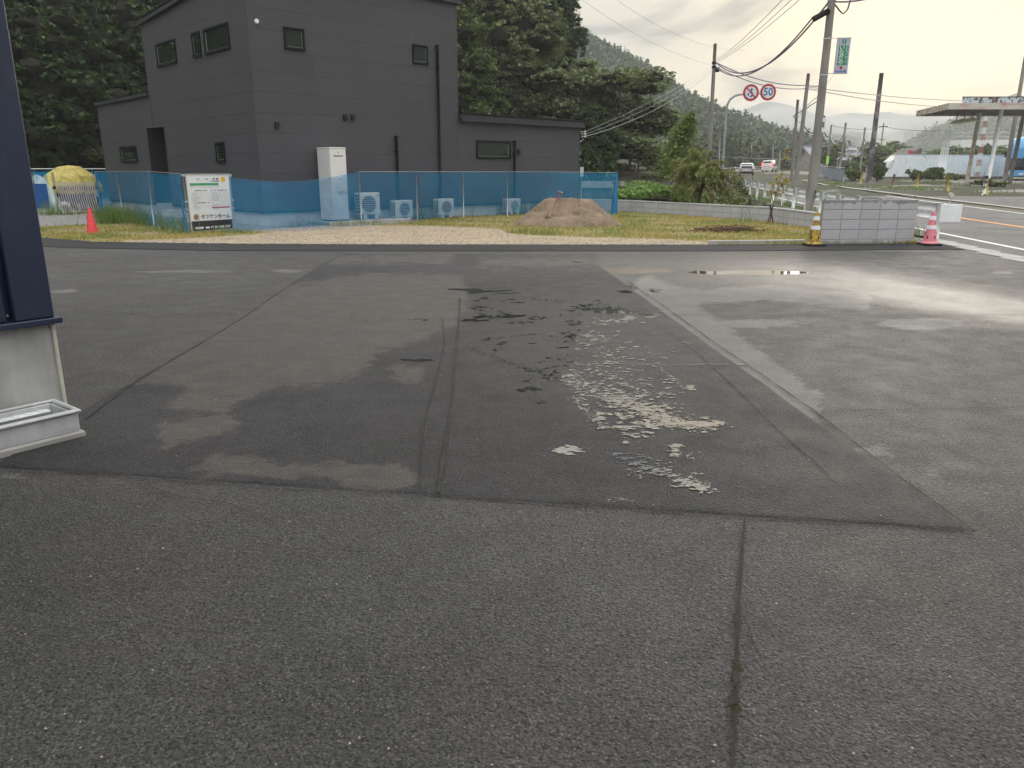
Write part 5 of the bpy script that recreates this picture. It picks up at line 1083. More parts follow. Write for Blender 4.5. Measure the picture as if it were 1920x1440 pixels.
def btext(s_, size, x, z, mt, w=None): 
    o = lettering(s_, size, mt, t, sp3(x, z, -.009), FR, width=w); return o
for i, ch_ in enumerate('いなだや'): btext(ch_, .21, -.16, .45 - i * .285, M['sign_white'], .185)
for i, ch_ in enumerate('セレモニｌホｌル'): btext(ch_, .085, .54, .52 - i * .122, M['sign_white'], .012 if ch_ == 'ｌ' else .072)
btext('ii', .24, .05, .80, M['bgreen'], .15); btext('1km先', .12, 0, -.88, M['blue'], .42)
m = MB(); m.add([sp3(-.32, -.68, -.008), sp3(.32, -.68, -.008), sp3(0, -.56, -.008), sp3(-.16, -.68, -.008), sp3(.16, -.68, -.008), sp3(.16, -.77, -.008), sp3(-.16, -.77, -.008)], [(0, 1, 2), (3, 6, 5, 4)]); m.obj('red_arrow', M['red'], t)
for py_, e_ in ((72, 1), (138, -1)): a = onpy('A', py_) - c; m = MB(); m.tube([a + Vector((.1, -.05, 0)), sp3(1, e_ * 1.01, 0)], .012, 6); m.tube([a + Vector((.1, -.05, -.35)), sp3(-.7, e_ * 1.01, 0)], .008, 5); m.obj('bracket_arm', M['galv'], t)
# road signs on a curved arm
Yd = 49.; pb = at(1353, 345, Yd); pb.z = T(Yd) - .3; t = thing('road_sign_pole', 'curved grey pole carrying the no-overtaking and 50 speed limit signs', 'road sign', pb)
pts = [Vector((0, 0, 0))] + [at(x, y, Yd) - pb for x, y in ((1354.5, 330), (1358, 260), (1361, 215), (1363.5, 197), (1369, 186), (1378, 179.5), (1388, 177), (1398, 176.5), (1439, 174.5))]
m = MB(); m.tube(pts, [.07] * 7 + [.06, .05, .04], 12); m.obj('pole', pm('blue_grey_pole', (.33, .38, .42), (.27, .31, .34), 4, .5), t)
def disc(cx, cy, r, mat, y, nm, par=None, n=40):
    p = at(cx, cy, Yd) - pb; m = MB(); Mr = Matrix.Translation(p + Vector((0, y, 0))) @ Matrix.Rotation(R(90), 4, 'X'); m.prism([(r * math.cos(k * 6.2832 / n), r * math.sin(k * 6.2832 / n)) for k in range(n)], 0, .01, Mr); return m.obj(nm, mat, par or t)
RS = 13.6 / FPX * Yd / .99
for cx, cy in ((1407.3, 174), (1439.5, 173)):
    d_ = disc(cx, cy, RS, M['red'], -.07, 'sign_disc'); disc(cx, cy, RS * 1.03, M['galv'], -.055, 'disc_rim', d_); disc(cx, cy, RS * .74, M['sign_white'], -.082, 'disc_face', d_)
    if cx > 1430: lettering('50', .62, M['blue'], d_, at(cx, cy, Yd) - pb + Vector((0, -.094, 0)), FR, width=.56)
    else:
        p = at(cx, cy, Yd) - pb; m = MB()
        def stroke(P, w, y): 
            for a, b in zip(P, P[1:]):
                a, b = Vector((a[0], 0, a[1])) * RS, Vector((b[0], 0, b[1])) * RS; n_ = Vector((-(b-a).z, 0, (b-a).x)).normalized() * w / 2; o_ = p + Vector((0, y, 0)); m.add([o_ + a + n_, o_ + a - n_, o_ + b - n_, o_ + b + n_], [(0, 1, 2, 3)])
        stroke([(-.08, -.5), (.14, -.38), (.22, -.2), (.12, 0), (.0, .12), (.05, .3), (.05, .38)], .085, -.0935); m.add([p + Vector((RS * .05 - .11, -.0936, RS * .34)), p + Vector((RS * .05 + .11, -.0936, RS * .34)), p + Vector((RS * .05, -.0936, RS * .56))], [(0, 1, 2)])
        stroke([(-.32, -.42), (-.32, -.15)], .07, -.0935); m.add([p + Vector((-RS * .32 - .08, -.0936, -RS * .17)), p + Vector((-RS * .32 + .08, -.0936, -RS * .17)), p + Vector((-RS * .32, -.0936, .0))], [(0, 1, 2)]); m.obj('blue_arrows', M['blue'], d_)
        m = MB(); stroke([(-.56, .56), (.56, -.56)], .085, -.0955); m.obj('red_bar', M['red'], d_)
# ------------------------------------------------------------------ vehicles
M['car_white'] = pm('white_car_paint', (.72, .72, .72), None, 3, .2); M['tail'] = pm('tail_lamp_red', (.6, .02, .02), None, 3, .25); M['tyre'] = M['black']; M['carglass'] = pm('car_glass', (.02, .025, .03), None, 3, .06)
kt2 = NM('lit_brake_lamp'); kt2.set(Base_Color=(.7, .02, .02), Emission_Color=(1, .06, .04), Emission_Strength=2.5); M['brake'] = kt2.m
def loft(sections, mat, name, par, smooth=True):      # sections: (y, [(x, z)...])
    m = MB(); k = len(sections[0][1]); vs = [(x, y, z) for y, s_ in sections for x, z in s_]; m.smooth = smooth
    m.add(vs, [(i*k+j, i*k+(j+1)%k, (i+1)*k+(j+1)%k, (i+1)*k+j) for i in range(len(sections)-1) for j in range(k)]); m.smooth = False
    m.add([vs[j] for j in range(k)], [tuple(range(k))[::-1]]); m.add([vs[-k+j] for j in range(k)], [tuple(range(k))]); return m.obj(name, mat, par)
def sec(w, zb, zm, zt, wt, r=.08): return [(-w+r, zb), (w-r, zb), (w, zb+r), (w, zm), (wt+.03, zt-r), (wt-r, zt), (-wt+r, zt), (-wt-.03, zt-r), (-w, zm), (-w, zb+r)]
def car(label, p, rz, w, h, L_, van, lamp, two_tone):
    t = thing('van' if van else 'car', label, 'van' if van else 'car', p, rz); hb = h * (.5 if van else .56)
    S_ = [(0, sec(w*.93, .35, hb, hb + .02, w * .8)), (.08, sec(w, .28, hb, h * (.93 if van else .80), w*.8)), (.35 if not van else .2, sec(w, .28, hb, h*.985, w*.80)), (L_*.35, sec(w, .28, hb, h, w*.80)), (L_*.66, sec(w, .28, hb, h*.97, w*.79)), (L_*(.9 if van else .76), sec(w, .28, hb, hb + .1, w*.85)), (L_*.98, sec(w*.95, .28, hb*.85, hb*.92, w*.8)), (L_, sec(w*.85, .35, hb*.7, hb*.8, w*.7))]
    loft(S_, M['car_white'], 'body', t)
    m = MB(); a = h * (.93 if van else .80)
    zb_, zt2 = hb + .05, h * .90
    yb_, yt_ = (.06, .12) if van else (.02, .20)
    m.add([(-w*.76, yb_ - .05, zb_), (w*.76, yb_ - .05, zb_), (w*.70, yt_ - .05, zt2), (-w*.70, yt_ - .05, zt2)], [(0, 1, 2, 3)]); m.obj('rear_window', M['carglass'], t)
    for s_ in (-1, 1):
        m = MB(); m.add([(s_*(w+.004), .45, hb+.03), (s_*(w+.004), L_*.68, hb+.03), (s_*(w*.84), L_*.6, h*.9), (s_*(w*.84), .55, h*.9)], [(0, 1, 2, 3) if s_ > 0 else (3, 2, 1, 0)]); m.obj('side_window', M['carglass'], t)
        m = MB()
        if van: m.bbox((s_*w*.90-.07, -.045, hb*.9), (s_*w*.90+.07, .06, h*.80), .01)
        else: m.bbox((s_*w*.78-.16, -.04, hb*.80), (s_*w*.78+.16, .06, hb*.95), .01)
        m.obj('tail_light', lamp, t)
        for yy in (.75, L_ - .8):
            m = MB(); m.tube([(s_*(w-.2), yy, .32), (s_*(w+.01), yy, .32)], .32, 20); wh = m.obj('wheel', M['tyre'], t); m = MB(); m.tube([(s_*(w+.011), yy, .32), (s_*(w+.02), yy, .32)], .19, 14); m.obj('rim', M['galv'], wh)
        m = MB(); m.bbox((s_*(w+.03), L_*.62, hb+.02), (s_*(w+.2), L_*.62+.1, hb+.17), .02); m.obj('mirror', M['car_white'], t)
    m = MB(); m.bbox((-w*.96, -.06, .26), (w*.96, .06, .55 if two_tone else .42), .03); m.obj('bumper', M['black'] if two_tone else M['car_white'], t)
    m = MB(); m.bbox((-.17, -.075, .62), (.17, -.062 + .02, .78), .004); m.obj('number_plate', M['sign_white'], t); return t
pc_ = GT(1399, 330); car('white hatchback with dark bumper driving away, nearest car on the road', (pc_.x, pc_.y, T(pc_.y)), R(-16), .88, 1.55, 4.3, False, M['tail'], True)
pv = GT(1437, 322.4); car('white van with lit brake lights ahead of the white hatchback', (pv.x, pv.y, T(pv.y)), R(-30), .86, 1.85, 4.4, True, M['brake'], False)
pv = at(1408, 312, 175); o = car('reddish-roofed small car far ahead, mostly hidden behind the white hatchback', (pv.x, pv.y, T(175)), R(-30), .8, 1.5, 3.8, False, M['tail'], False)
# bus
M['bus'] = pm('sky_blue_bus_paint', (.10, .36, .72), (.13, .42, .78), 2, .25); M['busglass'] = pm('bus_windscreen', (.06, .10, .10), (.03, .04, .04), .7, .08)
pbx = at(1884, 335, 76); t = thing('bus', 'light blue coach parked behind the white painted wall', 'bus', (pbx.x, 76, T(76)), R(-34)); BWd, BH = 2.5, 3.95
def bsec(x0, x1, zb, zt, r): return [(x0+r*.3, zb), (x1-r*.3, zb), (x1, zb+r*.3), (x1, zt-r), (x1-r*.5, zt-r*.35), (x1-r*1.4, zt), (x0+r*1.4, zt), (x0+r*.5, zt-r*.35), (x0, zt-r), (x0, zb+r*.3)]
loft([(0, bsec(.05, BWd-.05, .4, BH*.74, .2)), (.12, bsec(0, BWd, .32, BH*.86, .35)), (.5, bsec(0, BWd, .3, BH*.97, .4)), (1.2, bsec(0, BWd, .3, BH, .4)), (11, bsec(0, BWd, .3, BH, .4))], M['bus'], 'body', t)
def bq(z0, z1, x0, x1, y0, y1, mat, nm): m = MB(); m.add([(x0, y0-.03, z0), (x1, y0-.03, z0), (x1, y1-.03, z1), (x0, y1-.03, z1), (x0, y0+.05, z0), (x1, y0+.05, z0), (x1, y1+.05, z1), (x0, y1+.05, z1)], [(0,1,2,3),(7,6,5,4),(0,4,5,1),(1,5,6,2),(2,6,7,3),(3,7,4,0)]); return m.obj(nm, mat, t)
bq(1.35, 3.25, .18, BWd-.18, -.02, .12, M['busglass'], 'windscreen'); bq(.95, 1.33, .12, BWd-.12, -.025, -.025, M['black'], 'front_grille'); bq(.42, .93, .08, BWd-.08, -.03, -.03, M['bus'], 'bumper'); bq(.62, .80, .2, .62, -.055, -.055, M['sign_white'], 'headlight'); bq(.62, .80, 1.9, 2.3, -.055, -.055, M['sign_white'], 'headlight'); bq(.5, .68, 1.05, 1.45, -.06, -.06, M['sign_white'], 'number_plate')
bq(1.34, 3.3, 1.22, 1.27, -.035, .105, M['black'], 'windscreen_divider')
m = MB(); m.tube([(.25, -.1, 3.2), (-.15, -.3, 3.0), (-.2, -.3, 2.6)], .03, 6); m.bbox((-.32, -.36, 2.1), (-.1, -.24, 2.65), .03); m.obj('mirror', M['black'], t)
for i in range(7): m = MB(); m.box((-.01, 1.1 + i * 1.35, 1.7), (.02, 2.3 + i * 1.35, 2.9)); m.obj('side_window', M['busglass'], t)
for yy in (2.2, 8.5):
    for xx in (-.02, BWd - .28): m = MB(); m.tube([(xx, yy, .5), (xx + .3, yy, .5)], .5, 20); m.obj('wheel', M['tyre'], t)
# ------------------------------------------------------------------ old petrol station canopy
kr = NM('flaking_fascia'); rn = kr.noise(3.2, 6, .7, kr.scl((1, 1, 1.6))); c_ = kr.mix(kr.mr(rn, .50, .56), (.52, .50, .43), (.26, .13, .08)); c_ = kr.mix(kr.mr(kr.noise(1.1, 4, .6), .52, .62, 0, .5), c_, (.55, .22, .18)); kr.set(Base_Color=c_, Roughness=.85); M['flake'] = kr.m
k2 = NM('pale_fascia'); c_ = k2.mix(k2.mr(k2.noise(1.3, 6, .7, k2.scl((.35, 1, 1.5))), .50, .62), (.55, .53, .46), (.50, .24, .19)); c_ = k2.mix(k2.mr(k2.noise(5, 5, .7), .6, .66), c_, (.18, .11, .08)); k2.set(Base_Color=c_, Roughness=.85); M['fascia2'] = k2.m
c1 = at(1778, 205, 60); t = thing('station_canopy', 'abandoned petrol station canopy with flaking rusty white fascia on slanted posts', 'canopy', (c1.x, 60, T(60))); zc = c1.z - T(60); th = at(1778, 193, 60).z - c1.z
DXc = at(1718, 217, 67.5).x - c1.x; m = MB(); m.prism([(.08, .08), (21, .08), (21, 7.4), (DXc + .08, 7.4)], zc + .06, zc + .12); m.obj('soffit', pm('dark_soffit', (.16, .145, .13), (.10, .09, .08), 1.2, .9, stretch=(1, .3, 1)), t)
m = MB(); m.box((0, 0, zc), (21, .07, zc + th)); m.obj('front_fascia', M['fascia2'], t)
m = MB(); m.add([(0, .071, zc), (.07, .071, zc), (DXc + .07, 7.5, zc + .0), (DXc, 7.5, zc), (0, .071, zc + th), (.07, .071, zc + th), (DXc + .07, 7.5, zc + th), (DXc, 7.5, zc + th)], [(0,3,2,1),(4,5,6,7),(0,1,5,4),(1,2,6,5),(2,3,7,6),(3,0,4,7)]); m.obj('side_fascia', M['flake'], t)
m = MB(); m.prism([(.15, .3), (21, .3), (21, 7.3), (DXc + .1, 7.3)], zc + th - .05, zc + th - .01); m.box((DXc, 7.501, zc), (21, 7.56, zc + th)); m.obj('roof', M['flake'], t)
x0 = at(1806, 190, 60).x - c1.x; m = MB(); m.box((x0, .1, zc + th), (21, .16, zc + th + .40)); m.obj('sign_band', pm('peeled_sign_band', (.55, .62, .68), (.12, .07, .06), 3.0, .8, lo=.5, hi=.55, stretch=(1.4, 1, 1)), t); m = MB(); m.box((x0, .08, zc + th + .402), (21, .2, zc + th + .45)); m.obj('sign_band_rail', M['trim'], t)
for px_, Yp, mm in ((1812, 64.5, 'fascia2'), (1851, 61.5, 'white_paint'), (1893, 66.5, 'pole')):
    p = at(px_, 345, Yp); m = MB(); m.tube([(p.x - c1.x, Yp - 60, T(Yp) - T(60)), (p.x - c1.x + .04 * 5, Yp - 60, zc + .06)], .15, 12); m.obj('post', M[mm], t)
for i, (px_, py_) in enumerate(((1793, 229), (1807, 226), (1822, 224))):
    p = at(px_, py_, 64.5 - i * .4); a = Vector((p.x - c1.x, p.y - 60, p.z - T(60))); m = MB(); m.lathe([(.45, -.14), (.42, -.02), (.25, .12), (.1, .16), (0, .18)], 14, a); lp = m.obj('lamp_shade', leafmat('lamp_shade_plastic', (.80, .78, .66), (.85, .82, .70), (.8, .78, .66), .6), t); m = MB(); m.tube([a + Vector((0, 0, .18)), (a.x, a.y, zc + .06)], .04, 6); m.obj('hanger', M['trim'], lp)
# ------------------------------------------------------------------ bollards, wall, pipes
M['bollard'] = pm('yellow_bollard', (.62, .42, .05), (.45, .30, .05), 7, .6); M['rust'] = pm('rusted_steel', (.20, .09, .05), (.35, .16, .08), 9, .85)
for (a, b, c, d, mt, lb) in ((1777, 331, 1778, 360, 'bollard', 'yellow bollard third along, just left of the first canopy post'), (1722, 326, 1719, 353, 'bollard', 'yellow bollard in front of the white painted wall and bush'), (1677, 328, 1672, 350, 'rust', 'leaning rusty bollard near the left end of the white wall'), (1616, 323, 1614, 342, 'bollard', 'yellow bollard left of the dark blotchy pole'), (1851, 332, 1850, 366, 'bollard', 'yellow bollard with rusty base before the second canopy post'), (1494, 306, 1492, 342, 'bollard', 'tall thin yellow post at the foot of the leaning grey pole')):
    p = GT(c, d); q = at(a, b, p.y) - p; t = thing('bollard', lb, 'bollard', p, 0, 'bollards along the forecourt'); m = MB(); m.tube([Vector((0, 0, -.1)), q], .075, 10); m.obj('shaft', M[mt], t); m = MB(); m.tube([q, q * 1.06], .08, 10); m.obj('cap', M['rust'], t)
p = at(1849, 365, 43.5); p.z = T(43.5); t = thing('striped_post', 'stubby white and dark blotched post hugging the yellow bollard', 'post', (p.x - .14, p.y, p.z)); m = MB(); m.tube([(0, 0, 0), (0, 0, 1.05)], .10, 10); m.obj('shaft', pm('blotched_post', (.65, .62, .6), (.08, .04, .035), 5, .8, lo=.5, hi=.53), t)
kq = NM('flaking_wall_paint'); cq = kq.mix(kq.mr(kq.noise(1.0, 5, .65), .3, .7), (.84, .90, .93), (.76, .84, .88)); cq = kq.mix(kq.mr(kq.noise(1.6, 6, .72), .615, .63), cq, (.10, .12, .14)); cq = kq.mix(kq.mr(kq.noise(.7, 5, .7), .66, .68), cq, (.05, .17, .45)); cq = kq.mix(kq.mr(kq.noise(6, 3, .6, kq.scl((1, 1, .15))), .5, .75, 0, .35), cq, (.30, .32, .32)); kq.set(Base_Color=cq, Roughness=.85); M['wallw'] = kq.m
a, b = at(1675, 330, 82), at(1887, 330, 86); d = b - a; zt3 = at(1700, 289.5, 82.5).z - T(82)
t = thing('painted_wall', 'long flaking pale blue-white wall behind the forecourt', 'wall', (a.x, a.y, T(82)), math.atan2(d.y, d.x)); Lw = math.hypot(d.x, d.y); n = 12
for i in range(n): m = MB(); m.bbox((i * Lw / n + .008, 0, -.1), ((i + 1) * Lw / n - .008, .2, zt3), .01); m.obj('wall_panel', M['wallw'], t)
m = MB(); m.box((0, -.04, zt3 + .001), (Lw, .24, zt3 + .06)); m.obj('coping', M['galv'], t)
m = MB(); m.bbox((-1.5, .0, -.1), (-.01, .2, 1.0), .01); m.obj('low_wall_end', M['wallw'], t)
m = MB(); m.bbox((-1.4, -.1, -.2), (Lw, -.005, .22), .02); m.obj('plinth', M['conc_dirty'], t)
for i in range(4):
    p = at(1757 + i * 3.9, 335, 81.2); q = at(1768 + i * 3.9, 245, 81.2); p.z = T(81.2); q.x = p.x + .12
    m = MB(); m.tube([Vector(), q - p], .075, 8); o = m.obj('vent_pipe', M['white_paint']); o.location = p; tag(o, ('leftmost of four tall white vent pipes by the painted wall', 'second from left of four tall white vent pipes', 'third from left of four tall white vent pipes', 'rightmost of four tall white vent pipes')[i], 'pipe', 'white vent pipes')
# curved sheet barrier of the side road
M['sheetm'] = pm('blue_grey_sheet', (.27, .34, .41), (.20, .26, .32), 1.4, .5)
t = thing('sheet_barrier', 'curved blue-grey sheet metal barrier at the side road bend', 'barrier', (0, 0, 0))
P = [GT(1581, 341), GT(1570, 339), GT(1558, 336.5), GT(1548, 333.5), GT(1541, 330), GT(1537, 326.5), GT(1538, 324), GT(1546, 322.3), GT(1565, 321), GT(1590, 319.8), GT(1618, 318.7), GT(1650, 317.8), GT(1668, 317.3)]
for i, (a, b) in enumerate(zip(P, P[1:])):
    L2 = (b - a).length; nn2 = max(1, int(L2 / 3)) if i > 6 else 1
    for j in range(nn2):
        p, q = a.lerp(b, j / nn2), a.lerp(b, (j + 1) / nn2 - .004); h = 1.05 if i < 7 else 1.2; m = MB()
        m.add([(p.x, p.y, p.z + .08), (q.x, q.y, q.z + .08), (q.x, q.y, q.z + h), (p.x, p.y, p.z + h), (p.x + .04, p.y + .04, p.z + .08), (q.x + .04, q.y + .04, q.z + .08), (q.x + .04, q.y + .04, q.z + h), (p.x + .04, p.y + .04, p.z + h)], [(0,1,2,3),(7,6,5,4),(0,4,5,1),(1,5,6,2),(2,6,7,3),(3,7,4,0)]); m.obj('sheet_panel', M['sheetm'], t)
        m = MB(); m.tube([(p.x, p.y - .04, p.z), (p.x, p.y - .04, p.z + h + .12)], .035, 6); m.obj('post', M['galv'], t)
m = MB(); m.tube([tuple(p + Vector((0, -.03, 1.2))) for p in P[:8]], .03, 6); m.obj('top_rail', M['galv'], t)
# concrete parapet left of the bend, far guard fences
def wallrun(name, label, cat, pts, h, mat, pan=4.):
    t = thing(name, label, cat, pts[0]); o0 = pts[0]
    for a, b in zip(pts, pts[1:]):
        n = max(1, int((b - a).length / pan)); 
        for j in range(n):
            p, q = a.lerp(b, j / n) - o0, a.lerp(b, (j + 1) / n) - o0; q = p.lerp(q, .995); m = MB(); m.add([(p.x, p.y, p.z - .4), (q.x, q.y, q.z - .4), (q.x, q.y, q.z + h), (p.x, p.y, p.z + h), (p.x, p.y + .2, p.z - .4), (q.x, q.y + .2, q.z - .4), (q.x, q.y + .2, q.z + h), (p.x, p.y + .2, p.z + h)], [(0,1,2,3),(7,6,5,4),(0,4,5,1),(1,5,6,2),(2,6,7,3),(3,7,4,0)]); m.obj('panel', mat, t)
    return t
def TT(px_, Yd): d = ray(px_, 320); return Vector((d[0] / d[1] * Yd, Yd, T(Yd)))
wallrun('concrete_barrier', 'grey concrete barrier curving behind the far end of the main road', 'barrier', [TT(1452, 165), TT(1490, 160), TT(1530, 150), TT(1575, 160)], 1.5, M['conc_dirty'])
def railfence(label, pts, hs, r, mat, group=None, pw=2.5):
    t = thing('rail_fence', label, 'fence', pts[0], 0, group); o0 = pts[0]
    for h in hs: 
        for a, b in zip(pts, pts[1:]): m = MB(); m.tube([a - o0 + Vector((0, 0, h)), b - o0 + Vector((0, 0, h))], r, 6); m.obj('rail', M[mat], t)
    for a, b in zip(pts, pts[1:]):
        n = max(1, int((b - a).length / pw))
        for j in range(n + 1): p = a.lerp(b, j / n) - o0; m = MB(); m.tube([p, p + Vector((0, 0, max(hs) + .05))], r * 1.3, 6); m.obj('post', M[mat], t)
    return t
railfence('white rail fence along the far left side of the main road', [TT(1345, 100), TT(1375, 112), TT(1440, 150)], [.4, .8], .05, 'galv'); railfence('low white rail fence left of the white hatchback', [TT(1335, 68), TT(1384, 95)], [.35, .75], .05, 'white_paint')
M['brown_rail'] = pm('brown_timber_rail', (.10, .075, .07), (.06, .045, .04), 4, .8)
bf = [at(1172, 352, 50), at(1184, 352, 50)]
def brownfence(label, xa, xb, Yd, z0):
    a, b = at(xa, 340, Yd), at(xb, 340, Yd); a.z = b.z = z0; t = thing('rail_fence', label, 'fence', a, 0, 'brown rail fences behind the vines'); w = b.x - a.x
    for z in (.15, .42, .69, .96): m = MB(); m.box((0, -.03, z), (w, .03, z + .11)); m.obj('rail', M['brown_rail'], t)
    for x in (0.02, w - .14): m = MB(); m.box((x, -.09, -.45), (x + .13, -.031, 1.12)); m.obj('post', M['brown_rail'], t)
def zat(py_, Yd): return at(1200, py_, Yd).z
z0 = zat(341, 50) - .05
brownfence('brown four-rail timber fence nearest the blue net corner', 1163, 1191, 50, z0); brownfence('brown four-rail timber fence running into the willow sapling', 1193, 1262, 50, z0)
a = at(1150, 350, 52); m = MB(); m.box((a.x - 2, 50.2, zat(348, 50.2) - .3), (a.x + 8, 55, zat(342, 52))); m.obj('footbridge_deck', M['concrete'], kind='structure')
p = at(1090, 330, 40); m = MB(); m.box((0, 0, 0), (2.2, .3, .32)); o = m.obj('concrete_parapet', M['concrete']); o.location = (p.x, 40, zat(352, 40)); tag(o, 'pale concrete parapet seen through the net right of the house', 'parapet')
m = MB(); m.box((0, 0, 0), (2.6, .3, 1.2)); o = m.obj('stained_channel_wall', M['conc_dirty']); o.location = (p.x - .1, 40.2, zat(352, 40) - 1.22); tag(o, 'stained concrete channel wall under the pale parapet behind the net', 'wall')
p = at(1089.5, 380, 33.5); t = thing('slim_sign_post', 'small white plate on a slim post behind the net at the house corner', 'sign', (p.x, 33.5, 0)); m = MB(); m.tube([(0, 0, -.3), (0, 0, zat(313, 33.5))], .02, 8); m.obj('post', M['galv'], t); m = MB(); m.box((-.07, -.03, zat(331, 33.5)), (.07, -.015, zat(313, 33.5))); m.obj('plate', M['sign_white'], t)
# ------------------------------------------------------------------ far houses, flags, small far things
M['tile'] = pm('silver_roof_tile', (.36, .36, .40), (.22, .22, .25), 6, .6); M['plaster'] = pm('pale_plaster', (.42, .38, .33), (.30, .27, .23), 1.3, .9)
def gable(label, cx, Yd, w, dpt, hw, hr, wall, roof, name='house'):
    p = TT(cx, Yd); t = thing(name, label, 'house', p); m = MB(); m.box((-w/2, 0, -.3), (w/2, dpt, hw)); m.add([(w/2, 0, hw), (w/2, dpt, hw), (w/2, dpt/2, hw+hr), (-w/2, 0, hw), (-w/2, dpt, hw), (-w/2, dpt/2, hw+hr)], [(0, 1, 2), (5, 4, 3)]); m.obj('wall', wall, t)
    m = MB(); o = .7
    for s_ in (0, 1):
        y0, y1 = (-o, dpt/2) if s_ == 0 else (dpt + o, dpt/2); z0, z1 = hw - o * hr / (dpt/2), hw + hr
        m.add([(-w/2-o, y0, z0), (w/2+o, y0, z0), (w/2+o, y1, z1), (-w/2-o, y1, z1), (-w/2-o, y0, z0+.25), (w/2+o, y0, z0+.25), (w/2+o, y1, z1+.25), (-w/2-o, y1, z1+.25)], [(0,3,2,1),(4,5,6,7),(0,1,5,4),(1,2,6,5),(2,3,7,6),(3,0,4,7)])
    rf = m.obj('roof', roof, t)
    m = MB(); m.box((-w/2-o, dpt/2-.25, hw+hr+.1), (w/2+o, dpt/2+.25, hw+hr+.55)); m.obj('ridge', roof, rf)
    n = max(2, int(w / 3))
    for i in range(n): x = -w/2 + w * (i + .5) / n; m = MB(); m.box((x - .7, -.04, hw * .35), (x + .7, 0.02, hw * .78)); wi = m.obj('window', M['trim'], t); m = MB(); m.box((x - .62, -.06, hw * .38), (x + .62, -.041, hw * .75)); m.obj('pane', M['glass'], wi)
    for i in range(int(w / .9)): x = -w/2 - .4 + i * .9; m = MB(); m.add([(x, -o, hw - o*hr/(dpt/2)+.255), (x+.14, -o, hw - o*hr/(dpt/2)+.255), (x+.14, dpt/2-.3, hw+hr+.16), (x, dpt/2-.3, hw+hr+.16), (x, -o, hw - o*hr/(dpt/2)+.34), (x+.14, -o, hw - o*hr/(dpt/2)+.34), (x+.14, dpt/2-.3, hw+hr+.25), (x, dpt/2-.3, hw+hr+.25)], [(4,5,6,7),(0,4,7,3),(5,1,2,6),(0,1,5,4)]); m.obj('tile_row', roof, rf)
    return t
gable('long silver tiled farmhouse roof behind the poles', 1566, 150, 8.6, 8, 2.6, 1.5, M['plaster'], M['tile']); gable('smaller tiled house in front of the long roofed farmhouse', 1598, 138, 4.6, 6, 1.5, 1.5, M['plaster'], M['tile'])
gable('low dark-roofed shed beyond the far end of the road', 1476, 190, 7, 6, 1.6, 1.2, M['conc_dirty'], M['brown_rail']); gable('small white-walled house glimpsed under the big tree', 1213, 78, 3.6, 5, 2.4, .9, M['white_paint'], M['paleW'])
p = TT(1714, 100); t = thing('lean_to_roof', 'grey mono-pitch roof with a red mark poking above the painted wall', 'building', p); m = MB(); za, zb = zat(290, 100) - p.z, zat(276, 100) - p.z; xa, xb = at(1695, 290, 100).x - p.x, at(1727, 290, 100).x - p.x; m.add([(xa, 0, za - 2), (xb, 0, za - 2), (xb, 0, zb), (xa, 0, za - .3), (xa, 5, za - 2), (xb, 5, za - 2), (xb, 5, zb), (xa, 5, za - .3)], [(0,1,2,3),(7,6,5,4),(1,5,6,2),(2,6,7,3),(3,7,4,0)]); m.obj('shell', M['conc_dirty'], t); q = at(1708, 287, 99.9) - p; m = MB(); m.box((q.x - .3, -.08, q.z - .3), (q.x + .3, -.01, q.z + .3)); m.obj('red_plate', M['red'], t)
p = TT(1880, 140); t = thing('white_warehouse', 'low white building with railings under the misty hill behind the bus', 'building', p); m = MB(); m.box((-8, 0, 0), (10, 6, zat(262, 140) - p.z)); m.obj('wall', M['white_paint'], t)
for z in (.5, 1.1): m = MB(); m.tube([(-12, 0, zat(262, 140) - p.z + z), (10, 0, zat(262, 140) - p.z + z)], .06, 5); m.obj('roof_rail', M['galv'], t)
kf = pm('lime_flag', (.42, .85, .04), (.36, .75, .05), 3, .7)
for cx, y0, y1, Yd, lb in ((1549.5, 307, 293, 100, 'lime green nobori flag left of the farmhouse'), (1671, 302, 290, 88, 'lime green flag above the white truck cab')):
    p = TT(cx, Yd); t = thing('nobori_flag', lb, 'flag', p, 0, 'lime green flags'); za, zb = zat(y0, Yd) - p.z, zat(y1, Yd) - p.z; m = MB(); m.tube([(-.17, 0, 0), (-.17, 0, zb + .1)], .02, 5); m.obj('pole', M['galv'], t); m = MB(); m.box((-.15, -.01, za), (.18, .01, zb)); m.obj('cloth', kf, t)
for cx, Yd, lb in ((1569, 108, 'thin galvanised lamp post left of the twin thin post'), (1573, 108, 'thin galvanised lamp post right of its twin')): p = TT(cx, Yd); t = thing('lamp_post', lb, 'post', p, 0, 'twin thin posts by the farmhouse'); m = MB(); m.tube([(0, 0, 0), (0, 0, zat(286, Yd) - p.z)], .06, 6); m.obj('shaft', M['galv'], t); m = MB(); m.box((-.1, -.15, zat(287, Yd) - p.z), (.1, .1, zat(285, Yd) - p.z)); m.obj('head', M['galv'], t)
p = TT(1676, 84.5); t = thing('truck', 'white truck cab showing at the end of the painted wall', 'truck', (p.x + .5, 84.5, T(84)), R(0)); m = MB(); m.prism([(-1.3, .9), (-.9, 1.75), (-.2, 2.35), (1.1, 2.4), (1.1, .9)], 0, 1.7, Matrix.Rotation(R(90), 4, 'X') @ Matrix.Translation((0, 0, -1.7))); m.obj('cab', M['car_white'], t); m = MB(); m.prism([(-.75, 1.7), (-.2, 2.25), (.5, 2.28), (.5, 1.7)], 0, .02, Matrix.Rotation(R(90), 4, 'X') @ Matrix.Translation((0, 0, .002))); m.obj('side_window', M['carglass'], t); m = MB(); m.box((-1.2, .02, .45), (1.1, 1.6, .9)); m.obj('chassis', M['black'], t)
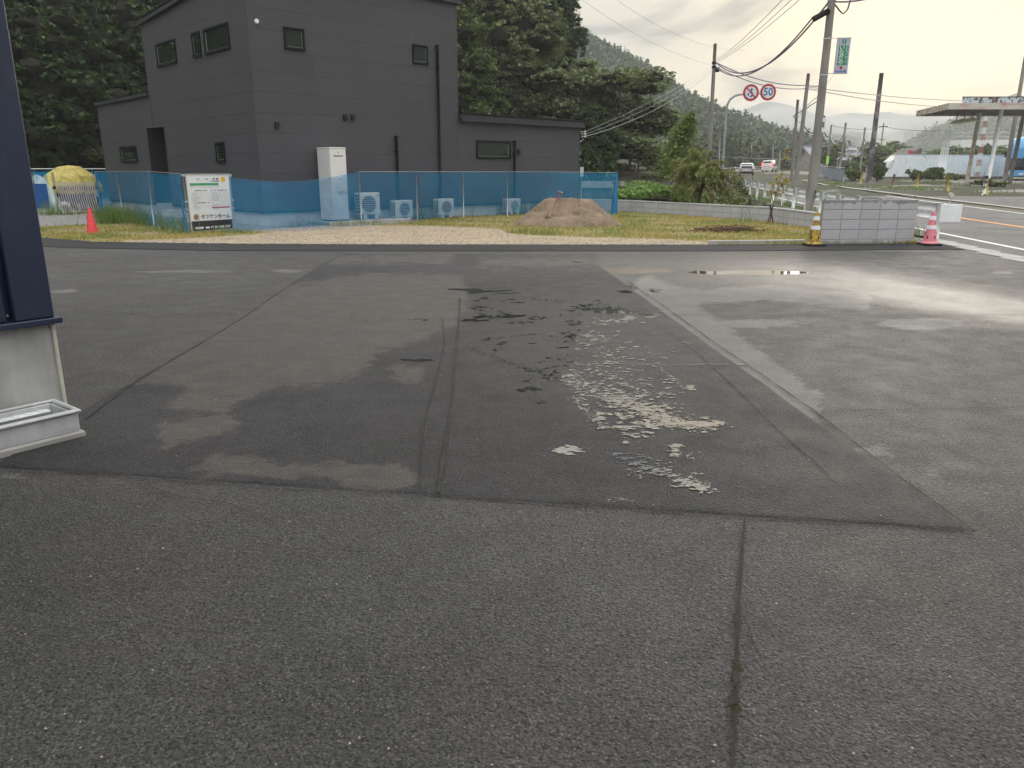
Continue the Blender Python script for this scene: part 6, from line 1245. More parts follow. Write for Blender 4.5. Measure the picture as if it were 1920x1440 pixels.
for xx in (-.6,): m = MB(); m.tube([(xx, -.02, .45), (xx, .25, .45)], .42, 16); m.obj('wheel', M['tyre'], t)
def lattice(label, cx, Yd, ztop_py, zbot_py, wb, wt):
    p = at(cx, zbot_py, Yd); h = zat(ztop_py, Yd) - p.z; t = thing('lattice_tower', label, 'tower', p, 0, 'red and white lattice towers'); n = 10
    rw = [M['red_l'], M['white_paint']]
    for i in range(n):
        a, b = i / n, (i + 1) / n; wa, wb_ = wb + (wt - wb) * a, wb + (wt - wb) * b; m = MB(); r = max(.03, h * .004)
        for sx in (-1, 1):
            for sy in (-1, 1): m.tube([(sx*wa, sy*wa, h*a), (sx*wb_, sy*wb_, h*b)], r, 4)
        for s_ in (-1, 1): m.tube([(-wa, s_*wa, h*a), (wb_, s_*wb_, h*b)], r*.6, 4); m.tube([(wa, s_*wa, h*a), (-wb_, s_*wb_, h*b)], r*.6, 4); m.tube([(s_*wb_, -wb_, h*b), (s_*wb_, wb_, h*b)], r*.6, 4); m.tube([(-wb_, s_*wb_, h*b), (wb_, s_*wb_, h*b)], r*.6, 4)
        m.obj('lattice_section', rw[i % 2], t)
    return t
M['red_l'] = pm('faded_tower_red', (.45, .20, .16), None, 3, .7)
lattice('slim red and white lattice mast behind the canopy post', 1831, 78, 215, 335, .15, .11); lattice('hazy red and white pylon on the wooded ridge', 1080, 400, -30, 45, 1.8, 1.1)
#--SPLIT--
# ------------------------------------------------------------------ trees
def fibre(n): 
    v = RNG.randn(n, 3); return v / np.linalg.norm(v, axis=1)[:, None]
def crown_pts(lobes, n, spray=14, thick=.16, low=.35, sprs=.16):
    """lobes: (cx,cy,cz,rx,ry,rz) -> leaf centres in small sprays on the lobes' outer shells"""
    C = []; w = np.array([l[3] * l[4] + l[3] * l[5] for l in lobes]); w = w / w.sum()
    for l, f in zip(lobes, w):
        m_ = max(4, int(n * f / spray)); d = fibre(m_ * 2); d = d[d[:, 2] > -low - .45 * RNG.rand(len(d))][:m_]; rr = 1 - thick * RNG.rand(len(d), 1) * 1.6 + .09 * np.sin(d[:, :1] * 7 + l[0]) ; c = np.array(l[:3]) + d * rr * np.array(l[3:])
        s = sprs * (l[3] + l[5]) / 2
        q = c[:, None, :] + RNG.randn(len(c), spray, 3) * np.array([s, s, s * .38]); C.append(q.reshape(-1, 3))
    return np.concatenate(C)
def cards(C, size, up=.5, asp=.42, droop=0.):
    n = len(C); nrm = RNG.randn(n, 3); nrm[:, 2] = np.abs(nrm[:, 2]) + up; nrm /= np.linalg.norm(nrm, axis=1)[:, None]; a = np.cross(nrm, RNG.randn(n, 3)); a[:, 2] -= droop; a /= np.linalg.norm(a, axis=1)[:, None]; b = np.cross(nrm, a); s = size * (.55 + .9 * RNG.rand(n, 1))
    return np.stack([C - a * s * .5, C + b * s * asp, C + a * s * .6, C - b * s * asp], 1).reshape(-1, 3), np.arange(n * 4).reshape(n, 4)
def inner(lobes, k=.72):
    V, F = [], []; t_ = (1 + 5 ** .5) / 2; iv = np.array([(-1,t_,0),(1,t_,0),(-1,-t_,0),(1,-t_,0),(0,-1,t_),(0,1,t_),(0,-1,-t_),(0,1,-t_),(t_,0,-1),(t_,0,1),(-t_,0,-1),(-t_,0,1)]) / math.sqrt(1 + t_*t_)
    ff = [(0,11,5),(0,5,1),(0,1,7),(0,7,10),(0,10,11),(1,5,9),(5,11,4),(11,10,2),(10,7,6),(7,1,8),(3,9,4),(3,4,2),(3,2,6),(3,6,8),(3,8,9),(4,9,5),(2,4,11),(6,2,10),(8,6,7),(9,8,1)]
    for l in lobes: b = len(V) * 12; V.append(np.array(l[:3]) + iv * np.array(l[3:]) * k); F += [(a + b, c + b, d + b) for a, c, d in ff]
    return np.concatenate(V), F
M['crown_gap_shade'] = pm('crown_gap_shade', (.030, .028, .018), (.018, .018, .012), 2, .95, .6, 6, spec=.1)  # dark core: shade of the crown gaps put into its colour
def crown_mesh(name, lobes, n, size, mat, up=.5, core=.7, **kw):
    V, F = cards(crown_pts(lobes, n, **kw), size, up); F = [tuple(f) for f in F]
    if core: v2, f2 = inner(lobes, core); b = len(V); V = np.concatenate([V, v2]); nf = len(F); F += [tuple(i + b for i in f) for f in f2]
    me = bpy.data.meshes.new(name); me.from_pydata(V.tolist(), [], F); me.materials.append(mat); me.materials.append(M['crown_gap_shade'])
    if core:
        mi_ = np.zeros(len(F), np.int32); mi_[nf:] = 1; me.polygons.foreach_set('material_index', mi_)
    me.update(); return me
def broad_lobes(seed, w, h, z0, n):
    r = random.Random(seed); L_ = []
    for i in range(n):
        a = i * 2.4 + r.random(); f = (i + .5) / n; zz = z0 + (h - z0) * (f * .82 + .08); rad = w * math.sin(math.pi * min(1, .22 + f * .72)) ** .8 * r.uniform(.45, .7); s = w * r.uniform(.34, .52) * (1 - .35 * f)
        L_.append((math.cos(a) * rad, math.sin(a) * rad, zz, s, s, s * r.uniform(.55, .8)))
    L_.append((0, 0, z0 + (h - z0) * .45, w * .55, w * .55, (h - z0) * .38)); L_.append((0, 0, h * .86, w * .3, w * .3, h * .12)); return L_
def conifer_lobes(seed, w, h, n=13):
    r = random.Random(seed); L_ = []
    for i in range(n):
        f = i / (n - 1); rad = w * (1 - f) ** .75 * .55; s = w * (.58 * (1 - f) ** .8 + .08)
        for k in range(3 if f < .75 else 1): a = r.random() * 6.3; L_.append((math.cos(a) * rad, math.sin(a) * rad, h * (.12 + .86 * f), s, s, h * .075))
    return L_
def trunk_mesh(seed, h, r0, br, spread):
    r = random.Random(seed); m = MB(); m.tube([(0, 0, -.3), (r.uniform(-.1, .1), .05, h * .3), (r.uniform(-.2, .2), -.05, h * .6), (0, 0, h * .85)], [r0, r0 * .8, r0 * .5, r0 * .15], 8)
    for i in range(br): a = i * 2.4; z = h * r.uniform(.28, .6); L_ = spread * r.uniform(.5, .9); m.tube([(0, 0, z), (math.cos(a) * L_ * .5, math.sin(a) * L_ * .5, z + h * .12), (math.cos(a) * L_, math.sin(a) * L_, z + h * .2)], [r0 * .4, r0 * .25, r0 * .08], 6)
    return m.mesh('trunk', M['bark'])
PROT = {}
def proto(k, f):
    if k not in PROT: PROT[k] = f()
    return PROT[k]
def tree(name, label, p, k, cm, tm, s=1., rz=0., group=None, sz=1.):
    t = thing(name, label, 'tree', p, rz, group); t.scale = (s, s, s * sz); link('trunk', tm, t); link('crown', cm, t); return t
def hill_z(x, y):      # wooded slope behind the house
    if y < 42: return T(y)
    s_ = 1 / (1 + math.exp((x - 4 - (y - 42) * .02) / 3.2)); return T(y) + max(0, y - 43) * .42 * s_
xs = np.arange(-110, 40, 3.); ys = np.arange(41, 130, 3.); X, Y = np.meshgrid(xs, ys); Z = np.vectorize(hill_z)(X, Y) + .02 + .3 * nx((X, Y), .3) * np.clip((Y - 43) / 10, 0, 1) - .1 * (Y < 43)
link('hillside', grid_mesh('hillside', X, Y, Z, pm('forest_floor', (.035, .032, .02), (.05, .055, .025), .5, .95, .5, 3)), kind='structure')
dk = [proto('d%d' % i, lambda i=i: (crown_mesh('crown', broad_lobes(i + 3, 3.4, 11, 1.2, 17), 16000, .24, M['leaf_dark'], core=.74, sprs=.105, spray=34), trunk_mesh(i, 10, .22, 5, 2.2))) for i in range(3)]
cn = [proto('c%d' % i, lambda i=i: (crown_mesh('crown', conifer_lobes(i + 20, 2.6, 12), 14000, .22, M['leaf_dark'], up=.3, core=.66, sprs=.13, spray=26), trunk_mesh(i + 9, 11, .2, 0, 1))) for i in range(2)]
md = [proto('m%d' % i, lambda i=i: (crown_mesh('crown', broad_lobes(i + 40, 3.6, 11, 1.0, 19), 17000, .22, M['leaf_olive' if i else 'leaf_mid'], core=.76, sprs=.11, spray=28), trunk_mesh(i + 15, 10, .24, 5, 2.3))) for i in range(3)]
spots = [  # px, Y, kind, scale, label
 (30, 40, 'd1', .8, 'grey-green leafy tree just right of the navy building edge'), (105, 41, 'd2', .86, 'grey-green bushy tree above the yellow tarp'), (165, 46, 'd0', .9, 'dark green tree over the lattice gate'), (62, 47, 'd1', 1.0, 'dark tree rising behind the grey-green bushy tree'),
 (215, 44, 'c0', .85, 'dark conifer left of the low house roof'), (255, 47, 'c1', 1.0, 'dark conifer rising above the low house roof'), (135, 52, 'c0', 1.1, 'tall dark conifer behind the tarp, higher up the slope'), (190, 55, 'c1', 1.15, 'tall dark conifer on the slope above the gate'), (300, 52, 'd2', 1.05, 'dark tree behind the low house roof end'), (40, 56, 'c1', 1.15, 'tall conifer at the top corner by the navy building'),
 (90, 60, 'd0', 1.2, 'uppermost dark tree above the grey-green trees'), (245, 60, 'c0', 1.25, 'high conifer above the low roof'), (330, 60, 'c1', 1.2, 'high conifer beside the sloping house roof'), (-30, 44, 'd2', .95, 'dark tree hidden mostly by the navy building'), (0, 52, 'd0', 1.1, 'dark tree higher up by the navy building'),
 (872, 47, 'm0', .82, 'green leafy tree touching the tall house wall'), (925, 50, 'm1', .85, 'olive leafy tree above the low roof gutter'), (975, 54, 'm2', .98, 'olive leafy tree left of the wide spreading tree'), (885, 57, 'm1', 1.08, 'tall grey-green tree behind the house wall'), (945, 62, 'm2', 1.15, 'tall grey-green tree on the ridge shoulder'), (1010, 66, 'd1', 1.1, 'dark tree with gaps at the ridge top'), (1000, 58, 'm0', .85, 'mid green tree filling behind the wide spreading tree'), (900, 66, 'd2', 1.2, 'dark tree high behind the tall house wall'), (960, 74, 'm1', 1.2, 'highest olive tree above the low roof'), (1040, 76, 'd0', 1.0, 'dark tree stepping down the ridge'),
 (850, 52, 'm2', 1., 'olive tree hidden partly by the tall house block'), (1095, 45, 'd1', .42, 'small dark tree at the end of the low house roof'), (1130, 47, 'd2', .40, 'small dark tree under the wide spreading tree'), (1180, 56, 'd0', .5, 'dark undergrowth tree right of the house, by the footbridge')]
for px_, Yd, k, s, lb in spots:
    cm, tm = PROT[k]; x = (px_ - 960) / 1496 * Yd; tree('forest_tree', lb, (x, Yd, hill_z(x, Yd) - .2), k, cm, tm, s, random.random() * 6.28, 'forest trees behind the house')
pts = []
for _ in range(16000):
    y = random.uniform(41.5, 62); x = random.uniform(-.72, .13) * y
    if house_in(x, y): continue
    pts.append((x, y, hill_z(x, y) + random.random() ** 1.5 * 2.4))
leafcards('undergrowth', pts, .32, M['leaf_dark'], .4, kind='stuff')
# wide spreading tree
Yb = 53; cx = (1128 - 960) / 1496 * Yb; r = random.Random(5); lobes = []
prof_ = [(1010, 150), (1040, 118), (1080, 100), (1120, 96), (1160, 104), (1200, 118), (1235, 140), (1252, 175), (1256, 210), (1240, 245), (1215, 262)]
for i in range(64):
    px_ = r.uniform(1005, 1248); tp = np.interp(px_, [p[0] for p in prof_[:8]], [p[1] for p in prof_[:8]]); py_ = tp + 12 + (r.random() ** .8) * (300 - tp - 20) * (1 if px_ < 1225 else .62); q = at(px_, py_, Yb + r.uniform(-3.4, 2)); s = r.uniform(.75, 1.25); lobes.append((q.x - cx, q.y - Yb, q.z, s * 1.25, s * 1.25, s * .52))
lobes = [l for l in lobes if l[2] > 1.2]
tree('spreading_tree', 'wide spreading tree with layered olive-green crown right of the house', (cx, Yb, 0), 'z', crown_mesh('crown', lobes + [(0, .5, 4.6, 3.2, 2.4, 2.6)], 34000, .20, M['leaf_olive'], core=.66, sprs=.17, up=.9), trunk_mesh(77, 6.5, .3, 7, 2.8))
# bushes and small plants
def bush(label, px_, Yd, w, h, mat, n=2600, size=.13, z=None, name='bush', py_=None):
    x = (px_ - 960) / 1496 * Yd; z = T(Yd) if z is None else z; r = random.Random(int(px_)); lb = [(r.uniform(-.55, .55) * w, r.uniform(-.4, .4) * w, h * r.uniform(.3, .72), w * r.uniform(.35, .5), w * r.uniform(.35, .5), h * r.uniform(.25, .36)) for _ in range(9)]
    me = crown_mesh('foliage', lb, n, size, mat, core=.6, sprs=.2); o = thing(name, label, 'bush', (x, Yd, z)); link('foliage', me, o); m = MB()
    for i in range(5): a = i * 1.26; m.tube([(0, 0, -.3), (math.cos(a) * w * .3, math.sin(a) * w * .3, h * .6)], [.03, .01], 5)
    m.obj('stems', M['twig'], o); return o
bush('yellow-green bush above the brown timber fence', 1168, 54, 1.1, zat(303, 54) - .3, M['leaf_light'], 3200, .16, .3); bush('pale green bush over the end of the blue net', 1122, 46, .8, zat(308, 46) - .3, M['leaf_light'], 1800, .14, .2)
bush('large mid-green bush left of the vine-covered stem', 1245, 62, 2.2, zat(265, 62) - .5, M['leaf_mid'], 6500, .2, .5); bush('low green bush under the large mid-green bush', 1225, 52, 1.6, zat(318, 52) - .4, M['leaf_mid'], 3200, .15, .1)
bush('rust-tinged shrub just outside the net corner', 1163, 38, .45, zat(335, 38) + .5, M['leaf_olive'], 1200, .1, -.4)
bush('leafy bush in front of the flaking wall, left of the white pipes', 1752, 74, 1.0, 1.2, M['leaf_mid'], 3500, .22); bush('dense green bush right of the dark blotchy pole', 1647, 72, .85, 1.5, M['leaf_mid'], 3500, .2); bush('yellow-green bush at the end of the sheet barrier', 1603, 73, 1.05, 1.1, M['leaf_mid'], 3000, .2)
bush('brown-red shrub against the painted wall', 1795, 76, 1.0, .7, M['leaf_olive'], 1500, .18); bush('small bush at the foot of the second canopy post', 1858, 56, 1.2, .6, M['leaf_mid'], 1600, .15); bush('small bush at the left end of the painted wall', 1715, 75, .8, 1.0, M['leaf_mid'], 1200, .18); bush('round dark tree in front of the farmhouse roof', 1553, 132, 2.4, 4.6, M['leaf_mid'], 2600, .4, name='garden_tree'); bush('garden bush between the two tiled houses', 1590, 132, 3., 2.0, M['leaf_mid'], 1500, .4)
for px_, Yd, w, h, lb in ((1640, 135, 4.5, 4.6, 'round tree right of the small tiled house'), (1668, 140, 3.5, 5.0, 'tree between the far crossarm pole and the dark pole'), (1735, 130, 4, 3.6, 'tree poking above the painted wall, left of the pipes'), (1800, 135, 4, 4.0, 'tree above the painted wall, right of the pipes'), (1880, 130, 4.5, 4.2, 'tree above the painted wall, left of the bus'), (1840, 125, 2.6, 4.0, 'darker tree above the wall by the lattice mast')): bush(lb, px_, Yd, w, h, M['leaf_mid'], 2200, .42, name='garden_tree')
# vine-covered leaning stem
Yv = 36; q = [at(x, y, Yv) for x, y in ((1266, 330), (1270, 290), (1280, 255), (1292, 232), (1297, 218))]; t = thing('vine_stem', 'leaning bare stem swallowed by bright green vines behind the willow', 'vine', q[0]); m = MB(); m.tube([p - q[0] for p in q], [.06, .05, .04, .03, .02], 6); m.obj('stem', M['bark'], t)
C = []
for _ in range(5200): f = random.random() ** .9; i = min(3, int(f * 4)); p = q[i].lerp(q[i+1], f * 4 - i); w = .85 * (1 - f) ** .9 + .07; C.append(tuple(p - q[0] + Vector((random.gauss(0, w * .5) - .1 * (1-f), random.gauss(0, w * .4), random.gauss(0, .12)))))
V, F = cards(np.array(C), .11, .6); link('foliage', npmesh('foliage', V, F, M['leaf_light']), t)
# drooping willow-like sapling
p0 = G(1309, 403); t = thing('willow_sapling', 'drooping willow-like sapling on the lawn before the low block wall', 'tree', p0)
rr = random.Random(8); m = MB(); C = []; TW = MB()
m.tube([(-.02, 0, -.05), (.0, 0, .5), (.05, .03, .95)], [.075, .06, .045], 8); m.tube([(.02, 0, .5), (.14, .1, 1.1), (.25, .1, 1.7), (.35, .1, 2.2)], [.04, .03, .02, .01], 6); m.tube([(.03, .02, .9), (-.1, -.1, 1.3), (-.35, -.1, 1.75)], [.035, .02, .01], 6)
for i in range(105):
    a = rr.random() * 6.283; L_ = rr.uniform(.35, 1.35) + (.35 if math.cos(a) > .3 else 0); zt4 = rr.uniform(1.4, 2.6) * (1.08 - .2 * L_); s0 = Vector((.05, .03, rr.uniform(.7, 1.3))); mid = Vector((math.cos(a) * L_ * .55, math.sin(a) * L_ * .5, zt4)); end = Vector((math.cos(a) * L_, math.sin(a) * L_ * .85, zt4 - rr.uniform(.3, 1.3) * (.5 + .4 * L_))); end.z = max(.15, end.z)
    prev = s0; 
    P = [((1-f)**2) * s0 + 2*f*(1-f) * mid * 1.0 + f*f * end for f in [k / 8 for k in range(9)]]; TW.tube(P, [.012 - .0011 * k for k in range(9)], 4)
    for k in range(int(70 + 45 * L_)):
        f = .3 + .7 * rr.random(); k_ = min(7, int(f * 8)); p = P[k_].lerp(P[k_+1], f * 8 - k_); C.append(tuple(p + Vector((rr.gauss(0, .045), rr.gauss(0, .045), rr.gauss(0, .05)))))
m.obj('trunk', M['bark'], t); TW.obj('branches', M['twig'], t); V, F = cards(np.array(C), .11, .3, .26, .9); link('crown', npmesh('crown', V, F, leafmat('leaves_willow', (.15, .19, .05), (.30, .32, .10), (.21, .20, .08), .35)), t)
p = G(1329, 404); m = MB(); m.tube([(0, 0, -.05), (.0, 0, .75)], .03, 8); o = m.obj('support_stake', M['wood']); o.location = p; tag(o, 'pale support stake just right of the willow sapling trunk', 'stake')
def stakes(label, p, pairs):
    t = thing('tree_stakes', label, 'stakes', p, 0, 'crossed tree stakes')
    for a, b in pairs: m = MB(); m.tube([Vector(a), Vector(b)], .022, 7); m.obj('stake', M['twig'], t)
    return t
p = G(1402, 412); stakes('tall pair of leaning stakes tied to the bare sapling', p, (((-.09, 0, 0), (.03, .02, .66)), ((.08, .06, 0), (.02, -.02, .68)), ))
p2 = G(1443, 420); stakes('short crossed brown stakes on the lawn', p2, (((-.07, 0, 0), (.05, .02, .50)), ((.12, .03, 0), (-.04, -.01, .55))))
def sapling(label, p, P_, leaves, mat, n, size=.08):
    t = thing('sapling', label, 'tree', p, 0, 'young staked trees'); m = MB()
    for q in P_: m.tube([Vector(a) for a in q], [.016 - .01 * i / (len(q) - 1) for i in range(len(q))], 5)
    m.obj('trunk', M['bark'], t); C = []
    for (c, s) in leaves:
        for _ in range(n): C.append((c[0] + random.gauss(0, s), c[1] + random.gauss(0, s), c[2] + random.gauss(0, s * .8)))
    V, F = cards(np.array(C), size, .4); link('crown', npmesh('crown', V, F, mat), t)
sapling('nearly bare sapling with few dark leaves left of the crossed stakes', p, [[(0, 0, 0), (.02, .02, .7), (.06, .02, 1.15), (.03, 0, 1.55)], [(.02, .02, .7), (-.15, 0, .95), (-.28, 0, 1.35)], [(-.15, 0, .95), (-.3, .1, 1.0)]], [((-.3, .05, 1.05), .1), ((-.35, 0, 1.15), .07), ((-.12, 0, .85), .06)], M['leaf_dark'], 45, .07)
sapling('thin sapling with yellowing leaves leaning right above the crossed stakes', p2, [[(0, 0, 0), (.06, 0, .6), (.16, 0, 1.1), (.27, 0, 1.7), (.33, 0, 2.1)], [(.06, 0, .6), (-.06, 0, .95)], [(.1, 0, .9), (.3, 0, 1.2)]], [((-.08, 0, .95), .08), ((.0, 0, 1.15), .07), ((.28, 0, 1.15), .08), ((.36, 0, 1.0), .08), ((.1, 0, .85), .07), ((.2, 0, 1.35), .05), ((.42, 0, 1.25), .06), ((.30, 0, 1.9), .04), ((.34, 0, 2.1), .03)], M['leaf_yellow'], 14, .085)
# dead branch heap
ph = G(1370, 436); t = thing('branch_heap', 'heap of dead cut branches and brown leaves on the lawn', 'branches', ph); rr = random.Random(3); C = []
for i in range(70):
    a = rr.gauss(0, .35) + (math.pi if rr.random() < .5 else 0); L_ = rr.uniform(.25, .75); c = Vector((rr.gauss(0, .38), rr.gauss(.0, .12), .03 + abs(rr.gauss(0, .05)))); d = Vector((math.cos(a), math.sin(a) * .5, rr.uniform(-.05, .3))) * L_ / 2; m = MB(); m.tube([c - d, c + Vector((0, 0, .02)), c + d], [.010, .008, .004], 4); m.obj('branch', M['twig'], t)
for _ in range(700): C.append((rr.gauss(0, .42), rr.gauss(0, .14), abs(rr.gauss(.02, .06))))
V, F = cards(np.array(C), .05, .3); link('dead_leaves', npmesh('dead_leaves', V, F, leafmat('leaves_dead', (.20, .10, .06), (.10, .06, .04), (.14, .08, .05), .1)), t, kind='stuff')

# ------------------------------------------------------------------ hills
KD = 1.6
def ridge(name, P, D, depth, foot, mat, bump=2.5, seed=0, back=.6, fx=1.0):
    """P: skyline points in the photograph; the ridge stands at distance D, its front slope comes `depth` m closer"""
    D *= KD; depth *= KD; bump *= KD; P = sorted(P); px_ = np.linspace(P[0][0], P[-1][0], 170); py_ = np.interp(px_, [a[0] for a in P], [a[1] for a in P]); rows = 34; Xr = np.zeros((rows, 170)); Yr = Xr.copy(); Zr = Xr.copy(); ph = np.random.RandomState(seed).rand(6) * 6
    for j, (a, b) in enumerate(zip(px_, py_)):
        top = at(a, b, D); zt_ = top.z; base = 0.
        for i in range(rows):
            f = i / (rows - 1) * 1.35; 
            if f <= 1: Yd = D - depth * (1 - f); g = f ** .9; z = base + (zt_ - base) * (g if foot else 1 - (1 - g) ** 1.3)
            else: Yd = D + depth * (f - 1); z = base + (zt_ - base) * max(0, 1 - (f - 1) * back * 2)
            x = top.x + (Yd - D) * .12 * math.sin(ph[0]); Xr[i, j] = top.x * (1 + 0 * f); Yr[i, j] = Yd
            u = top.x / (bump * 9); v = Yd / (bump * 9); nz = math.sin(u * 1.1 + ph[1] + math.sin(v * 1.3)) + .6 * math.sin(u * 2.3 - v * 1.9 + ph[2]) + .4 * math.sin(u * 5.1 + v * 3.7 + ph[3])
            Zr[i, j] = z + bump * nz * (math.sin(math.pi * min(f, 1)) ** .7) + random.uniform(-.12, .12) * bump * .5
    return grid_mesh(name, Xr, Yr, Zr, mat), (Xr, Yr, Zr)
kh = NM('wooded_hill'); nz = kh.noise(.10, 8, .75); c_ = kh.mix(kh.mr(nz, .35, .62), (.022, .034, .016), (.065, .085, .04)); kh.set(Base_Color=c_, Roughness=.95, Normal=kh.bump(kh.math('ADD', kh.noise(.22, 5, .7), kh.vor(.16)), 1., 3.)); M['hill'] = kh.m
R1 = [(700, -190), (850, -90), (960, -40), (1040, 10), (1070, 38), (1120, 72), (1165, 98), (1210, 125), (1252, 155), (1280, 177), (1323, 202), (1367, 232), (1400, 252), (1450, 272), (1520, 295), (1600, 315)]
R1 = [(a, b + 20) for a, b in R1]; me, g1_ = ridge('hill', R1, 250, 110, False, M['hill'], .9, 1); link('wooded_ridge', me, kind='structure')
RM = [(1150, 300), (1240, 262), (1300, 240), (1365, 218), (1400, 203), (1428, 192), (1445, 192), (1480, 208), (1520, 225), (1570, 245), (1620, 268), (1660, 290), (1720, 318)]
me, _ = ridge('hill', RM, 720, 160, False, M['hill'], 4, 2); link('misty_peak', me, kind='structure')
RF = [(1480, 240), (1540, 222), (1580, 214), (1620, 216), (1660, 211), (1700, 214), (1740, 216), (1800, 220), (1870, 205), (1960, 195), (2100, 190)]
me, _ = ridge('hill', RF, 980, 180, False, M['hill'], 5, 3); link('far_range', me, kind='structure')
RR = [(a, b + 8) for a, b in [(1610, 320), (1680, 278), (1720, 255), (1750, 240), (1790, 230), (1840, 215), (1880, 200), (1930, 196), (2000, 175), (2150, 150), (2300, 160)]]
me, g4_ = ridge('hill', RR, 430, 130, False, M['hill'], 2., 4); link('right_hill', me, kind='structure')
RB = [(1760, 235), (1830, 200), (1870, 186), (1903, 173), (1925, 186), (1960, 176), (2050, 160), (2300, 150)]
me, _ = ridge('hill', RB, 640, 120, False, M['hill'], 4, 5); link('rear_hill', me, kind='structure')
def forest(name, g, n, s0, s1, mat, rowmax, fine=26, colr=(0, 170)):
    s0 *= KD; s1 *= KD; Xr, Yr, Zr = g; C = []; D_ = []; S_ = []
    rows = Xr.shape[0]
    i = RNG.randint(1, rowmax, n); j = RNG.randint(colr[0], colr[1] - 1, n); fi = RNG.rand(n); fj = RNG.rand(n)
    x = Xr[i, j] * (1-fj) + Xr[i, j+1] * fj; y = Yr[i, j] * (1-fi) + Yr[i-1, j] * fi; z = (Zr[i, j] * (1-fj) + Zr[i, j+1] * fj) * (1-fi) + (Zr[i-1, j] * (1-fj) + Zr[i-1, j+1] * fj) * fi
    s = s0 + (s1 - s0) * RNG.rand(n); con = RNG.rand(n) < .35
    d = fibre(n * fine).reshape(n, fine, 3); d[:, :, 2] = np.abs(d[:, :, 2]); k = (.55 + .45 * RNG.rand(n, fine, 1))
    q = d * k * s[:, None, None] * np.where(con[:, None, None], np.array([.5, .5, 1.7]), np.array([1., 1., .9])); q[:, :, :2] *= np.where(con[:, None, None], 1 - q[:, :, 2:] / (s[:, None, None] * 1.9), 1.)
    P = np.stack([x, y, z], 1)[:, None, :] + q + np.array([0, 0, .3])
    V, F = cards(P.reshape(-1, 3), (s0 + s1) / 2 * .44, .5, .5); return link(name, npmesh(name, V, F, mat), kind='stuff')
forest('hillside_woods', g1_, 8500, 1.0, 1.9, M['leaf_far'], 27)
forest('hill_woods', g4_, 3600, 2.0, 3.6, M['leaf_far'], 27, 14)
# conifer edge beyond the road: individual trees
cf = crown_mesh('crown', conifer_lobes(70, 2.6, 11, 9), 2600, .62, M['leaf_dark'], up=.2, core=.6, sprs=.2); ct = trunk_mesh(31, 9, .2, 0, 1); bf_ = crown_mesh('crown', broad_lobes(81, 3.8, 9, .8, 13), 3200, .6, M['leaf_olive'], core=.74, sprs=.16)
rr = random.Random(12); E2 = []
for i in range(58):
    px_ = 1232 + (i % 29) * 11.8 + rr.uniform(-4, 4); row = i // 29; Yd = rr.uniform(150, 172) + row * 22; tp = np.interp(px_, [1230, 1262, 1300, 1350, 1385, 1404, 1440, 1480, 1520, 1570], [262, 244, 240, 236, 250, 255, 266, 276, 292, 305]) + rr.uniform(-6, 10) + (0 if row else 16 + rr.uniform(0, 12))
    E2.append((px_, Yd, tp, rr.random() < (.75 if row else .35), rr.uniform(.9, 1.25)))
for px_, Yd, tp, con, wid in E2:
    h = (at(px_, tp, Yd).z - T(Yd)) ; h = max(2.5, h); hb = 11. if con else 9.5; x = (px_ - 960) / 1496 * Yd; t = thing('roadside_conifer' if con else 'roadside_tree', 'dark conifer in the tree belt beyond the far end of the road' if con else 'olive broadleaf tree in the belt beyond the far end of the road', 'tree', (x, Yd, T(Yd) - .3), rr.random() * 6, 'dark conifer belt beyond the road' if con else 'broadleaf trees in the belt beyond the road'); s = h / hb; t.scale = (max(s, .45) * wid, max(s, .45) * wid, s); link('trunk', ct, t); link('crown', cf if con else bf_, t)
pts = []
for _ in range(9000): px_ = random.uniform(1195, 1600); Yd = random.uniform(100, 172); x = (px_ - 960) / 1496 * Yd
for px_, Yd in ((random.uniform(1190, 1345), random.uniform(62, 150)) for _ in range(9000)): x = (px_ - 960) / 1496 * Yd; pts.append((x, Yd, T(Yd) + random.random() ** 2 * 1.6))
for px_, Yd in ((random.uniform(1440, 1900), random.uniform(150, 200)) for _ in range(5000)): x = (px_ - 960) / 1496 * Yd; pts.append((x, Yd, T(Yd) + random.random() ** 2 * 2.2))
leafcards('scrub', pts, .42, M['leaf_mid'], .5, kind='stuff')
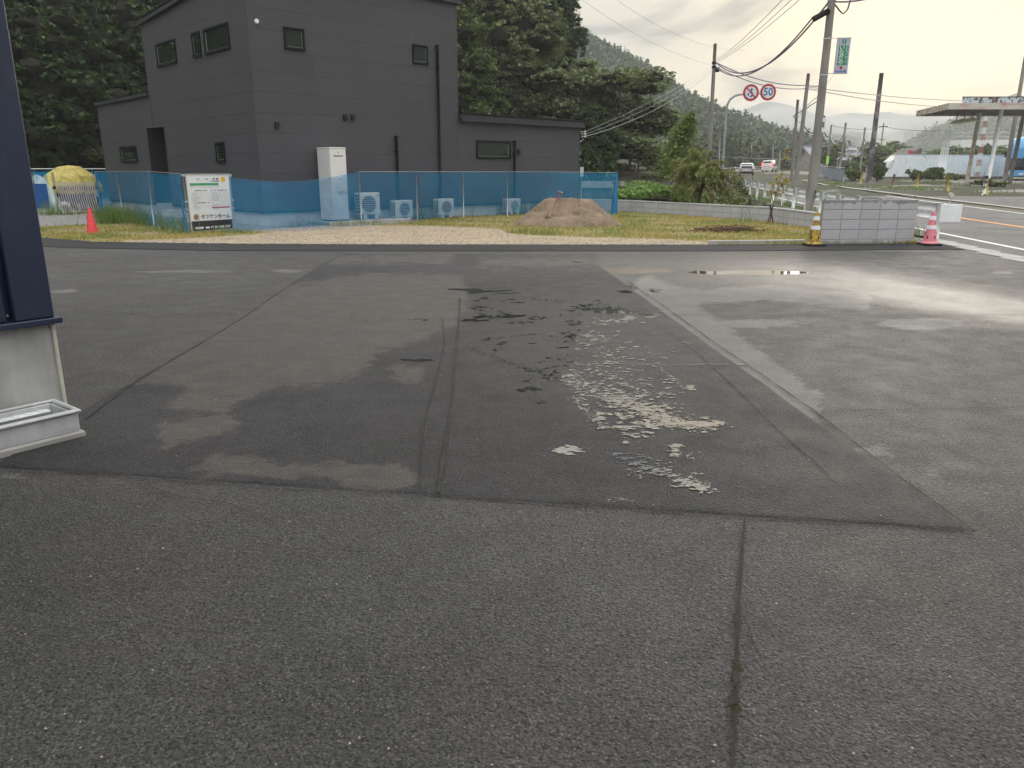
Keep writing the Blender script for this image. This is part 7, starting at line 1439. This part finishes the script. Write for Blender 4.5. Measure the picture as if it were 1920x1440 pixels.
# ------------------------------------------------------------------ haze and mist
def volbox(name, a, b, dens, color, aniso=.3, noise=None):
    m = MB(); m.box(a, b); mt = bpy.data.materials.new(name); mt.use_nodes = True; t = mt.node_tree; t.nodes.clear(); o = t.nodes.new('ShaderNodeOutputMaterial'); v = t.nodes.new('ShaderNodeVolumePrincipled'); t.links.new(v.outputs[0], o.inputs['Volume'])
    v.inputs['Color'].default_value = (*color, 1); v.inputs['Density'].default_value = dens; v.inputs['Anisotropy'].default_value = aniso
    if name == 'haze': m2_ = m
    return m.obj(name, mt, kind='stuff')
pts = []
for _ in range(34000):      # wooded slope left of the lot, mirrored in the house windows
    y = random.uniform(-6, 40); d = random.random(); x = -27 - d * 22 - .2 * abs(y - 20); pts.append((x, y, d * 30 * random.uniform(.2, 1) + random.random() * 4))
leafcards('woods', pts, .9, M['leaf_mid'], .3, kind='stuff')
HAZE_D = .0006
zmax = max(float(g1_[2].max()), 130.) + 8
volbox('haze', (-560, -40, -4.5), (1900, 1960, zmax), HAZE_D, (.93, .95, .97))
def mist(px_, py_, Yd, rx, ry, rz, dens):
    Yd *= KD; rx *= KD; ry *= KD; rz *= KD; dens = round(dens / KD, 5); c = at(px_, py_, Yd); m = MB(); n, k = 24, 12; vs = [(c.x + rx * math.sin(math.pi * i / k) * math.cos(6.2832 * j / n) * (1 + .12 * math.sin(3 * j)), c.y + ry * math.sin(math.pi * i / k) * math.sin(6.2832 * j / n), c.z + rz * math.cos(math.pi * i / k) * (1 + .15 * math.sin(2 * j + i))) for i in range(1, k) for j in range(n)]
    vs += [(c.x, c.y, c.z + rz), (c.x, c.y, c.z - rz)]; a = (k - 1) * n
    fs = [(i*n+j, i*n+(j+1)%n, (i+1)*n+(j+1)%n, (i+1)*n+j) for i in range(k-2) for j in range(n)] + [(j, a, (j+1)%n) for j in range(n)] + [((k-2)*n+j, (k-2)*n+(j+1)%n, a+1) for j in range(n)]
    m.add([(x, y, min(z, zmax - 2)) for x, y, z in vs], [f[::-1] for f in fs]); mt = bpy.data.materials.get('mist%g' % dens)
    if not mt:
        mt = bpy.data.materials.new('mist%g' % dens); mt.use_nodes = True; t = mt.node_tree; t.nodes.clear(); o = t.nodes.new('ShaderNodeOutputMaterial'); v = t.nodes.new('ShaderNodeVolumePrincipled'); t.links.new(v.outputs[0], o.inputs['Volume']); v.inputs['Color'].default_value = (.96, .96, .95, 1); v.inputs['Density'].default_value = dens
    return m.obj('mist_bank', mt, kind='stuff')
for q in ((1450, 212, 600, 42, 34, 12, .009), (1510, 226, 610, 50, 34, 12, .016), (1565, 244, 640, 46, 34, 10, .014), (1640, 236, 700, 55, 40, 6, .010), (1652, 268, 560, 12, 24, 16, .018), (1770, 216, 800, 80, 40, 7, .012), (1380, 222, 640, 30, 26, 5, .010)): mist(*q)
